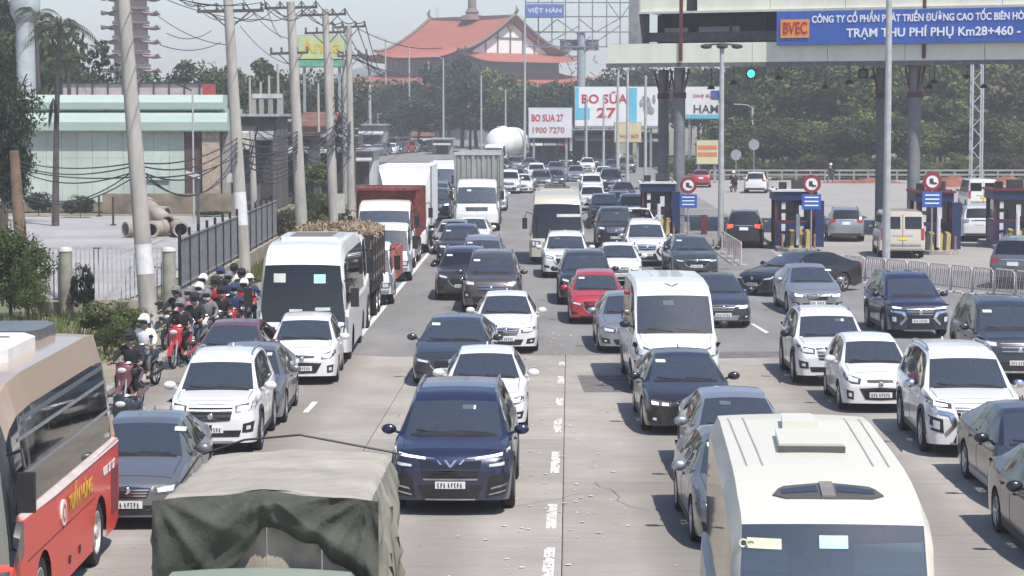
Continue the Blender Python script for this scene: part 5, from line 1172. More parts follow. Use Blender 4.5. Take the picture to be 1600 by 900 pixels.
def bike_meshes():
    D = {}
    t = MB(); r = .285
    t.lathe([(r-.05, -.035), (r-.015, -.04), (r, -.02), (r, .02), (r-.015, .04), (r-.05, .035), (r-.055, 0), (r-.05, -.035)], 24, 'X'); D['wheel'] = t.mesh('wheel', True)
    q = MB(); q.lathe([(r-.05, -.02), (r-.065, 0), (r-.05, .02)], 24, 'X'); q.lathe([(.001, -.05), (.05, -.05), (.05, .05), (.001, .05)], 10, 'X')
    for k in range(5): a = 2*math.pi*k/5; q.bar((0, .04*math.cos(a), .04*math.sin(a)), (0, (r-.06)*math.cos(a), (r-.06)*math.sin(a)), .02, .025)
    D['rim'] = q.mesh('rim')
    f = MB()   # leg shield and front fairing, tapering panels
    rows = [[(x*wd, y, z) for x in (-1, -.6, 0, .6, 1)] for (wd, y, z) in ((.06, -.56, .46), (.13, -.55, .58), (.17, -.52, .72), (.15, -.53, .86), (.19, -.50, .98), (.12, -.44, 1.06))]
    for r_ in rows:
        for i, (x, y, z) in enumerate(r_): r_[i] = (x, y+.10*abs(x/.2)**1.5, z)
    f.grid(rows); rows2 = [[(x, y+.05, z) for x, y, z in r_] for r_ in rows]; f.grid([r_[::-1] for r_ in rows2])
    for s in (-1, 1): f.grid([[(s*.17, -.45, .92), (s*.21, -.34, .70), (s*.17, -.30, .42)], [(s*.17, -.40, .92), (s*.19, -.26, .70), (s*.15, -.22, .42)]])
    D['fairing'] = f.mesh('fairing', True, 50)
    b = MB(); rows = []
    for (y, z, w_, h) in ((-.28, .42, .10, .10), (-.05, .46, .12, .14), (.15, .62, .15, .14), (.45, .68, .15, .13), (.68, .76, .09, .07), (.76, .80, .03, .03)):
        rows.append([(w_*math.cos(a), y, z+h*math.sin(a)) for a in [q*2*math.pi/10 for q in range(11)]])
    b.grid(rows); b.tube([(.12, -.05, .28), (.14, .35, .30), (.15, .70, .38)], [.03, .04, .05], 8); D['body'] = b.mesh('body', True, 60)
    s_ = MB(); rows = [[(x*w_, y, z-.03*abs(x)) for x in (-1, -.7, 0, .7, 1)] for (y, z, w_) in ((-.10, .70, .07), (.05, .765, .12), (.3, .785, .14), (.6, .83, .12), (.70, .82, .07))]
    s_.grid(rows); D['seat'] = s_.mesh('seat', True)
    h = MB(); h.tube([(-.36, -.38, 1.02), (-.2, -.42, 1.03), (0, -.46, 1.0), (.2, -.42, 1.03), (.36, -.38, 1.02)], .016, 7); D['handlebar'] = h.mesh('handlebar', True)
    k = MB()
    for s in (-1, 1): k.tube([(s*.07, -.48, .70), (s*.07, -.62, .29)], .022, 7)
    D['fork'] = k.mesh('fork', True)
    m = MB(); m.grid([[(x, -.62+.30*math.cos(a)*1.03, .285+.32*math.sin(a)) for a in [R(d) for d in (20, 50, 80, 110, 140, 170)]] for x in (-.06, 0, .06)]); D['mudguard'] = m.mesh('mudguard', True)
    l = MB(); l.ball((0, -.575, .90), (.10, .05, .06), 12, 6); D['headlight'] = l.mesh('headlight', True)
    for s, nm in ((-1, 'ml'), (1, 'mr')):
        v = MB(); v.tube([(s*.26, -.42, 1.03), (s*.34, -.44, 1.20)], .008, 5); v.ball((s*.36, -.44, 1.23), (.065, .015, .04), 10, 5); D[nm] = v.mesh('mirror', True)
    p = MB(); p.box(0, .84, .60, .17, .01, .13); D['plate'] = p.mesh('number_plate'); t2 = MB(); t2.ball((0, .78, .74), (.07, .03, .04), 8, 5); D['tail'] = t2.mesh('tail_lamp', True)
    return D
BM = bike_meshes()
def motorbike(px, py, col, label, yaw, jac=None, tro='jean', hel='white', rl=None, mask=None, lean=0.0, group='motorbikes packed along the verge'):
    p = G(px, py); rz = R(yaw); o = empty('motorbike', p, rz); o.rotation_euler.y = lean
    tag(o, label, 'motorbike', group); pm = PA[col]
    for y in (-.62, .62): w_ = inst('wheel', BM['wheel'], M['tyre'], o, (0, y, .285)); inst('rim', BM['rim'], M['rim'], w_)
    inst('fairing', BM['fairing'], pm, o); inst('body', BM['body'], pm, o); inst('seat', BM['seat'], M['black'], o); inst('handlebar', BM['handlebar'], M['black'], o); inst('fork', BM['fork'], M['steel'], o)
    inst('mudguard', BM['mudguard'], pm, o); inst('headlight', BM['headlight'], M['lamp'], o); inst('mirror', BM['ml'], M['black'], o); inst('mirror', BM['mr'], M['black'], o); inst('number_plate', BM['plate'], M['plate'], o); inst('tail_lamp', BM['tail'], M['red'], o)
    if jac: rider(p+Vector((0, 0, .0))+Vector((-math.sin(rz)*.10, math.cos(rz)*.10, 0)), rz, jac, tro, hel, rl, mask)
motorbike(226, 606, 'black', 'black motorbike ridden by the person all in white', -14, 'white', 'grey', 'white', 'rider in white jacket and white helmet with dark face mask', 'grey')
motorbike(204, 640, 'maroon', 'maroon motorbike right behind the red coach tail', -8, 'black', 'black', 'black', 'rider in black on the maroon motorbike beside the red coach', 'grey')
motorbike(202, 700, 'charcoal', 'charcoal scooter hidden beside the red coach tail', -6)
motorbike(283, 572, 'red', 'bright red motorbike nearest the guardrail', -10, 'black', 'black', 'grey', 'rider in black on the bright red motorbike by the guardrail')
motorbike(304, 560, 'silver', 'silver motorbike beside the bright red one', -16, 'black', 'jean', 'black', 'rider in black jacket and black helmet above the silver motorbike', 'grey')
motorbike(324, 552, 'white', 'white scooter just behind the maroon sedan roof', -12, 'grey', 'jean', 'grey', 'rider in grey jacket on the white scooter', 'white')
motorbike(346, 545, 'black', 'black scooter behind the maroon sedan', -8, 'black', 'jean', 'black', 'rider with black helmet on the black scooter', 'pink')
motorbike(366, 540, 'red', 'large red scooter with a bright shield close to the white coach', -6, 'navy', 'black', 'navy', 'rider in navy coat on the large red scooter', 'white')
motorbike(382, 530, 'charcoal', 'charcoal motorbike tight against the white coach', -4, 'red', 'jean', 'white', 'rider in red jacket with white helmet by the coach side', 'grey')
motorbike(312, 538, 'black', 'black motorbike in the second row of riders', -20, 'black', 'black', 'white', 'rider in black with a white helmet in the second row', 'white')
motorbike(336, 525, 'maroon', 'maroon motorbike in the middle of the riders', -14, 'red', 'black', 'black', 'rider in red jacket and black helmet in the middle of the group')
motorbike(358, 515, 'blue', 'blue scooter at the back of the riders', -10, 'navy', 'jean', 'grey', 'rider in navy jacket at the back of the group')
motorbike(378, 508, 'white', 'white motorbike at the very back beside the coach', -8, 'green', 'jean', 'black', 'rider in green jacket at the back beside the coach', 'grey')
motorbike(296, 548, 'charcoal', 'charcoal scooter between the guardrail and the riders', -18, 'pink', 'black', 'grey', 'rider in pale pink jacket next to the guardrail', 'white')
motorbike(318, 520, 'charcoal', 'charcoal scooter at the wall side of the riders', -16, 'grey', 'jean', 'white', 'rider in grey with white helmet next to the beige wall', 'grey')
motorbike(345, 505, 'black', 'black scooter near the beige wall', -12, 'black', 'black', 'navy', 'rider in black with navy helmet next to the beige wall', 'white')
motorbike(366, 498, 'maroon', 'maroon scooter last in the pack by the wall', -10, 'white', 'jean', 'black', 'rider in white shirt and black helmet, last in the pack')
motorbike(390, 520, 'black', 'black scooter squeezed under the coach mirror', -4, 'navy', 'black', 'white', 'rider in navy jacket and white helmet under the coach mirror', 'grey')
motorbike(276, 545, 'black', 'black motorbike touching the guardrail end', -16, 'black', 'jean', 'grey', 'rider in black and blue jeans at the guardrail end', 'grey')
gp = 'motorbikes far away on the plaza'
motorbike(1146, 300, 'black', 'black motorbike beside the far white SUV', 160, 'black', 'black', 'white', 'rider in black beside the far white SUV', group=gp)
motorbike(1298, 284, 'black', 'motorbike crossing far behind the middle booth', 150, 'black', 'jean', 'white', 'rider in black far behind the middle booth', group=gp)
motorbike(1286, 278, 'silver', 'silver motorbike beyond the middle booth, close to the far kerb', 100, 'white', 'jean', 'white', 'rider in white shirt far behind the middle booth', group=gp)
motorbike(912, 262, 'black', 'motorbike crossing ahead of the dark sheds', 120, 'black', 'black', 'black', 'rider in black in front of the dark sheds', group=gp)
# ================================================================ toll plaza
A0 = Vector((5.1, 122.0, 0)); TA = math.atan2(-10, 21.3)
def TS(px, d=0.0):
    """distance along the canopy line whose point (d metres behind it) shows at pixel column px"""
    e = Vector((math.cos(TA), math.sin(TA))); n = Vector((-math.sin(TA), math.cos(TA))); b = Vector((A0.x, A0.y))+n*d; k = (px-800)/F
    return (k*b.y-b.x)/(e.x-k*e.y)
cream = mat('canopy_cream', (.80, .80, .66), .7, var=.10, scale=.8, col2=(.66, .66, .54), spread=(.25, .6), stretch=(1, 1, .4))
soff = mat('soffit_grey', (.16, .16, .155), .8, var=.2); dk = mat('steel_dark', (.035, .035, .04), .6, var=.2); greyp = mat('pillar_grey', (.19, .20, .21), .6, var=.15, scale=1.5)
redst = mat('bracket_red', (.13, .035, .035), .6, var=.2)
can = empty('toll_canopy', A0, TA); tag(can, 'wide two-tier cream canopy spanning the toll booths', 'canopy')
for i in range(12):
    s0 = 0 if i == 0 else i*4.0; s1 = (i+1)*4.0
    MB().box((s0+s1)/2, -.06, 9.35, s1-s0-.03, .12, 1.02).build('fascia_panel', cream, can)
    MB().box((s0+s1)/2+.6, .95, 12.9, s1-s0-.03, .12, 2.75).build('fascia_panel', cream, can) if i else MB().box(2.7, .95, 12.9, 2.55, .12, 2.75).build('fascia_panel', cream, can)
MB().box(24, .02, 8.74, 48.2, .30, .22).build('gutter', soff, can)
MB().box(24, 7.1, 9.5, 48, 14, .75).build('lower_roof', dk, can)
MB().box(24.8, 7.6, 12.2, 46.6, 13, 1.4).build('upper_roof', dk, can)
MB().box(24.8, .80, 11.50, 46.8, .24, .12).build('drip_edge', mat('pale_edge', (.60, .60, .55), .6, var=.1), can)
MB().box(1.15, 1.4, 11.6, .55, 1.6, 4.6).build('end_wall', mat('end_wall_grey', (.30, .31, .31), .7, var=.15), can)
mb = MB(); mb.add([(0, .05, 9.8), (0, .05, 8.85), (-1.1, 3.5, 9.3), (0, 7, 8.85), (0, 7, 9.8)], [(0, 1, 2), (1, 3, 2), (0, 2, 4), (2, 3, 4)]); mb.build('end_cap', soff, can)
for x in np.arange(2.2, 10, 1.9): MB().box(x, 2.2, 10.7, .12, .12, 1.7).build('strut', dk, can)
MB().box(24, 3.2, 10.7, 45.0, .1, 1.55).build('gap_shade_wall', dk, can)  # dark wall added so the gap between the roofs reads as shade
for a, b, z in ((1.9, 3.3, 10.55), (3.9, 6.2, 10.58)): MB().box((a+b)/2, 3.05, z, b-a, .1, .45).build('light_panel', mat('pale_panel', (.66, .67, .68), .6, var=.1), can)
MB().box(5.5, 1.9, 10.25, 8.5, .1, .5).build('lattice_beam', soff, can)
for q in (TS(1060, -1), ): pass
for px, d in ((1062, -.12), (1440, -.12)):
    s_ = TS(px, d-.1); MB().box(s_, d-.04, 10.75, .16, .14, 3.6).build('red_post', redst, can)
def pil(px, d, w, lab, h=8.62):
    n = Vector((-math.sin(TA), math.cos(TA), 0)); s_ = TS(px, d); p = A0+Vector((math.cos(TA), math.sin(TA), 0))*s_+n*d
    o = empty('canopy_pillar', p, TA); tag(o, lab, 'pillar', 'steel pillars under the canopy')
    mb = MB(); mb.tube([(0, 0, 0), (0, 0, h)], w, 16); mb.build('shaft', greyp, o, True)
    mb = MB(); mb.box(0, 0, .25, w*3, w*3, .5); mb.build('base', mat('plinth', (.32, .31, .30), .9, var=.2), o)
    for a in range(4):
        mb = MB(); dx, dy = math.cos(a*math.pi/2+.785), math.sin(a*math.pi/2+.785); mb.bar((dx*w*.8, dy*w*.8, h-1.3), (dx*.55, dy*.55, h-.05), .07, .09); mb.build('brace', redst, o)
    mb = MB(); mb.tube([(0, 0, h-1.6), (0, 0, h-1.3)], w+.05, 16); mb.build('collar', redst, o)
    return o
pil(1036, 6.5, .30, 'dark canopy pillar just behind the twin pillar beside the first booth'); pil(1061, .9, .30, 'canopy pillar beside the blue sign of the first toll island')
pil(1376, 6.5, .30, 'dark canopy pillar close behind the tall lamp post'); pil(1427, 1.2, .32, 'canopy pillar behind the beige van')
def tnode(px, d):
    n = Vector((-math.sin(TA), math.cos(TA), 0)); s_ = TS(px, d); return A0+Vector((math.cos(TA), math.sin(TA), 0))*s_+n*d
# sign board
bluem = mat('sign_blue', (.030, .105, .42), .5, var=.12, scale=.7, coat=.2)
sg = empty('toll_sign', A0, TA); tag(sg, 'long blue toll station board with white lettering and an orange logo box', 'sign')
s0 = TS(1212, -.45); MB().box(s0+14, -.45, 10.53, 28, .16, 1.66).build('board', bluem, sg)
MB().box(s0+14, -.33, 10.53, 28.1, .06, 1.74).build('frame', M['steel'], sg)
tw_ = mat('sign_white', (.80, .82, .86), .5, var=0)
def fit_text(st, s_a, s_b, h, z, name='lettering', m=None, parent=None, y=-.55):
    o = text(st, 1.0, name, m or tw_, parent or sg, (0, 0, 0), extrude=.01, align='LEFT', bold=.012)
    bpy.context.view_layer.update(); dx, dy = o.dimensions.x, o.dimensions.y
    k = h/dy; o.data.size = k; o.scale = ((s_b-s_a)/(dx*k), 1, 1); o.location = (s_a, y, z); return o
fit_text("CÔNG TY CỔ PHẦN PHÁT TRIỂN ĐƯỜNG CAO TỐC BIÊN HÒA", TS(1266, -.5), TS(1604, -.5), .56, 10.93)
fit_text("TRẠM THU PHÍ PHỤ Km28+460 - QL", TS(1320, -.5), TS(1622, -.5), .66, 10.22)
a, b = TS(1218, -.5), TS(1262, -.5)
MB().box((a+b)/2, -.56, 10.50, b-a, .06, .92).build('logo_box', mat('logo_orange', (.78, .30, .08), .5, var=0), sg)
fit_text("BVEC", a+.12, b-.12, .60, 10.50, m=mat('logo_red', (.40, .03, .01), .5, var=0), y=-.61)
# traffic lights hung under the fascia
def hang(px, d, lit, lab):
    p = tnode(px, d); o = empty('lane_light', (p.x, p.y, 8.25), TA); tag(o, lab, 'traffic light', 'lane lights under the canopy')
    MB().box(0, 0, 0, .5, .2, .5).build('housing', M['black'], o); mb = MB(); mb.lathe([(.001, -.13), (.19, -.12), (.2, -.09)], 18, 'Y'); mb.build('lens', mat('green_lamp', (.05, .6, .4), .3, var=0, emit=(.05, 1, .55), es=1.6) if lit else mat('dim_lamp', (.03, .16, .10), .3, var=0), o); MB().tube([(0, 0, .25), (0, 0, .5)], .03).build('hanger', dk, o)
hang(1173, -.5, 1, 'lit green lane light under the canopy edge'); hang(1347, 2, 0, 'dim green lane light near the dark pillar')
for i, px in enumerate((1110, 1145, 1215, 1287, 1325, 1345+18, 1450, 1457, 1508, 1535)):
    p = tnode(px, 3); o = empty('camera_unit', (p.x, p.y, 7.6+.25*(i % 3)), TA); tag(o, ['first', 'second', 'third', 'fourth', 'fifth', 'sixth', 'seventh', 'eighth', 'ninth', 'tenth'][i]+' small dark lamp hung below the canopy, counted from the twin pillars', 'lamp', 'small units hanging below the canopy')
    MB().box(0, 0, 0, .32, .4, .2, taper=.6).build('housing', dk, o); MB().tube([(0, 0, .1), (0, 0, 1.3)], .02).build('rod', dk, o)
# booths
bnavy = mat('booth_navy', (.015, .03, .10), .45, var=.15); bred = mat('booth_red', (.14, .02, .03), .5, var=.15); wstrip = mat('booth_white', (.62, .63, .64), .5, var=.1)
ylw = mat('hazard_yellow', (.42, .29, .06), .6, var=.15)
isl = mat('island_kerb', (.36, .33, .30), .9, var=.2)
def booth(px, py, lab, wd=1.9, islen=13, sign=None, h=2.9):
    p = G(px, py); rz = -.02-(px-1000)*.00008
    i_ = empty('toll_island', p, rz); tag(i_, 'raised kerb island carrying the '+lab, 'kerb island', 'kerb islands of the toll lanes')
    pts = [(-.9, .6), (-.45, 0), (.45, 0), (.9, .6), (.9, islen), (-.9, islen)]
    mb = MB(); mb.prism(pts, 0, .16); mb.build('kerb', isl, i_)
    for k in range(6):
        x0 = -.54+.18*k; mb = MB(); mb.add([(x0, .55, .16), (x0+.18, .55, .16), (x0+.18, 1.7, .16), (x0, 1.7, .16), (x0+.06, .75, .85), (x0+.24, .75, .85), (x0+.24, 1.6, .95), (x0+.06, 1.6, .95)], [(0, 3, 2, 1), (4, 5, 6, 7), (0, 1, 5, 4), (1, 2, 6, 5), (2, 3, 7, 6), (3, 0, 4, 7)]); mb.build('hazard_stripe', ylw if k % 2 else M['black'], i_)
    for x in (-.7, .75): mb = MB(); mb.tube([(x, .5, .1), (x, .5, .8)], .05, 8); mb.build('bollard', mat('bollard_faded', (.42, .22, .15), .7, var=.3), i_)
    MB().tube([(0, .5, .3), (0, .5, 1.7)], .09, 8).build('white_post', wstrip, i_)
    c = Vector((p.x-math.sin(rz)*3.4, p.y+math.cos(rz)*3.4, .16)); o = empty('toll_booth', c, rz); tag(o, lab, 'toll booth', 'toll booths under the canopy')
    hw = wd/2
    MB().box(0, 0, .55, wd*.8, 2.6, 1.1).build('base', bnavy, o)
    for x in (-1, 1):
        for y in (-1.25, 1.25): MB().box(x*hw*.78, y, 1.4, .1, .1, 2.5).build('corner_post', bred, o)
    MB().box(0, 0, 1.62, wd*.74, 2.46, .98).build('window', M['gloss'], o)
    MB().box(0, -1.29, 1.12, wd*.8, .05, .09).build('sill', bred, o)
    for q in range(4): MB().box(-hw*.6+.12, -1.345, .35+.5*q, .18, .03, .32).build('notice', wstrip, o)
    for q in range(2): MB().box(hw*.25, -1.345, .65+.95*q, .22, .03, .52).build('notice', wstrip, o)
    MB().box(0, 0, 2.30, wd*.9, 2.9, .40).build('roof', bnavy, o); MB().box(0, 0, 2.54, wd*1.0, 3.1, .08).build('roof_edge', wstrip if px < 1300 else bred, o)
    MB().box(.3, .2, 2.78, .7, .6, .4).build('air_conditioner', dk, o)
    MB().box(-.5, -.2, 2.74, .35, .35, .32).build('camera_box', M['black'], o)
    # side machine tower
    mb = MB(); mb.box(hw*.95, -1.9, 1.05, .4, .4, 2.1); mb.build('card_reader', bnavy, o)
    if sign:
        sp = G(sign[0], sign[1]); s_ = empty('road_sign', sp, 0); tag(s_, sign[2], 'road sign', 'round signs over blue plates at the toll islands')
        MB().tube([(0, 0, 0), (0, 0, sign[3]+.4)], .04, 8).build('pole', M['steel'], s_)
        z = sign[3]; mb = MB(); mb.lathe([(.001, -.05), (.28, -.05)], 24, 'Y', (0, 0, z)); mb.build('face', mat('sign_face', (.74, .74, .73), .5, var=.05), s_)
        mb = MB(); mb.lathe([(.27, -.055), (.40, -.055), (.42, -.03), (.42, .0), (.001, .0)], 24, 'Y', (0, 0, z)); mb.build('ring', mat('sign_red', (.24, .03, .04), .5, var=.1), s_)
        mb = MB(); mb.box(-.04, -.065, z+.02, .16, .01, .22); mb.box(.10, -.066, z-.08, .20, .01, .07); mb.box(.02, -.067, z+.0, .34, .01, .035, ry=.8); mb.build('symbol', mat('sign_symbol', (.05, .04, .05), .6, var=0), s_)
        MB().box(0, -.03, z-.80, .86, .04, .68).build('plate', bluem, s_)
        for q in (-.6, -.78, -.96): MB().box(0, -.055, z+q, .62, .012, .055).build('print_line', tw_, s_)
booth(1030, 372, 'dark navy toll booth at the first island', sign=(1075, 372, 'round no-entry-time sign above a blue plate, beside the twin pillars', 2.65))
booth(1248, 394, 'navy toll booth in the middle, facing two signs', wd=2.2, sign=(1267, 394.5, 'round sign above a blue plate in front of the middle booth', 3.08))
booth(1468, 398, 'toll booth behind the beige van', sign=(1455, 398.5, 'round sign above a blue plate behind the beige van', 3.25))
booth(1592, 392, 'toll booth cut by the frame edge', wd=2.1)
for px, py, ln in ((1100, 366, 2.2), (1296, 372, 2.2), (1005, 380, 1.2)):
    p = G(px, py); o = empty('boom_barrier', p); tag(o, 'dark boom barrier arm lowered across the lane'+(' beside the first booth' if px == 1100 else ' beside the middle booth' if px > 1200 else ' left of the first booth'), 'boom barrier', 'boom barriers')
    MB().box(0, 0, .5, .3, .3, 1.0).build('cabinet', bred, o); MB().bar((0, 0, .95), (-ln, 0, .98), .05).build('arm', dk, o)
# crowd barriers
def crowd_barrier(a, b, m1, lab, grp='movable barriers at the plaza edge', h=.95, n=9):
    a = Vector(a); b = Vector(b); d = b-a; L = d.length; o = empty('barrier', a, math.atan2(d.y, d.x)); tag(o, lab, 'barrier', grp)
    mb = MB(); mb.tube([(0, 0, .05), (0, 0, h-.1), (.1, 0, h), (L-.1, 0, h), (L, 0, h-.1), (L, 0, .05)], .028, 6); mb.tube([(0, 0, .2), (L, 0, .2)], .022, 5); mb.build('frame', m1, o)
    for i in range(n):
        x = L*(i+1)/(n+1); MB().tube([(x-.06, 0, .2), (x+.06, 0, h)], .018, 4, False).build('bar', m1 if i % 2 else mat('barrier_pink', (.44, .27, .24), .6, var=.1), o)
    for x in (.2, L-.2): MB().bar((x, -.28, .03), (x, .28, .03), .05).build('foot', m1, o)
bw = mat('barrier_white', (.58, .55, .52), .5, var=.15)
pts = [G(1318+i*33.5, 438+i*3.6) for i in range(10)]
for i in range(9): crowd_barrier(pts[i]+Vector((.03, .02*(i % 3), 0)), pts[i+1]-Vector((.03, 0, 0)), bw, 'red and white crowd barrier, '+['first', 'second', 'third', 'fourth', 'fifth', 'sixth', 'seventh', 'eighth', 'ninth'][i]+' of the row counted from the silver grey sedan')
pts = [G(1128+i*10, 394+i*7) for i in range(4)]
for i in range(3): crowd_barrier(pts[i], pts[i+1], bw, ['farther', 'middle', 'nearer'][i]+' of three pale barriers beside the three-headed lamp post', 'barriers near the lamp post', n=5)
pts = [G(958+i*6.5, 290+i*9) for i in range(7)]
for i in range(6): crowd_barrier(pts[i], pts[i+1], bw, 'pale grille barrier beside the far queue, '+['farthest', 'second', 'third', 'fourth', 'fifth', 'nearest'][i]+' of its six', 'barriers along the far queue', n=6)

# ================================================================ lamp posts, utility poles, wires
polec = mat('pole_concrete', (.44, .415, .375), .9, var=.2, scale=1.2, col2=(.29, .27, .24), spread=(.3, .6), stretch=(2, 2, .5), bump=.15)
greyst = mat('lamp_post_grey', (.42, .43, .43), .55, var=.12)
def lamp_post(px, base, top, w, lab, head=None, cat='lamp post'):
    p = G(px, base); Y = p.y; zt = Zh(top, Y); o = empty('lamp_post', p); tag(o, lab, cat, 'lamp posts'); k = F/Y
    r = w/k/2; MB().tube([(0, 0, 0), (0, 0, zt)], [r*1.1, r*.75], 10).build('post', greyst, o, True)
    MB().box(0, 0, .15, r*5, r*5, .3).build('base', isl, o)
    if head == 'three':
        mb = MB(); mb.tube([(-.75, 0, zt), (0, 0, zt+.05), (.7, 0, zt)], .05, 6); mb.build('arm', dk, o)
        for x in (-.75, 0, .7): MB().ball((x, -.1, zt-.08), (.28, .2, .12), 10, 5).build('lamp_head', dk, o)
    elif head: 
        MB().tube([(0, 0, zt-.05), (-.5*head, 0, zt+.25), (-1.3*head, 0, zt+.35)], .05, 6).build('arm', greyst, o); MB().box(-1.6*head, 0, zt+.35, .7, .25, .12).build('lamp_head', greyst, o)
lamp_post(1384, 437, -35, 12, 'tall grey lamp post running up past the blue toll board', 1)
lamp_post(1126, 384, 70, 9, 'grey lamp post with three dark lamp heads below the canopy fascia', 'three')
lamp_post(1175, 268, 168, 5, 'small lamp post among the roadside trees behind the white SUV', 1)
lamp_post(1327, 264, 118, 5, 'thin post behind the middle booth', 1)
for px, b, t, w in ((820, 262, 28, 4), (752, 250, 118, 3), (693, 250, 92, 3), (603, 232, 60, 3), (640, 236, 72, 3), (916, 262, 150, 4), (943, 272, 150, 4), (965, 282, 118, 5), (980, 300, 110, 5), (1008, 318, 118, 5), (670, 228, 96, 3), (790, 255, 140, 3)):
    lamp_post(px, b, t, w, 'thin grey post '+{820: 'under the bare steel hoarding lattice', 752: 'before the temple trees, right of the ridge finial', 693: 'in front of the temple roof', 603: 'left of the small blue road sign', 640: 'beside the small blue road sign', 916: 'crossing the cyan edge of the milk billboard', 943: 'crossing the letters of the milk billboard', 965: 'crossing the number of the milk billboard', 980: 'crossing the cow of the milk billboard', 1008: 'left of the twin canopy pillars', 670: 'just left of the temple front trees', 790: 'right of the white tanker'}[px], 1 if px in (820, 693, 603) else None)
def pole(px0, y0, px1, y1, w, lab, arms=(), white=None, nm='utility_pole', m=None):
    p = G(px1, y1); Y = p.y; t = AT(px0, y0, Y); k = F/Y; r = w/k/2; o = empty(nm, p); tag(o, lab, 'utility pole', 'utility poles along the verge')
    d = t-p; MB().tube([(0, 0, 0), tuple(d*.5), tuple(d)], [r*1.15, r*.95, r*.75], 12).build('shaft', m or polec, o, True)
    ends = []
    for (ya, xa, xb) in arms:
        a = AT(xa, ya+1, Y)-p; b = AT(xb, ya-1, Y)-p; mb = MB(); mb.bar(a, b, .10, .12); mb.build('crossarm', mat('crossarm_dark', (.09, .085, .08), .7, var=.2), o)
        c = d*((a.z+b.z)/2/d.z); q = .35
        for e in (a, b): mb = MB(); mb.bar(c+Vector((0, 0, -.7)), c.lerp(e, .65), .05); mb.build('brace', MATS['crossarm_dark'], o)
        for f in (0.03, .3, .7, .97):
            e = a.lerp(b, f); MB().lathe([(.03, 0), (.07, .06), (.04, .12), (.07, .18), (.03, .26)], 8, 'Z', tuple(e+Vector((0, 0, .05)))).build('insulator', mat('insulator', (.12, .09, .08), .3, var=.1), o); ends.append(p+e+Vector((0, 0, .3)))
    if white:
        za = Zh(white[1], Y); zb = Zh(white[0], Y); q0 = za/d.z; q1 = zb/d.z
        MB().tube([tuple(d*q0), tuple(d*q1)], [r*1.12, r*1.06], 12, False).build('white_band', mat('whitewash', (.72, .71, .70), .8, var=.1), o, True)
    return ends, p, d
eA = pole(188, -60, 234, 514, 26, 'weathered concrete pole with a white painted band, nearest the camera', white=(381, 428))
eB = pole(354, -40, 382, 432, 19, 'concrete pole with a long crossarm above the parked motorbikes', arms=((17, 308, 412),), white=(300, 352))
eG = pole(393, 205, 400, 400, 11, 'short pole standing close behind the long-crossarm pole')
eC = pole(454, 3, 473, 385, 17, 'pale concrete pole with two crossarms at mid distance', arms=((12, 413, 496), (83, 422, 482)))
eC2 = pole(462, 60, 470, 372, 11, 'slim concrete pole against the pale two-crossarm pole')
eD = pole(508, 14, 522, 365, 13, 'dark-topped pole beside the yellow shop sign', arms=((23, 470, 541), (51, 476, 540)))
eD2 = pole(517, 90, 524, 362, 9, 'wire-laden pole carrying a pale meter box')
eE = pole(545, 40, 549, 345, 11, 'distant pole with upturned crossarm ends', arms=((42, 519, 571), (87, 527, 574)))
eE2 = pole(538, 80, 541, 340, 9, 'second distant pole left of the upturned crossarm pole')
eL = pole(22, 235, 36, 430, 20, 'brown pole sunk in creepers at the left picture edge', m=mat('brown_trunk', (.20, .13, .085), .9, var=.3, scale=2, bump=.4))
for px, y0, y1 in ((420, 118, 300), (407, 128, 300), (434, 100, 300), (390, 120, 310), (497, 130, 310), (577, 110, 240)):
    pole(px, y0, px+2, y1, 5, 'thin pale pole over the shop roofs, '+{420: 'left of the concrete frame house', 407: 'before the open dark workshop', 434: 'beside the two-crossarm pole', 390: 'beside the short pole', 497: 'left of the yellow sign pole', 577: 'at the end of the pole row'}[px])
wirem = mat('cable_black', (.03, .03, .032), .6, var=0)
def wlab(a, b):
    names = [(0, 'the left picture edge'), (20, 'the brown creeper pole'), (212, 'the white-banded pole'), (372, 'the long-crossarm pole'), (398, 'the short pole'), (466, 'the two-crossarm pole'), (523, 'the yellow sign pole'), (548, 'the upturned-arm pole'), (640, 'the temple trees')]
    f = lambda p: min(names, key=lambda q: abs(q[0]-(800+p.x/p.y*F)))[1]
    h = 'high' if (a.z+b.z)/2 > 6.3 else 'low'; u, v = f(a), f(b)
    return f'{h} black cable from {u} to {v}' if u != v else f'{h} short black cable beside {u}'
def wire(a, b, sag, r=.018, lab=None, n=14, ups=None):
    a = Vector(a); b = Vector(b); pts = [a.lerp(b, i/n)-Vector((0, 0, sag*4*(i/n)*(1-i/n))) for i in range(n+1)]
    o = MB().tube(pts, r, 4, False).build('cable', wirem); tag(o, lab or wlab(a, b), 'cable', 'overhead cables'); return o
EA = [AT(200+i*3, y, eA[1].y) for i, y in enumerate((-20, 258, 262, 268, 255))]
PB = eB[1]; B_ = eB[0]; C_ = eC[0]; D_ = eD[0]; E_ = eE[0]
for i in range(4):
    wire(B_[i], C_[i], .8, .02); wire(C_[i], D_[i], .5, .025); wire(D_[i], E_[i], .4, .03); wire(E_[i], (X(590+i*4, 300), 300, Zh(112+i*4, 300)), .8, .035)
    wire(B_[i], AT(250-i*40, -60, 60), .5, .015)
for i in range(4): wire(E_[4+i], AT(700-40*i, 96, 420), 2.0, .05)
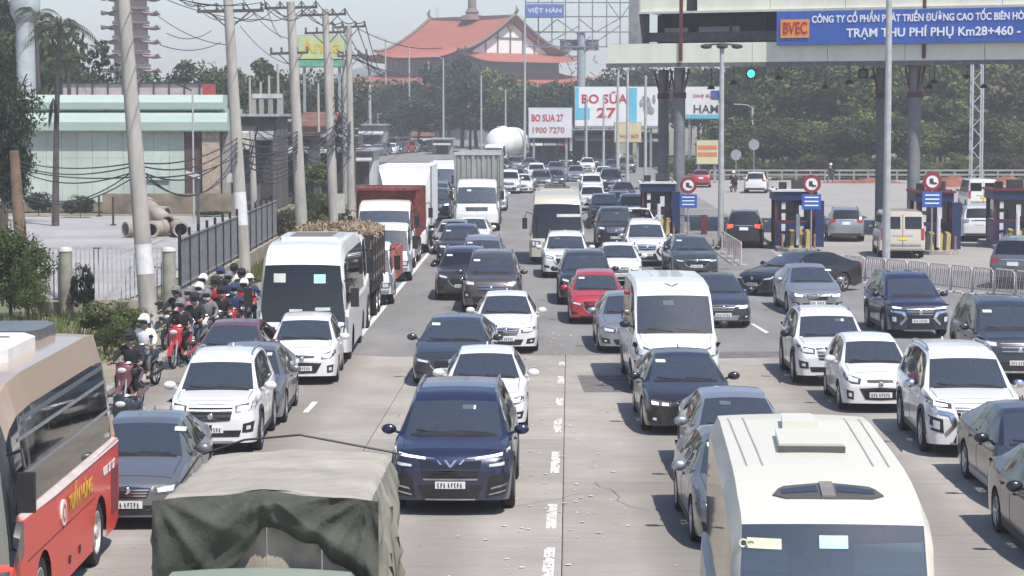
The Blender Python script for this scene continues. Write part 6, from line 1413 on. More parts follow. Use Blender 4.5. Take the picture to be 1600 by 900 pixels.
for i, (ya, yb, s_) in enumerate(((250, 246, .25), (256, 250, .35), (262, 258, .5), (285, 252, .9), (262, 268, .2), (300, 262, .7))):
    wire(AT(22, ya, eL[1].y+6), AT(214+i, yb+8, eA[1].y), s_, .022)
    wire(AT(214+i, yb+8, eA[1].y), AT(372, 215+i*7, eB[1].y), s_*1.4, .024)
    wire(AT(372, 215+i*7, eB[1].y), AT(466, 205+i*6, eC[1].y), s_, .03)
    wire(AT(466, 205+i*6, eC[1].y), AT(523, 196+i*7, eD[1].y), s_, .035)
    wire(AT(523, 196+i*7, eD[1].y), AT(548, 190+i*6, eE[1].y), s_, .035)
for i in range(8):
    wire(AT(466, 225+i*5, eC[1].y), AT(397, 215+i*9, eG[1].y), .5, .02); wire(AT(523, 140+i*12, eD[1].y), AT(560+i*5, 180+i*5, 180), .6, .03)
rw = random.Random(12)
for i in range(26):
    a_ = rw.choice(((372, 89), (399, 103), (466, 118), (523, 120))); b_ = {372: (399, 103), 399: (466, 118), 466: (523, 120), 523: (548, 134)}[a_[0]]
    wire(AT(a_[0]+rw.uniform(-2, 2), rw.uniform(185, 265), a_[1]), AT(b_[0]+rw.uniform(-2, 2), rw.uniform(180, 255), b_[1]), rw.uniform(.1, 1.3), rw.uniform(.012, .03), n=8)
for (x0, y0, x1, y1) in ((240, 20, 357, 70), (260, 52, 330, 48), (250, 70, 345, 66), (375, 40, 452, 100), (380, 0, 450, 60), (410, -10, 440, 60), (300, 0, 350, 30), (560, 45, 690, 75), (250, -5, 420, 30)):
    wire(AT(x0, y0, 95), AT(x1, y1, 110), .3, .018)
for px, py, w_, h_ in ((533, 318, 12, 30), (362, 278, 14, 14), (380, 220, 26, 26)):
    Y = 108; c = AT(px, py, Y); o = MB().box(0, 0, 0, w_/F*Y, .3, h_/F*Y).build('meter_box', mat('box_ivory', (.50, .50, .42), .6, var=.1), None, loc=c); tag(o, {533: 'ivory meter box on the wire-laden pole', 362: 'small pale junction box by the long-crossarm pole', 380: 'round-edged pale junction box tangled in cables'}[px], 'meter box', 'junction boxes on the poles')
# ================================================================ left side: yard, fence, pipes, green hall
fz = 72.0; fx0, fx1 = X(40, fz), X(272, fz)
fen = empty('mesh_fence', (fx0, fz, 0)); tag(fen, 'pale vertical-bar fence across the front of the concrete yard', 'fence')
fw = mat('fence_pale', (.50, .49, .49), .6, var=.15); n = 34
low = mat('wall_beige', (.42, .36, .27), .9, var=.25, scale=1.2, col2=(.25, .23, .17))
for i in range(n): x = (fx1-fx0)*i/(n-1); MB().box(x, 0, 1.25, .035, .03, 1.65).build('bar', fw, fen)
for z in (.45, 2.05): MB().box((fx1-fx0)/2, 0, z, fx1-fx0, .035, .05).build('rail', fw, fen)
MB().box((fx1-fx0)/2, 0, .18, fx1-fx0, .18, .36).build('plinth', low, fen)
for px, lb in ((101, 'round concrete fence post in the middle of the pale fence'), (263, 'round concrete gate post at the corner of the yard fence')):
    o = empty('fence_post', (X(px, fz-.4), fz-.4, 0)); tag(o, lb, 'post', 'concrete fence posts')
    MB().tube([(0, 0, 0), (0, 0, 2.0)], .21, 14).build('shaft', mat('post_olive', (.34, .33, .27), .9, var=.2, scale=2), o, True); MB().lathe([(.23, 1.98), (.2, 2.08), (.001, 2.12)], 14).build('cap', mat('cap_pale', (.62, .60, .56), .9, var=.1), o)
rf = empty('railing_fence', (X(280, 72), 72, 0)); tag(rf, 'grey sheet fence with black posts on a beige wall beside the motorbikes', 'fence')
fd = Vector((X(432, 104)-X(280, 72), 32, 0)); L_ = fd.length; rf.rotation_euler.z = math.atan2(fd.y, fd.x)
fg = mat('fence_grey_sheet', (.20, .21, .23), .7, var=.15)
nb = 14
for i in range(nb):
    x0 = L_*i/nb; x1 = L_*(i+1)/nb
    MB().box((x0+x1)/2, .05, 1.55, x1-x0-.12, .03, 1.5).build('sheet_panel', fg, rf); MB().box(x0, 0, 1.5, .09, .09, 2.2).build('post', M['black'], rf)
    MB().box((x0+x1)/2, -.01, .35, x1-x0-.02, .25, .7).build('wall_block', low, rf)
    for q in range(7): MB().box(x0+(x1-x0)*(q+.5)/7, .0, 1.55, .03, .03, 1.6).build('bar', fg, rf)
for z in (.85, 2.32): MB().box(L_/2, -.0, z, L_, .05, .06).build('rail', M['steel'], rf)
fence_post = MB()
# yard posts and lamp
for px, b, t in ((177, 352, 308), (231, 330, 265), (155, 338, 306)):
    o = empty('yard_post', G(px, b)); tag(o, {177: 'black thin post standing in the yard left of the pipes', 231: 'thin post behind the stacked pipes', 155: 'short grey post near the green hall'}[px], 'post'); Y = G(px, b).y
    MB().tube([(0, 0, 0), (0, 0, Zh(t, Y))], .06, 6).build('shaft', dk, o); MB().box(0, 0, .03, .3, .3, .06).build('foot', dk, o)
p = G(310, 362); o = empty('flood_light_post', p); tag(o, 'dark yard post with a pale flood light head near the pipes', 'lamp post'); MB().tube([(0, 0, 0), (0, 0, 2.9)], .09, 8).build('post', mat('post_slate', (.08, .09, .10), .6), o); MB().box(-.25, 0, 3.0, .8, .3, .2, ry=.3).build('lamp_head', mat('pale_head', (.5, .5, .5), .5), o)
p = G(303, 350); lp = empty('street_lamp', p); tag(lp, 'slender lamp pole with a dark arm in front of the green hall', 'lamp post'); MB().tube([(0, 0, 0), (0, 0, Zh(140, p.y))], .05, 6).build('post', greyst, lp); MB().bar((0, 0, Zh(142, p.y)), (-1.1, 0, Zh(128, p.y)), .08).build('arm', dk, lp)
pipe_m = mat('concrete_pipe', (.36, .31, .255), .9, var=.2, scale=1.5, bump=.2)
def pipe(px, py, ang, z=0.0, tilt=0.0, L=2.3, r=.40, lab=''):
    p = G(px, py); o = empty('concrete_pipe', (p.x, p.y, z+r), ang); o.rotation_euler.x = tilt; tag(o, lab, 'pipe', 'concrete pipes dumped in the yard')
    MB().lathe([(r, 0), (r, L*.88), (r*1.12, L*.88), (r*1.12, L), (r*.80, L), (r*.78, 0), (r, 0)], 22, 'Y').build('shell', pipe_m, o, True); MB().lathe([(.001, .5), (r*.775, .5)], 16, 'Y').build('bore_shade', M['under'], o)  # black disc stands in for the shade inside the pipe
pipe(196, 371, -.9, lab='concrete pipe lying apart left of the tall pole'); pipe(236, 372, .35, lab='pale concrete pipe close behind the tall pole'); pipe(262, 368, .5, lab='long concrete pipe leaning over the heap', z=.25, tilt=.25, L=3.2); pipe(283, 371, .25, lab='front pipe of the heap with its black mouth showing', L=2.8)
pipe(262, 362, 1.1, z=.55, lab='pale pipe lying across the top of the heap', L=1.8); pipe(250, 366, .9, z=.5, lab='short pipe wedged behind the leaning one', L=1.6)
# the green hall
HY = 146.0; hx0, hx1 = X(-70, HY), X(346, HY)
gh = empty('green_hall', (hx0, HY, 0)); tag(gh, 'long pale green hall with two rounded parapet bands', 'building'); Wd = hx1-hx0
mint = mat('mint_band', (.47, .58, .51), .6, var=.10, scale=.4, col2=(.40, .52, .45), stretch=(1, 1, 4)); mintw = mat('mint_wall', (.52, .60, .52), .8, var=.14, scale=.35, col2=(.36, .42, .36), spread=(.3, .65))
npan = 15; pw = (Wd-2.3)/npan
for i in range(npan):
    for (z0, z1) in ((.5, 3.4), (3.4, 5.05)):
        MB().box(pw*(i+.5), 0, (z0+z1)/2, pw-.018, .12, z1-z0-.015).build('wall_panel', mintw, gh)
MB().box(Wd/2-1.2, .4, 2.6, Wd-2.3, .5, 5.1).build('wall', mat('mint_joint', (.50, .58, .50), .8, var=.1), gh)
MB().box(Wd/2, 6.3, 3.3, Wd, 11, 6.4).build('wall', MATS['mint_joint'], gh)
for (z0, z1, e, k) in ((5.08, 6.25, .4, .5), (6.42, 7.38, .1, .2)):
    mb = MB(); a_ = []
    prof = [(-.05, z0), (-e-.25, z0+.06), (-e-.35, (z0+z1)/2), (-e-.2, z1-.05), (-e+.1, z1), (2, z1)]
    for (y, z) in prof: a_.append([(x, y, z) for x in (0, Wd+k)])
    mb.grid(a_); mb.add([(Wd+k, y, z) for y, z in prof]+[(Wd+k, 2, z0)], [tuple(range(7))]); mb.build('parapet', mint, gh)
    MB().box(Wd/2+k/2, -e-.15, z0+.02, Wd+k+.04, .30, .07).build('parapet_edge', mat('mint_dark', (.10, .19, .14), .7, var=.2), gh)
MB().box(Wd-1.7, -.03, 2.9, 1.1, .2, 4.3).build('door', mat('door_maroon', (.095, .045, .04), .7, var=.3), gh)
MB().box(Wd-.6, -.1, 2.6, 1.1, .5, 5.0).build('column', mat('column_tan', (.42, .33, .25), .85, var=.2), gh)
MB().box(Wd+.3, .4, 2.6, .5, .5, 5.0).build('column', mat('column_grey', (.30, .28, .26), .85, var=.2), gh)
MB().box(Wd-4.3, -.14, 2.75, 2.0, .06, 1.5).build('window', mat('mint_window', (.50, .60, .54), .5, var=.1), gh)
MB().box(Wd-4.3, -.16, 2.0, 2.1, .10, .07).build('window_sill', MATS['mint_dark'], gh)
MB().box(Wd/2, -.3, .32, Wd, .4, .6).build('base_wall', mat('base_dirty', (.20, .17, .13), .9, var=.3), gh)
MB().box(Wd-3.0, -1.5, .6, 8.5, .2, 1.2).build('boundary_wall', mat('wall_brown', (.24, .19, .14), .9, var=.3, scale=.7), gh)
# roof screen and red cabinet above the hall
rs = empty('roof_screen', (X(100, 158), 158, 6.4)); tag(rs, 'faded hoarding on a rusty frame above the green hall roof', 'hoarding'); sw_ = X(338, 158)-X(100, 158)
for i in range(10): MB().box(sw_*(i+.5)/10, 0, 1.05, sw_/10-.05, .06, 1.5).build('sheet', mat('faded_hoarding', (.44, .34, .35), .8, var=.2, scale=.6, col2=(.30, .27, .27)), rs)
for i in range(11): MB().box(sw_*i/10, -.1, .95, .08, .08, 2.0).build('post', dk, rs)
for z in (.35, 1.85): MB().box(sw_/2, -.12, z, sw_, .08, .08).build('rail', dk, rs)
o = MB().box(X(330, 157), 156.5, 7.5, .85, .5, 1.35).build('red_cabinet', mat('cabinet_red', (.36, .05, .055), .6, var=.2)); tag(o, 'red cabinet at the end of the roof hoarding', 'cabinet')
# concrete water-tower column
wt = empty('concrete_column', (X(44, 159), 159, 0)); tag(wt, 'massive round concrete column rising behind the green hall', 'column')
MB().tube([(0, 0, 0), (0, 0, 12.8)], .66, 20).build('shaft', mat('column_pale', (.40, .43, .45), .85, var=.15, scale=.6), wt, True); MB().lathe([(.66, 12.4), (1.0, 13.0), (1.05, 13.8), (.9, 15), (.001, 15.1)], 20).build('capital', MATS['column_pale'], wt, True)
# guardrail by the white rider
gr = empty('guardrail', G(252, 545)); tag(gr, 'short bent white guardrail beside the rider in white', 'guardrail')
for z in (.55, .8): MB().bar((-.2, 0, z), (1.1, 2.8, z+.05), .05, .16).build('rail', mat('rail_white', (.62, .61, .58), .6, var=.15), gr)
for q in (.0, .5, 1.0): MB().box(-.2+1.3*q, 2.8*q, .4, .12, .12, .85).build('post', MATS['rail_white'], gr)
kb = MB()
for i in range(60):
    a = 30+i*2.0; c = RP(-10.35, a) if a < BZ else (-9.75+.0145*a, a, 0); kb = MB(); kb.box(c[0], c[1]+1, .05, .22, 1.98, .14); tag(kb.build('kerb', isl), kind='structure')
# footing of the verge
sheet('verge', [(-10.4-1.2, 20), (-9.2, 20), (-8.95, 60), (-8.4, 135), (-10.6, 140), (-11.2, 72)], mat('verge_dirt', (.33, .27, .20), .95, var=.25, scale=.8, bump=.4, bscale=8, col2=(.22, .20, .13)), -.016)
# ================================================================ shops on the left, far town
def house(px0, px1, yb, yt, Y, wall, roofm, lab, depth=8, roof='flat', win=2, cat='shop building'):
    x0, x1 = X(px0, Y), X(px1, Y); zt = Zh(yt, Y); zb = max(0, Zh(yb, Y)) if yb else 0
    o = empty('shop_house', ((x0+x1)/2, Y, 0)); tag(o, lab, cat, 'roadside buildings'); W = x1-x0
    MB().box(0, depth/2, zt/2, W, depth, zt).build('wall', wall, o)
    if roof == 'flat': MB().box(0, depth/2-.5, zt+.08, W+.6, depth+1.4, .16).build('roof', roofm, o)
    else:
        mb = MB(); mb.add([(-W/2-.3, -.8, zt), (W/2+.3, -.8, zt), (W/2+.3, depth/2, zt+1.1), (-W/2-.3, depth/2, zt+1.1), (-W/2-.3, depth+.4, zt), (W/2+.3, depth+.4, zt), (-W/2-.3, -.8, zt-.1), (W/2+.3, -.8, zt-.1)], [(0, 1, 2, 3), (3, 2, 5, 4), (6, 7, 1, 0)]); mb.build('roof', roofm, o)
    for i in range(win):
        x = -W/2+W*(i+.5)/win; MB().box(x, -.03, zt*.42, W/win*.62, .10, zt*.6).build('shutter', mat('shop_dark', (.045, .04, .042), .7, var=.4, scale=1), o)
        mb = MB(); mb.add([(x-W/win*.46, -1.5, zt*.78), (x+W/win*.46, -1.5, zt*.78), (x+W/win*.46, 0, zt*.9), (x-W/win*.46, 0, zt*.9), (x-W/win*.46, -1.5, zt*.74), (x+W/win*.46, -1.5, zt*.74)], [(0, 1, 2, 3), (4, 5, 1, 0)]); mb.build('awning', [mat('awning_pale', (.52, .52, .50), .7, var=.15), mat('awning_grey', (.26, .27, .28), .7, var=.2), mat('awning_rust', (.26, .10, .08), .7, var=.3)][i % 3], o)
    return o
wc_ = [mat('plaster_grey', (.36, .35, .33), .9, var=.2, scale=.6), mat('plaster_cream', (.50, .45, .36), .9, var=.2, scale=.6), mat('plaster_pink', (.46, .31, .28), .9, var=.2, scale=.6), mat('plaster_dark', (.12, .11, .105), .9, var=.3, scale=.6), mat('plaster_pale', (.55, .56, .57), .9, var=.15, scale=.6)]
tin = mat('tin_roof', (.40, .41, .41), .5, metal=.2, var=.2, scale=1.0, stretch=(4, .3, 1)); rust = mat('rust_roof', (.20, .085, .06), .8, var=.3, scale=1)
H_ = [(376, 432, 182, 120, 150, 3, tin, 'open dark workshop with pale awnings behind the crossing poles', 2), (398, 458, 190, 158, 178, 0, tin, 'unfinished grey concrete frame house above the workshop roofs', 2), (436, 486, 212, 128, 160, 3, rust, 'dark shed with rusty roof behind the two-crossarm pole', 2), (474, 520, 196, 168, 190, 2, rust, 'pinkish house with rusty roof among the poles', 1), (488, 545, 214, 138, 170, 3, tin, 'dark low shop behind the wire-laden pole', 2), (548, 584, 236, 160, 190, 4, tin, 'pale kiosk behind the red tipper', 1),
      (560, 602, 196, 300, 300, 0, tin, 'grey far house with a tin roof left of the side road', 1), (604, 640, 206, 330, 330, 1, tin, 'cream far house beside the side road', 2), (636, 676, 212, 350, 350, 2, rust, 'pinkish far house below the small blue road sign', 1), (676, 706, 218, 300, 300, 0, tin, 'low grey far house behind the tall white coach', 1), (548, 572, 188, 340, 340, 4, tin, 'pale far house at the end of the pole row', 1)]
for (a, b, yt, _, Y, wi, rf_, lb, nw) in H_: house(a, b, None, yt, Y, wc_[wi], rf_, lb, roof='gable' if wi in (2, 1) else 'flat', win=nw)
# concrete frame of the unfinished house
fr = empty('unfinished_house', (X(398, 176), 176, 0)); tag(fr, 'bare concrete columns and beams standing over the shop roofs', 'building')
for i, px in enumerate((398, 410, 424, 440)): MB().box(X(px, 176)-X(398, 176), 0, Zh(148, 176)/2, .35, .35, Zh(148, 176)).build('column', wc_[0], fr)
for y in (150, 182): MB().box((X(440, 176)-X(398, 176))/2, -.02, Zh(y, 176), X(442, 176)-X(396, 176), .4, .35).build('beam', wc_[4], fr)
# clutter of crates, signs and parked bikes by the shops
for i, (px, py, c) in enumerate(((562, 212, 'red'), (575, 220, 'white'), (590, 206, 'silver'), (598, 222, 'blue'), (612, 214, 'white'), (622, 226, 'charcoal'), (634, 218, 'red'), (646, 228, 'silver'), (655, 216, 'black'), (668, 226, 'white'), (582, 198, 'charcoal'), (606, 200, 'white'), (628, 204, 'silver'), (650, 206, 'maroon'))):
    p = G(px, py+32); k = KINDS_['hatch_i10' if i % 3 else 'suv_small']
    k.make('car', f'tiny far {c} vehicle on the side road, '+['by the pale far house', 'below the grey far house', 'before the grey far house', 'behind the pole row end', 'beside the cream far house', 'below the cream far house', 'left of the pinkish far house', 'before the pinkish far house', 'under the small blue road sign', 'beside the low grey house', 'left of the far left house', 'at the top of the side road', 'halfway up the side road', 'beyond the pinkish far house'][i], 'car', (X(px, 280+5*i), 280+5*i, 0.8), R(random.uniform(-25, 25)), PA[c], 'far vehicles on the side road', skip=('seat', 'dashboard', 'wiper', 'door_seam', 'windscreen_sticker'))
tag(MB().box(X(640, 320), 330, .36, 34, 150, .9).build('side_road', asph), kind='structure')
# signs and hoardings
def board(px0, y0, px1, y1, Y, m, lab, legs=True, depth=.3, yaw=0, cat='billboard', legm=None, zg=0):
    x0, x1 = X(px0, Y), X(px1, Y); z1, z0 = Zh(y0, Y), Zh(y1, Y); o = empty('billboard', ((x0+x1)/2, Y, zg), yaw); tag(o, lab, cat, 'billboards'); W = x1-x0
    MB().box(0, 0, (z0+z1)/2-zg, W, depth, z1-z0).build('panel', m, o); MB().box(0, depth/2+.06, (z0+z1)/2-zg, W+.15, .1, z1-z0+.15).build('frame', M['steel'], o)
    if legs:
        for x in (-W*.38, W*.38): MB().box(x, depth, z0/2, .25, .25, z0).build('leg', M['steel'], o)
    return o, W, z0, z1, depth
def btext(b, s, u0, u1, v, h, m, bold=.02):
    o, W, z0, z1, d = b; t = text(s, 1.0, 'lettering', m, o, (0, 0, 0), extrude=.01, align='LEFT', bold=bold); bpy.context.view_layer.update(); dx, dy = t.dimensions.x, t.dimensions.y
    hh = h*(z1-z0); k = hh/dy; t.data.size = k; t.scale = ((u1-u0)*W/(dx*k), 1, 1); t.location = (-W/2+u0*W, -d/2-.03, z0+v*(z1-z0)); return t
bwhite = mat('board_white', (.78, .78, .78), .6, var=.05, scale=.5); rl = mat('board_red', (.50, .03, .04), .6, var=0); cyan = mat('board_cyan', (.13, .52, .70), .6, var=.1, scale=.5); bk = mat('board_black', (.06, .06, .07), .6, var=0)
BY = 262
b = board(898, 136, 1033, 200, BY, bwhite, 'big white milk billboard with red lettering and the number 27')
btext(b, "BO SỮA", .07, .60, .70, .30, rl, .03); btext(b, "27", .25, .48, .36, .26, rl, .04)
o, W, z0, z1, d = b
MB().box(-W*.40, -d/2-.02, z0+.35*(z1-z0), W*.14, .02, (z1-z0)*.28).build('cyan_patch', cyan, o); MB().box(-W*.475, -d/2-.022, z0+.6*(z1-z0), W*.04, .02, (z1-z0)*.78).build('cyan_patch', cyan, o); MB().box(W*.16, -d/2-.02, z0+.55*(z1-z0), W*.11, .02, (z1-z0)*.86).build('cyan_patch', cyan, o)
cow = MB(); 
for (u, v, a, b_) in ((.33, .55, .05, .22), (.30, .72, .03, .08), (.38, .42, .035, .1), (.26, .60, .02, .1), (.41, .70, .02, .12)): cow.ball((u*W, -d/2-.02, z0+v*(z1-z0)), (a*W, .015, b_*(z1-z0)), 10, 6)
cow.build('cow_print', mat('cow_grey', (.30, .30, .32), .7, var=.3, scale=2), o); MB().box(0, -d/2-.03, z0+.04*(z1-z0), W, .05, .12).build('ledge', M['steel'], o)
b = board(826, 169, 893, 215, BY-8, mat('board_pale', (.66, .66, .68), .6, var=.08, scale=.5), 'smaller pale milk billboard left of the big one'); btext(b, "BO SUA 27", .06, .80, .66, .24, rl); btext(b, "1900 7270", .06, .80, .25, .20, mat('board_brown', (.40, .16, .12), .6, var=0))
b = board(1070, 136, 1128, 186, BY, bwhite, 'white billboard with black HAMI lettering behind the pillars'); btext(b, "HAMI", .20, .95, .30, .26, bk); btext(b, "CHỢ SỮA", .2, .8, .72, .14, rl, .01); o, W, z0, z1, d = b; MB().box(-.02*W, -d/2-.02, z0+.08*(z1-z0), W*.96, .02, (z1-z0)*.13).build('cyan_patch', cyan, o); MB().box(.30*W, -d/2-.02, z0+.75*(z1-z0), W*.25, .02, (z1-z0)*.28).build('blue_patch', bluem, o)
b = board(960, 192, 1001, 222, BY-14, mat('board_yellow', (.66, .58, .28), .6, var=.12, scale=.5, col2=(.50, .44, .26)), 'yellow shop sign in front of the dark sheds'); btext(b, "PHỞ BÒ", .1, .9, .3, .25, mat('board_brown', (.40, .16, .12), .6, var=0), .01)
b = board(1088, 220, 1121, 256, 205, MATS['board_yellow'], 'orange and yellow notice board beside the lamp post'); o, W, z0, z1, d = b
for v in (.72, .42): MB().box(0, -d/2-.02, z0+v*(z1-z0), W*.9, .02, (z1-z0)*.16).build('orange_band', mat('board_orange', (.60, .20, .07), .6, var=.1), o)
b = board(468, 56, 540, 92, 210, mat('board_lime', (.56, .60, .26), .6, var=.2, scale=.4, col2=(.36, .46, .30)), 'faded yellow-green shop sign high among the poles'); btext(b, "Anna", .06, .94, .52, .62, mat('board_gold', (.62, .45, .04), .5, var=0), .02)
b = board(468, 94, 540, 104, 210, mat('board_green', (.12, .42, .26), .6, var=.2), 'green strip sign below the yellow-green sign', legs=False)
b = board(660, 166, 688, 181, 330, bluem, 'small blue road sign on a gantry over the side road', legs=False, cat='road sign'); btext(b, "TP.HCM", .12, .88, .5, .3, tw_); 
g_ = empty('sign_gantry', (X(640, 331), 331, 0)); tag(g_, 'thin gantry bar carrying the small blue road sign', 'gantry'); MB().box(0, 0, Zh(178, 331), X(690, 331)-X(590, 331), .15, .15).build('beam', M['steel'], g_); MB().box(-4.5, 0, Zh(178, 331)/2, .2, .2, Zh(178, 331)).build('leg', M['steel'], g_)
# bare steel hoarding frame with blue lettering board
FY = 300; ff = empty('hoarding_frame', (X(905, FY), FY, 0)); tag(ff, 'bare steel hoarding lattice on a column, small blue board at its top left', 'hoarding frame')
fx = lambda px: X(px, FY)-X(905, FY); mf = mat('lattice_steel', (.22, .24, .27), .6, metal=.2, var=.2)
for px in (821, 841, 862, 883, 904, 925, 947, 968, 988): MB().box(fx(px), 0, (Zh(-6, FY)+Zh(74, FY))/2, .16, .16, Zh(-6, FY)-Zh(74, FY)).build('upright', mf, ff)
for y in (-4, 4, 26, 50, 73): MB().box(fx(905), -.02, Zh(y, FY), fx(988)-fx(821), .14, .16).build('rail', mf, ff)
for (a, c, b_, d_) in ((840, 55, 870, 30), (870, 30, 905, 55), (905, 30, 930, 50), (930, 50, 965, 30), (950, 5, 968, 30), (985, 5, 968, 30), (850, 70, 905, 40), (925, 70, 968, 40)): MB().bar((fx(a), .3, Zh(c, FY)), (fx(b_), .3, Zh(d_, FY)), .12).build('brace', mf, ff)
MB().tube([(fx(908), .6, 0), (fx(908), .6, Zh(50, FY))], .55, 14).build('column', mat('column_steel', (.34, .37, .40), .6, var=.15), ff, True)
for i in range(5): MB().box(fx(905), 1.0+i*.4, Zh(70, FY)+.0, 5.0-.4*i, .1, 1.4-.2*i).build('platform', mf, ff)
for i in range(30):
    a = random.uniform(-3.2, 2.4); z = Zh(95, FY)+random.uniform(-2.5, 3); MB().bar((a, .2, z), (a+random.uniform(-1, 1), .8, z+random.uniform(-1.4, 1.4)), .08).build('strut', mf, ff)
bb = board(821, 7, 880, 27, FY-1, mat('board_steelblue', (.10, .17, .40), .6, var=.1), 'small blue board with pale letters on the steel lattice', legs=False); btext(bb, "VIỆT HÀN", .06, .95, .5, .55, mat('board_lightblue', (.60, .66, .78), .6, var=0))
# dark sheds below the billboards
for (a, b_, yt, lb) in ((828, 890, 216, 'dark open shed below the smaller billboard'), (897, 962, 205, 'dark open shed left of the yellow shop sign'), (1000, 1045, 208, 'dark shed with red fascia right of the yellow sign')):
    o = house(a, b_, None, yt, BY+3, wc_[3], tin, lb, win=3, cat='shed')
# ================================================================ temple
TY = 480.0; tp_ = Zh
tem = empty('temple', (X(738, TY), TY, 0), R(-45)); tag(tem, 'large temple with sweeping orange tiled roofs and a white gable', 'temple')
tile = mat('roof_tile', (.40, .125, .075), .75, var=.12, scale=.4, col2=(.31, .095, .06), stretch=(1, 1, 1)); ridm = mat('ridge_stone', (.22, .15, .135), .8, var=.2); gab = mat('gable_white', (.80, .79, .76), .8, var=.05)
RZ, EZ = 25.3, 17.2; HX, HD = 12.5, 16.0
def zc(y, x=0):
    q = min(1, abs(y)/HD); z = EZ+(RZ-EZ)*(1-q)**1.35; return z
mb = MB(); rows = []
for i in range(25):
    x = -HX+2*HX*i/24; r_ = []
    for j in range(41): y = -HD+2*HD*j/40; r_.append((x, y, zc(y)+.9*(abs(x)/HX)**4*(abs(y)/HD)**5+.5*(abs(x)/HX)**3))
    rows.append(r_)
mb.grid(rows); mb.grid([[(x, y, z-.5) for x, y, z in r_] for r_ in rows]); mb.build('upper_roof', tile, tem, True, 60)
for i in range(0, 49):   # raised tile courses running down the slope
    x = -HX+2*HX*i/48
    for sg_ in (-1, 1):
        pts = [(x, sg_*HD*q, zc(HD*q)+.06+.9*(abs(x)/HX)**4*q**5+.5*(abs(x)/HX)**3) for q in np.linspace(.02, 1, 9)]; MB().tube(pts, .11, 4, False).build('tile_course', tile, tem)
for sx in (-1, 1):      # gable ends
    g = 10.5; xs = sx*(HX-1.4); mb = MB(); n = 12; top = [(xs, y, zc(y)-.5) for y in np.linspace(-g, g, n*2+1)]; bot = [(xs, y, zc(g)-.9) for y in np.linspace(-g, g, n*2+1)]
    mb.grid([top, bot]); mb.build('gable', gab, tem)
    for y in (-7, -3.6, 0, 3.6, 7): MB().box(xs+sx*.12, y, (zc(g)-.9+zc(y)-.6)/2, .2, .28, max(.3, zc(y)-.6-zc(g)+.9)).build('gable_post', ridm, tem)
    MB().box(xs+sx*.14, 0, zc(g)+2.2, .2, 9.0, .22).build('gable_beam', ridm, tem)
    MB().ball((xs+sx*.3, 0, RZ-1.6), (.3, 1.1, .7), 10, 6).build('gable_ornament', mat('ornament_gold', (.45, .25, .12), .6, var=.2), tem)
    rows = [[(sx*(HX-1.5+5.5*q), y*(1+.08*q), zc(g)-.8-2.0*q**.7+1.6*(abs(y)/HD)**6*q) for y in np.linspace(-HD, HD, 25)] for q in np.linspace(0, 1, 8)]
    mb = MB(); mb.grid(rows); mb.build('skirt_roof', tile, tem, True, 60)
    for sg_ in (-1, 1):
        pts = [(sx*HX, sg_*HD*q, zc(HD*q)+.3+.9*q**5+.5) for q in np.linspace(0, 1, 12)]; MB().tube(pts, .32, 6).build('verge_ridge', ridm, tem)
        MB().tube([(sx*(HX-1), sg_*(HD-2), EZ+.5), (sx*(HX+2), sg_*(HD+.5), EZ+.6), (sx*(HX+4.2), sg_*(HD+1.8), EZ+2.2)], [.3, .25, .12], 6).build('corner_horn', ridm, tem)
    MB().tube([(sx*HX, 0, RZ+.4), (sx*(HX+.8), 0, RZ+1.6), (sx*(HX+.3), 0, RZ+2.6)], [.45, .35, .1], 6).build('ridge_horn', ridm, tem)
MB().box(0, 0, RZ+.35, 2*HX, .6, .8).build('main_ridge', ridm, tem)
mb = MB(); mb.lathe([(2.6, 0), (2.2, .9), (1.2, 1.2), (1.5, 1.6), (.9, 2.4), (.9, 4.2), (.5, 5.2), (.15, 6), (.08, 8), (.001, 8.2)], 12, 'Z', (0, 0, RZ)); mb.build('finial', ridm, tem, True)
MB().box(0, 0, 14.6, 2*HX-1, 2*HD-5, 5.6).build('upper_wall', mat('temple_wall', (.17, .155, .17), .85, var=.2), tem)
for i in range(14): MB().box(-HX+1+(2*HX-2)*i/13, -HD+2.4, 15, .3, .3, 4).build('wall_post', ridm, tem)
HX2, HD2 = HX+4.5, HD+3
for k in range(4):
    ang = k*math.pi/2; a_, b_ = (HX2, HD2) if k % 2 == 0 else (HD2, HX2)
    rows = []
    for q in np.linspace(0, 1, 8):
        rows.append([((a_-5+5*q+1.5*q)*u, -(b_-5.5+7*q), 14.4-3.0*q**.75+1.9*abs(u)**6*q) for u in np.linspace(-1, 1, 25)])
    m4 = Matrix.Rotation(ang, 4, 'Z'); mb = MB(); mb.grid([[m4 @ Vector(v) for v in r_] for r_ in rows]); mb.build('lower_roof', tile, tem, True, 60)
MB().box(0, 0, 6, 2*HX2-4, 2*HD2-6, 12).build('lower_wall', MATS['temple_wall'], tem)
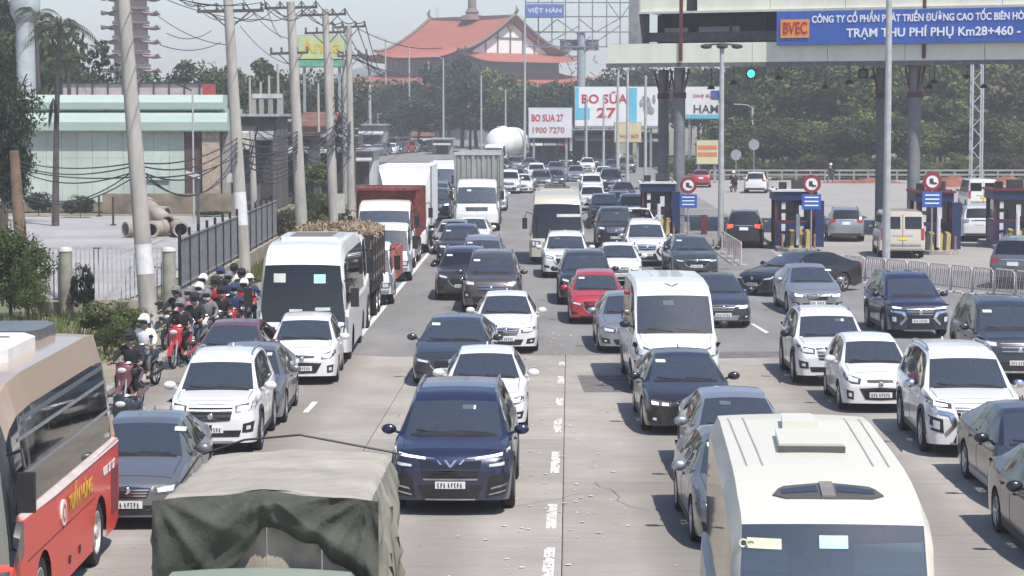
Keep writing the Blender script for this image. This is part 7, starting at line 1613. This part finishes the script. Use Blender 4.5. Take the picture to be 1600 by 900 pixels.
# pagoda
PY = 300.0; pg = empty('pagoda', (X(208, PY), PY, 0), R(22)); tag(pg, 'tall many-tiered pinkish pagoda behind the green hall', 'pagoda')
pw_ = mat('pagoda_wall', (.56, .45, .46), .85, var=.15); pe = mat('pagoda_eave', (.38, .28, .29), .8, var=.2)
for i in range(14):
    z = 1.0+1.85*i; r = 2.45*(1-.012*i)
    MB().lathe([(r, z), (r, z+1.4)], 8, 'Z').build('tier_wall', pw_, pg); 
    rows = []
    for q in np.linspace(0, 1, 5):
        row = []
        for j in range(33):
            a = 2*math.pi*j/32; c = abs(math.cos(4*a)); rr = (r+.1+1.45*q)*(1+.05*c**3*q); row.append((rr*math.cos(a), rr*math.sin(a), z+1.72-.45*q**.6+.45*c**6*q**2))
        rows.append(row)
    mb = MB(); mb.grid(rows); mb.grid([[(x, y, zz-.16) for x, y, zz in r_] for r_ in rows]); mb.build('eave', pe, pg)
    MB().lathe([(r+.25, z+.02), (r+.25, z+.35)], 16).build('balcony', mat('pagoda_pale', (.60, .50, .50), .8, var=.1), pg)
# ================================================================ planting
def leafmat(name, c1, c2, tr=.25):
    m, t, b = new_mat(name); L = t.links; N = t.nodes; g = N.new("ShaderNodeNewGeometry"); oi = N.new("ShaderNodeObjectInfo")
    n = N.new("ShaderNodeTexNoise"); n.inputs["Scale"].default_value = .9; n.inputs["Detail"].default_value = 3; L.new(g.outputs["Position"], n.inputs["Vector"])
    ri = N.new("ShaderNodeMath"); ri.operation = 'MULTIPLY_ADD'; L.new(g.outputs["Random Per Island"], ri.inputs[0]); ri.inputs[1].default_value = .45; L.new(n.outputs[0], ri.inputs[2])
    r = N.new("ShaderNodeValToRGB"); r.color_ramp.elements[0].position = .35; r.color_ramp.elements[1].position = .95; r.color_ramp.elements[0].color = (*c2, 1); r.color_ramp.elements[1].color = (*c1, 1); L.new(ri.outputs[0], r.inputs[0])
    hs = N.new("ShaderNodeHueSaturation"); mr = N.new("ShaderNodeMapRange"); mr.inputs[3].default_value = .6; mr.inputs[4].default_value = 1.55; L.new(oi.outputs["Random"], mr.inputs[0]); L.new(mr.outputs[0], hs.inputs["Value"]); hu = N.new('ShaderNodeMapRange'); hu.inputs[3].default_value = .535; hu.inputs[4].default_value = .475; L.new(oi.outputs['Random'], hu.inputs[0]); L.new(hu.outputs[0], hs.inputs['Hue']); L.new(r.outputs[0], hs.inputs["Color"]); L.new(hs.outputs[0], b.inputs["Base Color"])
    b.inputs["Roughness"].default_value = .6; b.inputs["Specular IOR Level"].default_value = .3
    tl = N.new("ShaderNodeBsdfTranslucent"); L.new(hs.outputs[0], tl.inputs[0]); mx = N.new("ShaderNodeMixShader"); mx.inputs[0].default_value = tr; o = t.nodes["Material Output"]; L.new(b.outputs[0], mx.inputs[1]); L.new(tl.outputs[0], mx.inputs[2]); L.new(mx.outputs[0], o.inputs[0]); MATS[name] = m; return m
lf = [leafmat('leaf_mid', (.070, .098, .026), (.018, .034, .012)), leafmat('leaf_bright', (.135, .17, .042), (.035, .058, .016)), leafmat('leaf_dark', (.032, .050, .020), (.010, .020, .010)), leafmat('leaf_dry', (.12, .105, .045), (.04, .036, .02))]
bark = mat('bark', (.10, .075, .055), .95, var=.3, scale=3, bump=.6, bscale=12)
def crown_mesh(n, clumps, leaf, seed, sz=(1, 1, 1), flat=.75):
    r_ = np.random.default_rng(seed); C = []
    for k in range(clumps):
        d = r_.normal(size=3); d /= np.linalg.norm(d); rad = r_.uniform(.25, .78)**.8; C.append((d*rad*np.array(sz), r_.uniform(.20, .42)))
    vs = []; fs = []
    for i in range(n):
        c, cr = C[r_.integers(len(C))]; d = r_.normal(size=3); d /= np.linalg.norm(d); p = c+d*cr*(r_.uniform(.55, 1.08)); p[2] *= flat if p[2] < 0 else 1
        nrm = d+r_.normal(size=3)*.6; nrm /= np.linalg.norm(nrm); a = np.cross(nrm, r_.normal(size=3)); a /= np.linalg.norm(a); b = np.cross(nrm, a); s = leaf*r_.uniform(.6, 1.4)
        k = len(vs); vs += [tuple(p-a*s), tuple(p-b*s*.55), tuple(p+a*s), tuple(p+b*s*.55)]; fs.append((k, k+1, k+2, k+3))
    me = bpy.data.meshes.new('crown'); me.from_pydata(vs, [], fs); return me
CR = [crown_mesh(3600, 26, .060, 11), crown_mesh(3600, 20, .062, 12, (1, 1, .8)), crown_mesh(3000, 16, .066, 13, (.8, .8, 1.15)), crown_mesh(3300, 30, .055, 14, (1.15, 1, .7))]
CRN = [crown_mesh(9000, 34, .034, 21), crown_mesh(9000, 30, .034, 22, (.9, .9, 1.1))]
def trunk_mesh(seed):
    r_ = random.Random(seed); mb = MB(); mb.tube([(0, 0, 0), (.02, .01, .3), (-.01, .02, .62)], [.026, .020, .015], 8)
    for k in range(6): a = k*1.05+r_.random(); z = .32+.05*k; mb.tube([(0, 0, z), (.07*math.cos(a), .07*math.sin(a), z+.14), (.15*math.cos(a), .15*math.sin(a), z+.30)], [.013, .009, .004], 5)
    return mb.mesh('trunk', True)
TR = [trunk_mesh(i) for i in range(3)]
def tree(px, Y, top, r, lm, lab, kind=None, near=False, base=0, grp='trees beyond the road', lowc=.22):
    """crown radius r metres; top = pixel row of the crown top"""
    tone = ['mid-green', 'bright green', 'dark green', 'dry olive'][lm]
    if lab is T1: lab = f"{tone} {'tall' if top < 115 else 'lower'} tree "+near_of(px, LM1)
    elif lab is T2: lab = f"{tone} tree in the back row "+near_of(px, LM2)
    elif lab is T4: lab = f"low {tone} tree at the thicket foot "+near_of(px, LM2)
    elif lab is T5: lab = f"{tone} shrub behind the far guardrail "+near_of(px, LM2)
    elif lab is T3: lab = f"{tone} tree "+near_of(px, LM3)
    H = Zh(top, Y)-base; o = empty('tree', (X(px, Y), Y, base), random.uniform(0, 6)); tag(o, lab, 'tree', grp)
    inst('trunk', random.choice(TR), bark, o, scale=(H*.9, H*.9, H*.95))
    ch = H*(1-lowc)/2; me = random.choice(CRN) if near else (CR[kind] if kind is not None else random.choice(CR))
    inst('crown', me, lf[lm], o, (0, 0, H-ch*.98), (0, 0, random.uniform(0, 6)), (r, r, ch*1.02)); return o
LM1 = [(580, 'below the left temple eave'), (612, 'left of the small blue road sign'), (655, 'above the small blue road sign'), (690, 'under the temple ridge horn'), (722, 'under the temple finial'), (748, 'under the white gable left edge'), (772, 'under the middle of the white gable'), (798, 'under the white gable right edge'), (826, 'behind the smaller milk billboard'), (858, 'below the right temple eave'), (890, 'beside the hoarding column'), (925, 'behind the letters of the milk billboard'), (958, 'behind the number 27'), (1005, 'behind the cow print')]
LM2 = [(1075, 'right of the twin pillars'), (1100, 'above the yellow notice board'), (1125, 'behind the three-headed lamp post'), (1150, 'beyond the black crossover'), (1176, 'behind the small lamp post'), (1205, 'left of the middle toll booth'), (1235, 'behind the middle toll booth'), (1268, 'behind the middle round sign'), (1298, 'above the far motorbikes'), (1327, 'behind the thin post'), (1355, 'left of the dark canopy pillar'), (1384, 'behind the tall lamp post'), (1405, 'between the tall lamp post and the next pillar'), (1430, 'behind the pillar over the beige van'), (1456, 'behind the right-hand round sign'), (1480, 'above the bright red soil heap'), (1505, 'left of the lattice mast'), (1528, 'behind the lattice mast'), (1555, 'above the far white van'), (1585, 'behind the last toll booth'), (1615, 'cut by the picture edge')]
LM3 = [(-20, 'cut by the left picture edge'), (15, 'left of the massive column'), (60, 'behind the massive column'), (130, 'between the column and the pagoda'), (190, 'before the pagoda'), (240, 'right of the pagoda'), (290, 'above the roof hoarding'), (320, 'behind the red roof cabinet'), (350, 'behind the long-crossarm pole'), (390, 'above the dark workshop'), (430, 'behind the concrete frame house'), (456, 'at the foot of the two-crossarm pole'), (472, 'below the yellow-green sign'), (488, 'beside the dry olive bushes'), (503, 'behind the yellow-green sign'), (520, 'behind the wire-laden pole'), (537, 'behind the upturned-arm pole')]
def near_of(px, L_): return min(L_, key=lambda q: abs(q[0]-px))[1]
T1 = 'dark tree in the belt below the temple roofs'; T2 = 'green tree in the thicket behind the toll booths'; T3 = 'tree beyond the left yard'; T4 = 'low tree'; T5 = 'shrub'
for (px, Y, top, r, lm) in ((610, 400, 122, 7, 0), (640, 380, 118, 7, 0), (668, 390, 112, 6.5, 2), (700, 370, 92, 7, 2), (722, 360, 86, 6.5, 2), (745, 350, 96, 7, 0), (770, 350, 104, 6.5, 1), (795, 350, 112, 7, 0), (820, 340, 122, 6.5, 1), (845, 340, 128, 7, 0), (872, 345, 124, 7, 0), (590, 420, 130, 6, 0), (655, 330, 150, 6, 2), (688, 320, 140, 6, 2), (735, 320, 130, 6, 2), (765, 320, 140, 6, 0), (800, 320, 145, 6, 2), (835, 300, 150, 5, 0), (862, 300, 140, 5, 2), (575, 380, 140, 5, 2), (900, 330, 112, 6, 0), (925, 340, 108, 6, 2), (955, 340, 104, 6, 0), (985, 340, 100, 6, 0), (1010, 340, 100, 6, 2)): tree(px, Y, top, r, lm, T1)
rr2 = random.Random(5)
for i in range(46):
    px = 1075+i*12.0+rr2.uniform(-6, 6); Y = rr2.uniform(238, 275); tree(px, Y+(60 if px < 1150 else 0), rr2.uniform(60, 128) if px > 1150 else rr2.uniform(100, 130), rr2.uniform(3.6, 6.8), rr2.choice((0, 1, 1, 2, 3, 1, 0)), T2)
for i in range(31):
    px = 1135+i*16+rr2.uniform(-8, 8); Y = rr2.uniform(222, 236); tree(px, Y, rr2.uniform(165, 212), rr2.uniform(2.6, 4.2), rr2.choice((1, 1, 0, 3)), T4, grp='low trees beyond the plaza', lowc=.2)
for (px, Y, top, r, lm) in ((8, 168, -20, 3.6, 2), (78, 172, 20, 3.4, 0), (-20, 165, -30, 5, 0), (130, 176, 60, 3.5, 2), (-12, 160, 60, 3.0, 0), (290, 210, 96, 3.6, 2), (320, 215, 90, 3.8, 0), (350, 220, 100, 3.5, 0), (180, 190, 100, 3.5, 2), (235, 195, 108, 3, 0), (390, 240, 92, 4.5, 0), (430, 250, 98, 4.5, 2), (470, 260, 104, 4.5, 0), (500, 255, 110, 4, 2), (535, 270, 112, 4.5, 0), (520, 195, 190, 3, 1), (455, 165, 245, 2.6, 1), (488, 160, 255, 2.2, 1)): tree(px, Y, top, r, lm, T3, grp='trees on the left side')
for i in range(40):
    px = 1066+i*14.5+rr2.uniform(-5, 5); tree(px, rr2.uniform(214.5, 219), rr2.uniform(236, 256), rr2.uniform(1.3, 2.1), rr2.choice((1, 0, 0, 3, 2)), T5, grp='shrubs along the far kerb', lowc=.0)
# creepers and trees close on the left
def bush(px, Y, top, rx, rz, lm, lab, zc=None, me=None, nm='bush', cat='bush', grp=None):
    H = Zh(top, Y); o = empty(nm, (X(px, Y), Y, 0), random.uniform(0, 6)); tag(o, lab, cat, grp); inst('foliage', me or CRN[0], lf[lm], o, (0, 0, H/2*1.02), (0, 0, 0), (rx, rx, H/2*1.1)); inst('stem', TR[0], bark, o, scale=(H*.8, H*.8, H*.6))
bush(14, 70, 345, 1.55, 1, 1, 'big leafy creeper mound at the left picture edge', me=CRN[1]); bush(-14, 71, 355, 1.4, 1, 1, 'creeper mound cut by the left picture edge'); bush(42, 69, 400, .75, 1, 1, 'lower shoulder of creeper hanging beside the pale fence')
tree(4, 112, 60, 2.2, 0, 'slim leafy tree above the creepers at the left edge', near=True, grp='trees on the left side', lowc=.35); tree(-5, 100, 130, 2.2, 2, 'dark low tree behind the creepers at the left edge', near=True, grp='trees on the left side', lowc=.1)
for (px, Y, top, rx, lm, lb) in ((128, 71, 412, .45, 2, 'dark shrub against the pale fence'), (125, 138, 305, 1.1, 2, 'bushy shrub in front of the green hall'), (160, 64, 470, .8, 0, 'weedy bush at the foot of the pale fence'), (205, 63, 480, .8, 1, 'weedy bush around the foot of the white-banded pole'), (182, 60, 500, .7, 0, 'low weedy bush behind the red coach roof'), (300, 80, 430, .6, 1, 'green weeds hanging over the beige wall'), (335, 86, 412, .7, 1, 'green weeds along the beige wall behind the riders'), (370, 95, 395, .7, 1, 'green weeds by the long-crossarm pole foot'), (250, 72, 470, .6, 0, 'sparse weeds beside the gate post'), (430, 112, 330, 1.0, 3, 'dry olive bush at the end of the railing fence'), (455, 118, 325, 1.2, 3, 'dry olive bush behind the white coach'), (500, 122, 300, 1.4, 1, 'green bush under the wire-laden pole'), (520, 125, 318, 1.3, 3, 'dry bush behind the straw truck'), (60, 140, 300, 1.2, 2, 'dark shrub at the left end of the green hall'), (330, 140, 330, 1.6, 0, 'leafy shrub at the right end of the green hall')):
    bush(px, Y, top, rx, 1, lm, lb, me=CR[1], grp='bushes on the left side')
# palms
def palm(px, Y, topc, lab, trunk_px=None, n=22, fl=3.2):
    zt = Zh(topc, Y); x1 = X(px, Y); x0 = X(trunk_px or px, Y); o = empty('palm_tree', (x0, Y, 0)); tag(o, lab, 'palm tree'); dx = x1-x0
    MB().tube([(0, 0, 0), (dx*.35, 0, zt*.5), (dx, 0, zt)], [.22, .15, .12], 8).build('trunk', mat('palm_bark', (.085, .075, .07), .95, var=.3, scale=3), o, True)
    for k in range(n):
        a = 2*math.pi*k/n+random.uniform(-.2, .2); el = random.uniform(-.5, 1.15); mb = MB(); pts = []; L_ = fl*random.uniform(.8, 1.1)
        for q in range(9):
            s = q/8; rr = L_*s*math.cos(el)*(1-.12*s); zz = L_*(s*math.sin(el)-.62*s*s*(1.2 if el > 0 else .7)); pts.append(Vector((dx+rr*math.cos(a), rr*math.sin(a), zt+zz)))
        side = Vector((-math.sin(a), math.cos(a), 0))
        for q in range(8):
            for h in range(3):
                p = pts[q].lerp(pts[q+1], h/3); d = (pts[q+1]-pts[q]).normalized(); w_ = .55*math.sin(math.pi*min(1, (q+h/3+.8)/8.8))
                for sg_ in (-1, 1): e = p+side*sg_*w_*.75+d*w_*.6+Vector((0, 0, -w_*.55)); mb.add([p, p+d*.06, e], [(0, 1, 2)])
        mb.build('frond', lf[2] if k % 4 else lf[3], o)
palm(97, 128, 40, 'coconut palm with a dark leaning trunk before the green hall', 86); palm(110, 150, 95, 'second ragged palm behind the leaning coconut palm', 112, 16, 2.6); palm(60, 150, 20, 'palm crown overlapping the massive column', 66, 16, 2.8)
palm(1106, 232, 205, 'small palm beside the notice board', None, 14, 2.0)
# dead fronds hanging on the leaning palm
sk = MB()
for i in range(26): a = random.uniform(0, 6.28); sk.add([(0, 0, 0), (.25*math.cos(a), .25*math.sin(a), -.5), (.35*math.cos(a), .35*math.sin(a), -random.uniform(1.2, 2.0))], [(0, 1, 2)])
o = sk.build('dead_frond', lf[2], None, loc=AT(83, 152, 127.5)); tag(o, 'bunch of dead fronds hanging on the leaning palm trunk', 'dead fronds')
# embankments, red soil, far hills, grass tufts
rs_ = mat('red_soil', (.26, .095, .055), .95, var=.3, scale=1.5, bump=.5, bscale=6)
def mound(px, Y, w, d, h, m, nm, lab):
    rows = [[(x, y, h*max(0, math.cos(x/w*math.pi/2))*max(0, math.cos(y/d*math.pi/2))*(.75+.25*noise2(x*.4, y*.4))-.05) for x in np.linspace(-w, w, 26)] for y in np.linspace(-d, d, 10)]
    mb = MB(); mb.grid(rows); o = mb.build(nm, m, None, True, 60, loc=(X(px, Y), Y, 0)); tag(o, lab, kind='structure'); return o
mound(1478, 196, 3.2, 2.0, 1.0, rs_, 'soil_heap', 'heap of bright red soil beyond the booths'); mound(1350, 206, 4, 2, .5, rs_, 'soil_heap', 'low strip of red soil beyond the middle booth'); mound(1560, 200, 4.5, 2.5, .8, rs_, 'soil_heap', 'red soil bank behind the white van')
sheet('grass_verge', [(X(1060, 216), 216), (150, 216), (170, 330), (X(1000, 300), 330)], mat('verge_grass', (.085, .10, .035), .95, var=.3, scale=.6, col2=(.15, .12, .06)), .02)
rb = empty('guardrail', (X(1250, 212), 212, 0)); tag(rb, 'long pale guardrail at the far edge of the plaza', 'guardrail'); LL = X(1600, 212)-X(1130, 212)
for z in (.55, .95): MB().box(LL*.25, 0, z, LL*1.1, .06, .16).build('rail', mat('rail_dull', (.30, .29, .27), .6, var=.15), rb)
for i in range(24): MB().box(-LL*.3+LL*1.1*i/23, .05, .5, .14, .14, 1.0).build('post', MATS['rail_dull'], rb)
def lattice(px, Y, top, lab, w=.9):
    o = empty('lattice_mast', (X(px, Y), Y, 0)); tag(o, lab, 'mast'); H = Zh(top, Y); ml = mat('mast_steel', (.44, .46, .48), .5, metal=.2, var=.1)
    for x in (-w/2, w/2):
        for y in (-w/2, w/2): MB().box(x, y, H/2, .13, .13, H).build('leg', ml, o)
    for i in range(int(H)): s = 1 if i % 2 else -1; MB().bar((-w/2*s, -w/2, i), (w/2*s, -w/2, i+1), .07).build('brace', ml, o)
lattice(1524, 200, 88, 'pale lattice mast rising into the canopy behind the white van')
lattice(684, 520, 12, 'slender antenna mast in front of the temple roof', .5)
for i, (px, yb) in enumerate(((1178, 258), (1150, 255))): 
    Y = 214; c = AT(px, 226 if i == 0 else 242, Y); o = empty('round_sign', (c.x, Y, 0)); tag(o, 'pale back of a round road sign beside the small lamp post' if i == 0 else 'small pale sign post by the trees', 'road sign'); MB().tube([(0, 0, 0), (0, 0, c.z)], .05, 6).build('pole', M['steel'], o); MB().lathe([(.001, -.04), (.5, -.04), (.5, 0)], 18, 'Y', (0, 0, c.z)).build('face', M['rim'], o)
hm = mat('hill_wood', (.045, .06, .04), .95, var=.3, scale=.02)
rows = [[(x, 1500+400*q, (8+26*q)*(.8+.35*noise2(x*.004, q))*(1-.0*q)) for x in np.linspace(-1400, 1400, 60)] for q in np.linspace(0, 1, 5)]
mb = MB(); mb.grid([[(x, 1400, -1) for x in np.linspace(-1400, 1400, 60)]]+rows); tag(mb.build('hills', hm, None, True, 60), kind='structure')
# weeds on the verge: one object nobody could count
gb = MB()
for i in range(9000):
    t_ = random.random(); Y = 58+75*random.random()**1.6; x = -10.2+.0145*Y-random.random()*1.1-.4; 
    if Y < 72: x -= random.random()*5
    h = random.uniform(.08, .42); a = random.uniform(0, 6.28); w_ = .025; d = Vector((math.cos(a), math.sin(a), 0)); p = Vector((x, Y, 0))
    gb.add([p-d*w_, p+d*w_, p+Vector((random.uniform(-.12, .12), random.uniform(-.12, .12), h))], [(0, 1, 2)])
tag(gb.build('grass', lf[1]), 'rough grass and weeds growing along the verge wall', None, kind='stuff')
# ================================================================ air
HZ = 0.0007
hb = MB(); hb.box(0, 900, 29, 3600, 2200, 62); o = hb.build('haze', bpy.data.materials.new('haze_air')); tag(o, kind='stuff')
hmn = o.data.materials[0]; hmn.use_nodes = True; t = hmn.node_tree; t.nodes.clear(); ho = t.nodes.new("ShaderNodeOutputMaterial"); pv = t.nodes.new("ShaderNodeVolumePrincipled")
pv.inputs["Color"].default_value = (.95, .965, 1, 1); pv.inputs["Density"].default_value = HZ; pv.inputs["Anisotropy"].default_value = .3; t.links.new(pv.outputs[0], ho.inputs["Volume"])

# lettering curves become plain meshes
bpy.context.view_layer.update(); dg = bpy.context.evaluated_depsgraph_get()
for o in [o for o in scene.objects if o.type == 'FONT']:
    me = bpy.data.meshes.new_from_object(o.evaluated_get(dg)); n = bpy.data.objects.new('lettering', me); COL.objects.link(n); n.parent = o.parent; n.location = o.location; n.rotation_euler = o.rotation_euler; n.scale = o.scale
    bpy.data.objects.remove(o)

for o in scene.objects:
    l = o.get('label')
    if l and len(l.split()) > 16: o['label'] = ' '.join(l.split()[:16]); print('LONG', o.name, l)
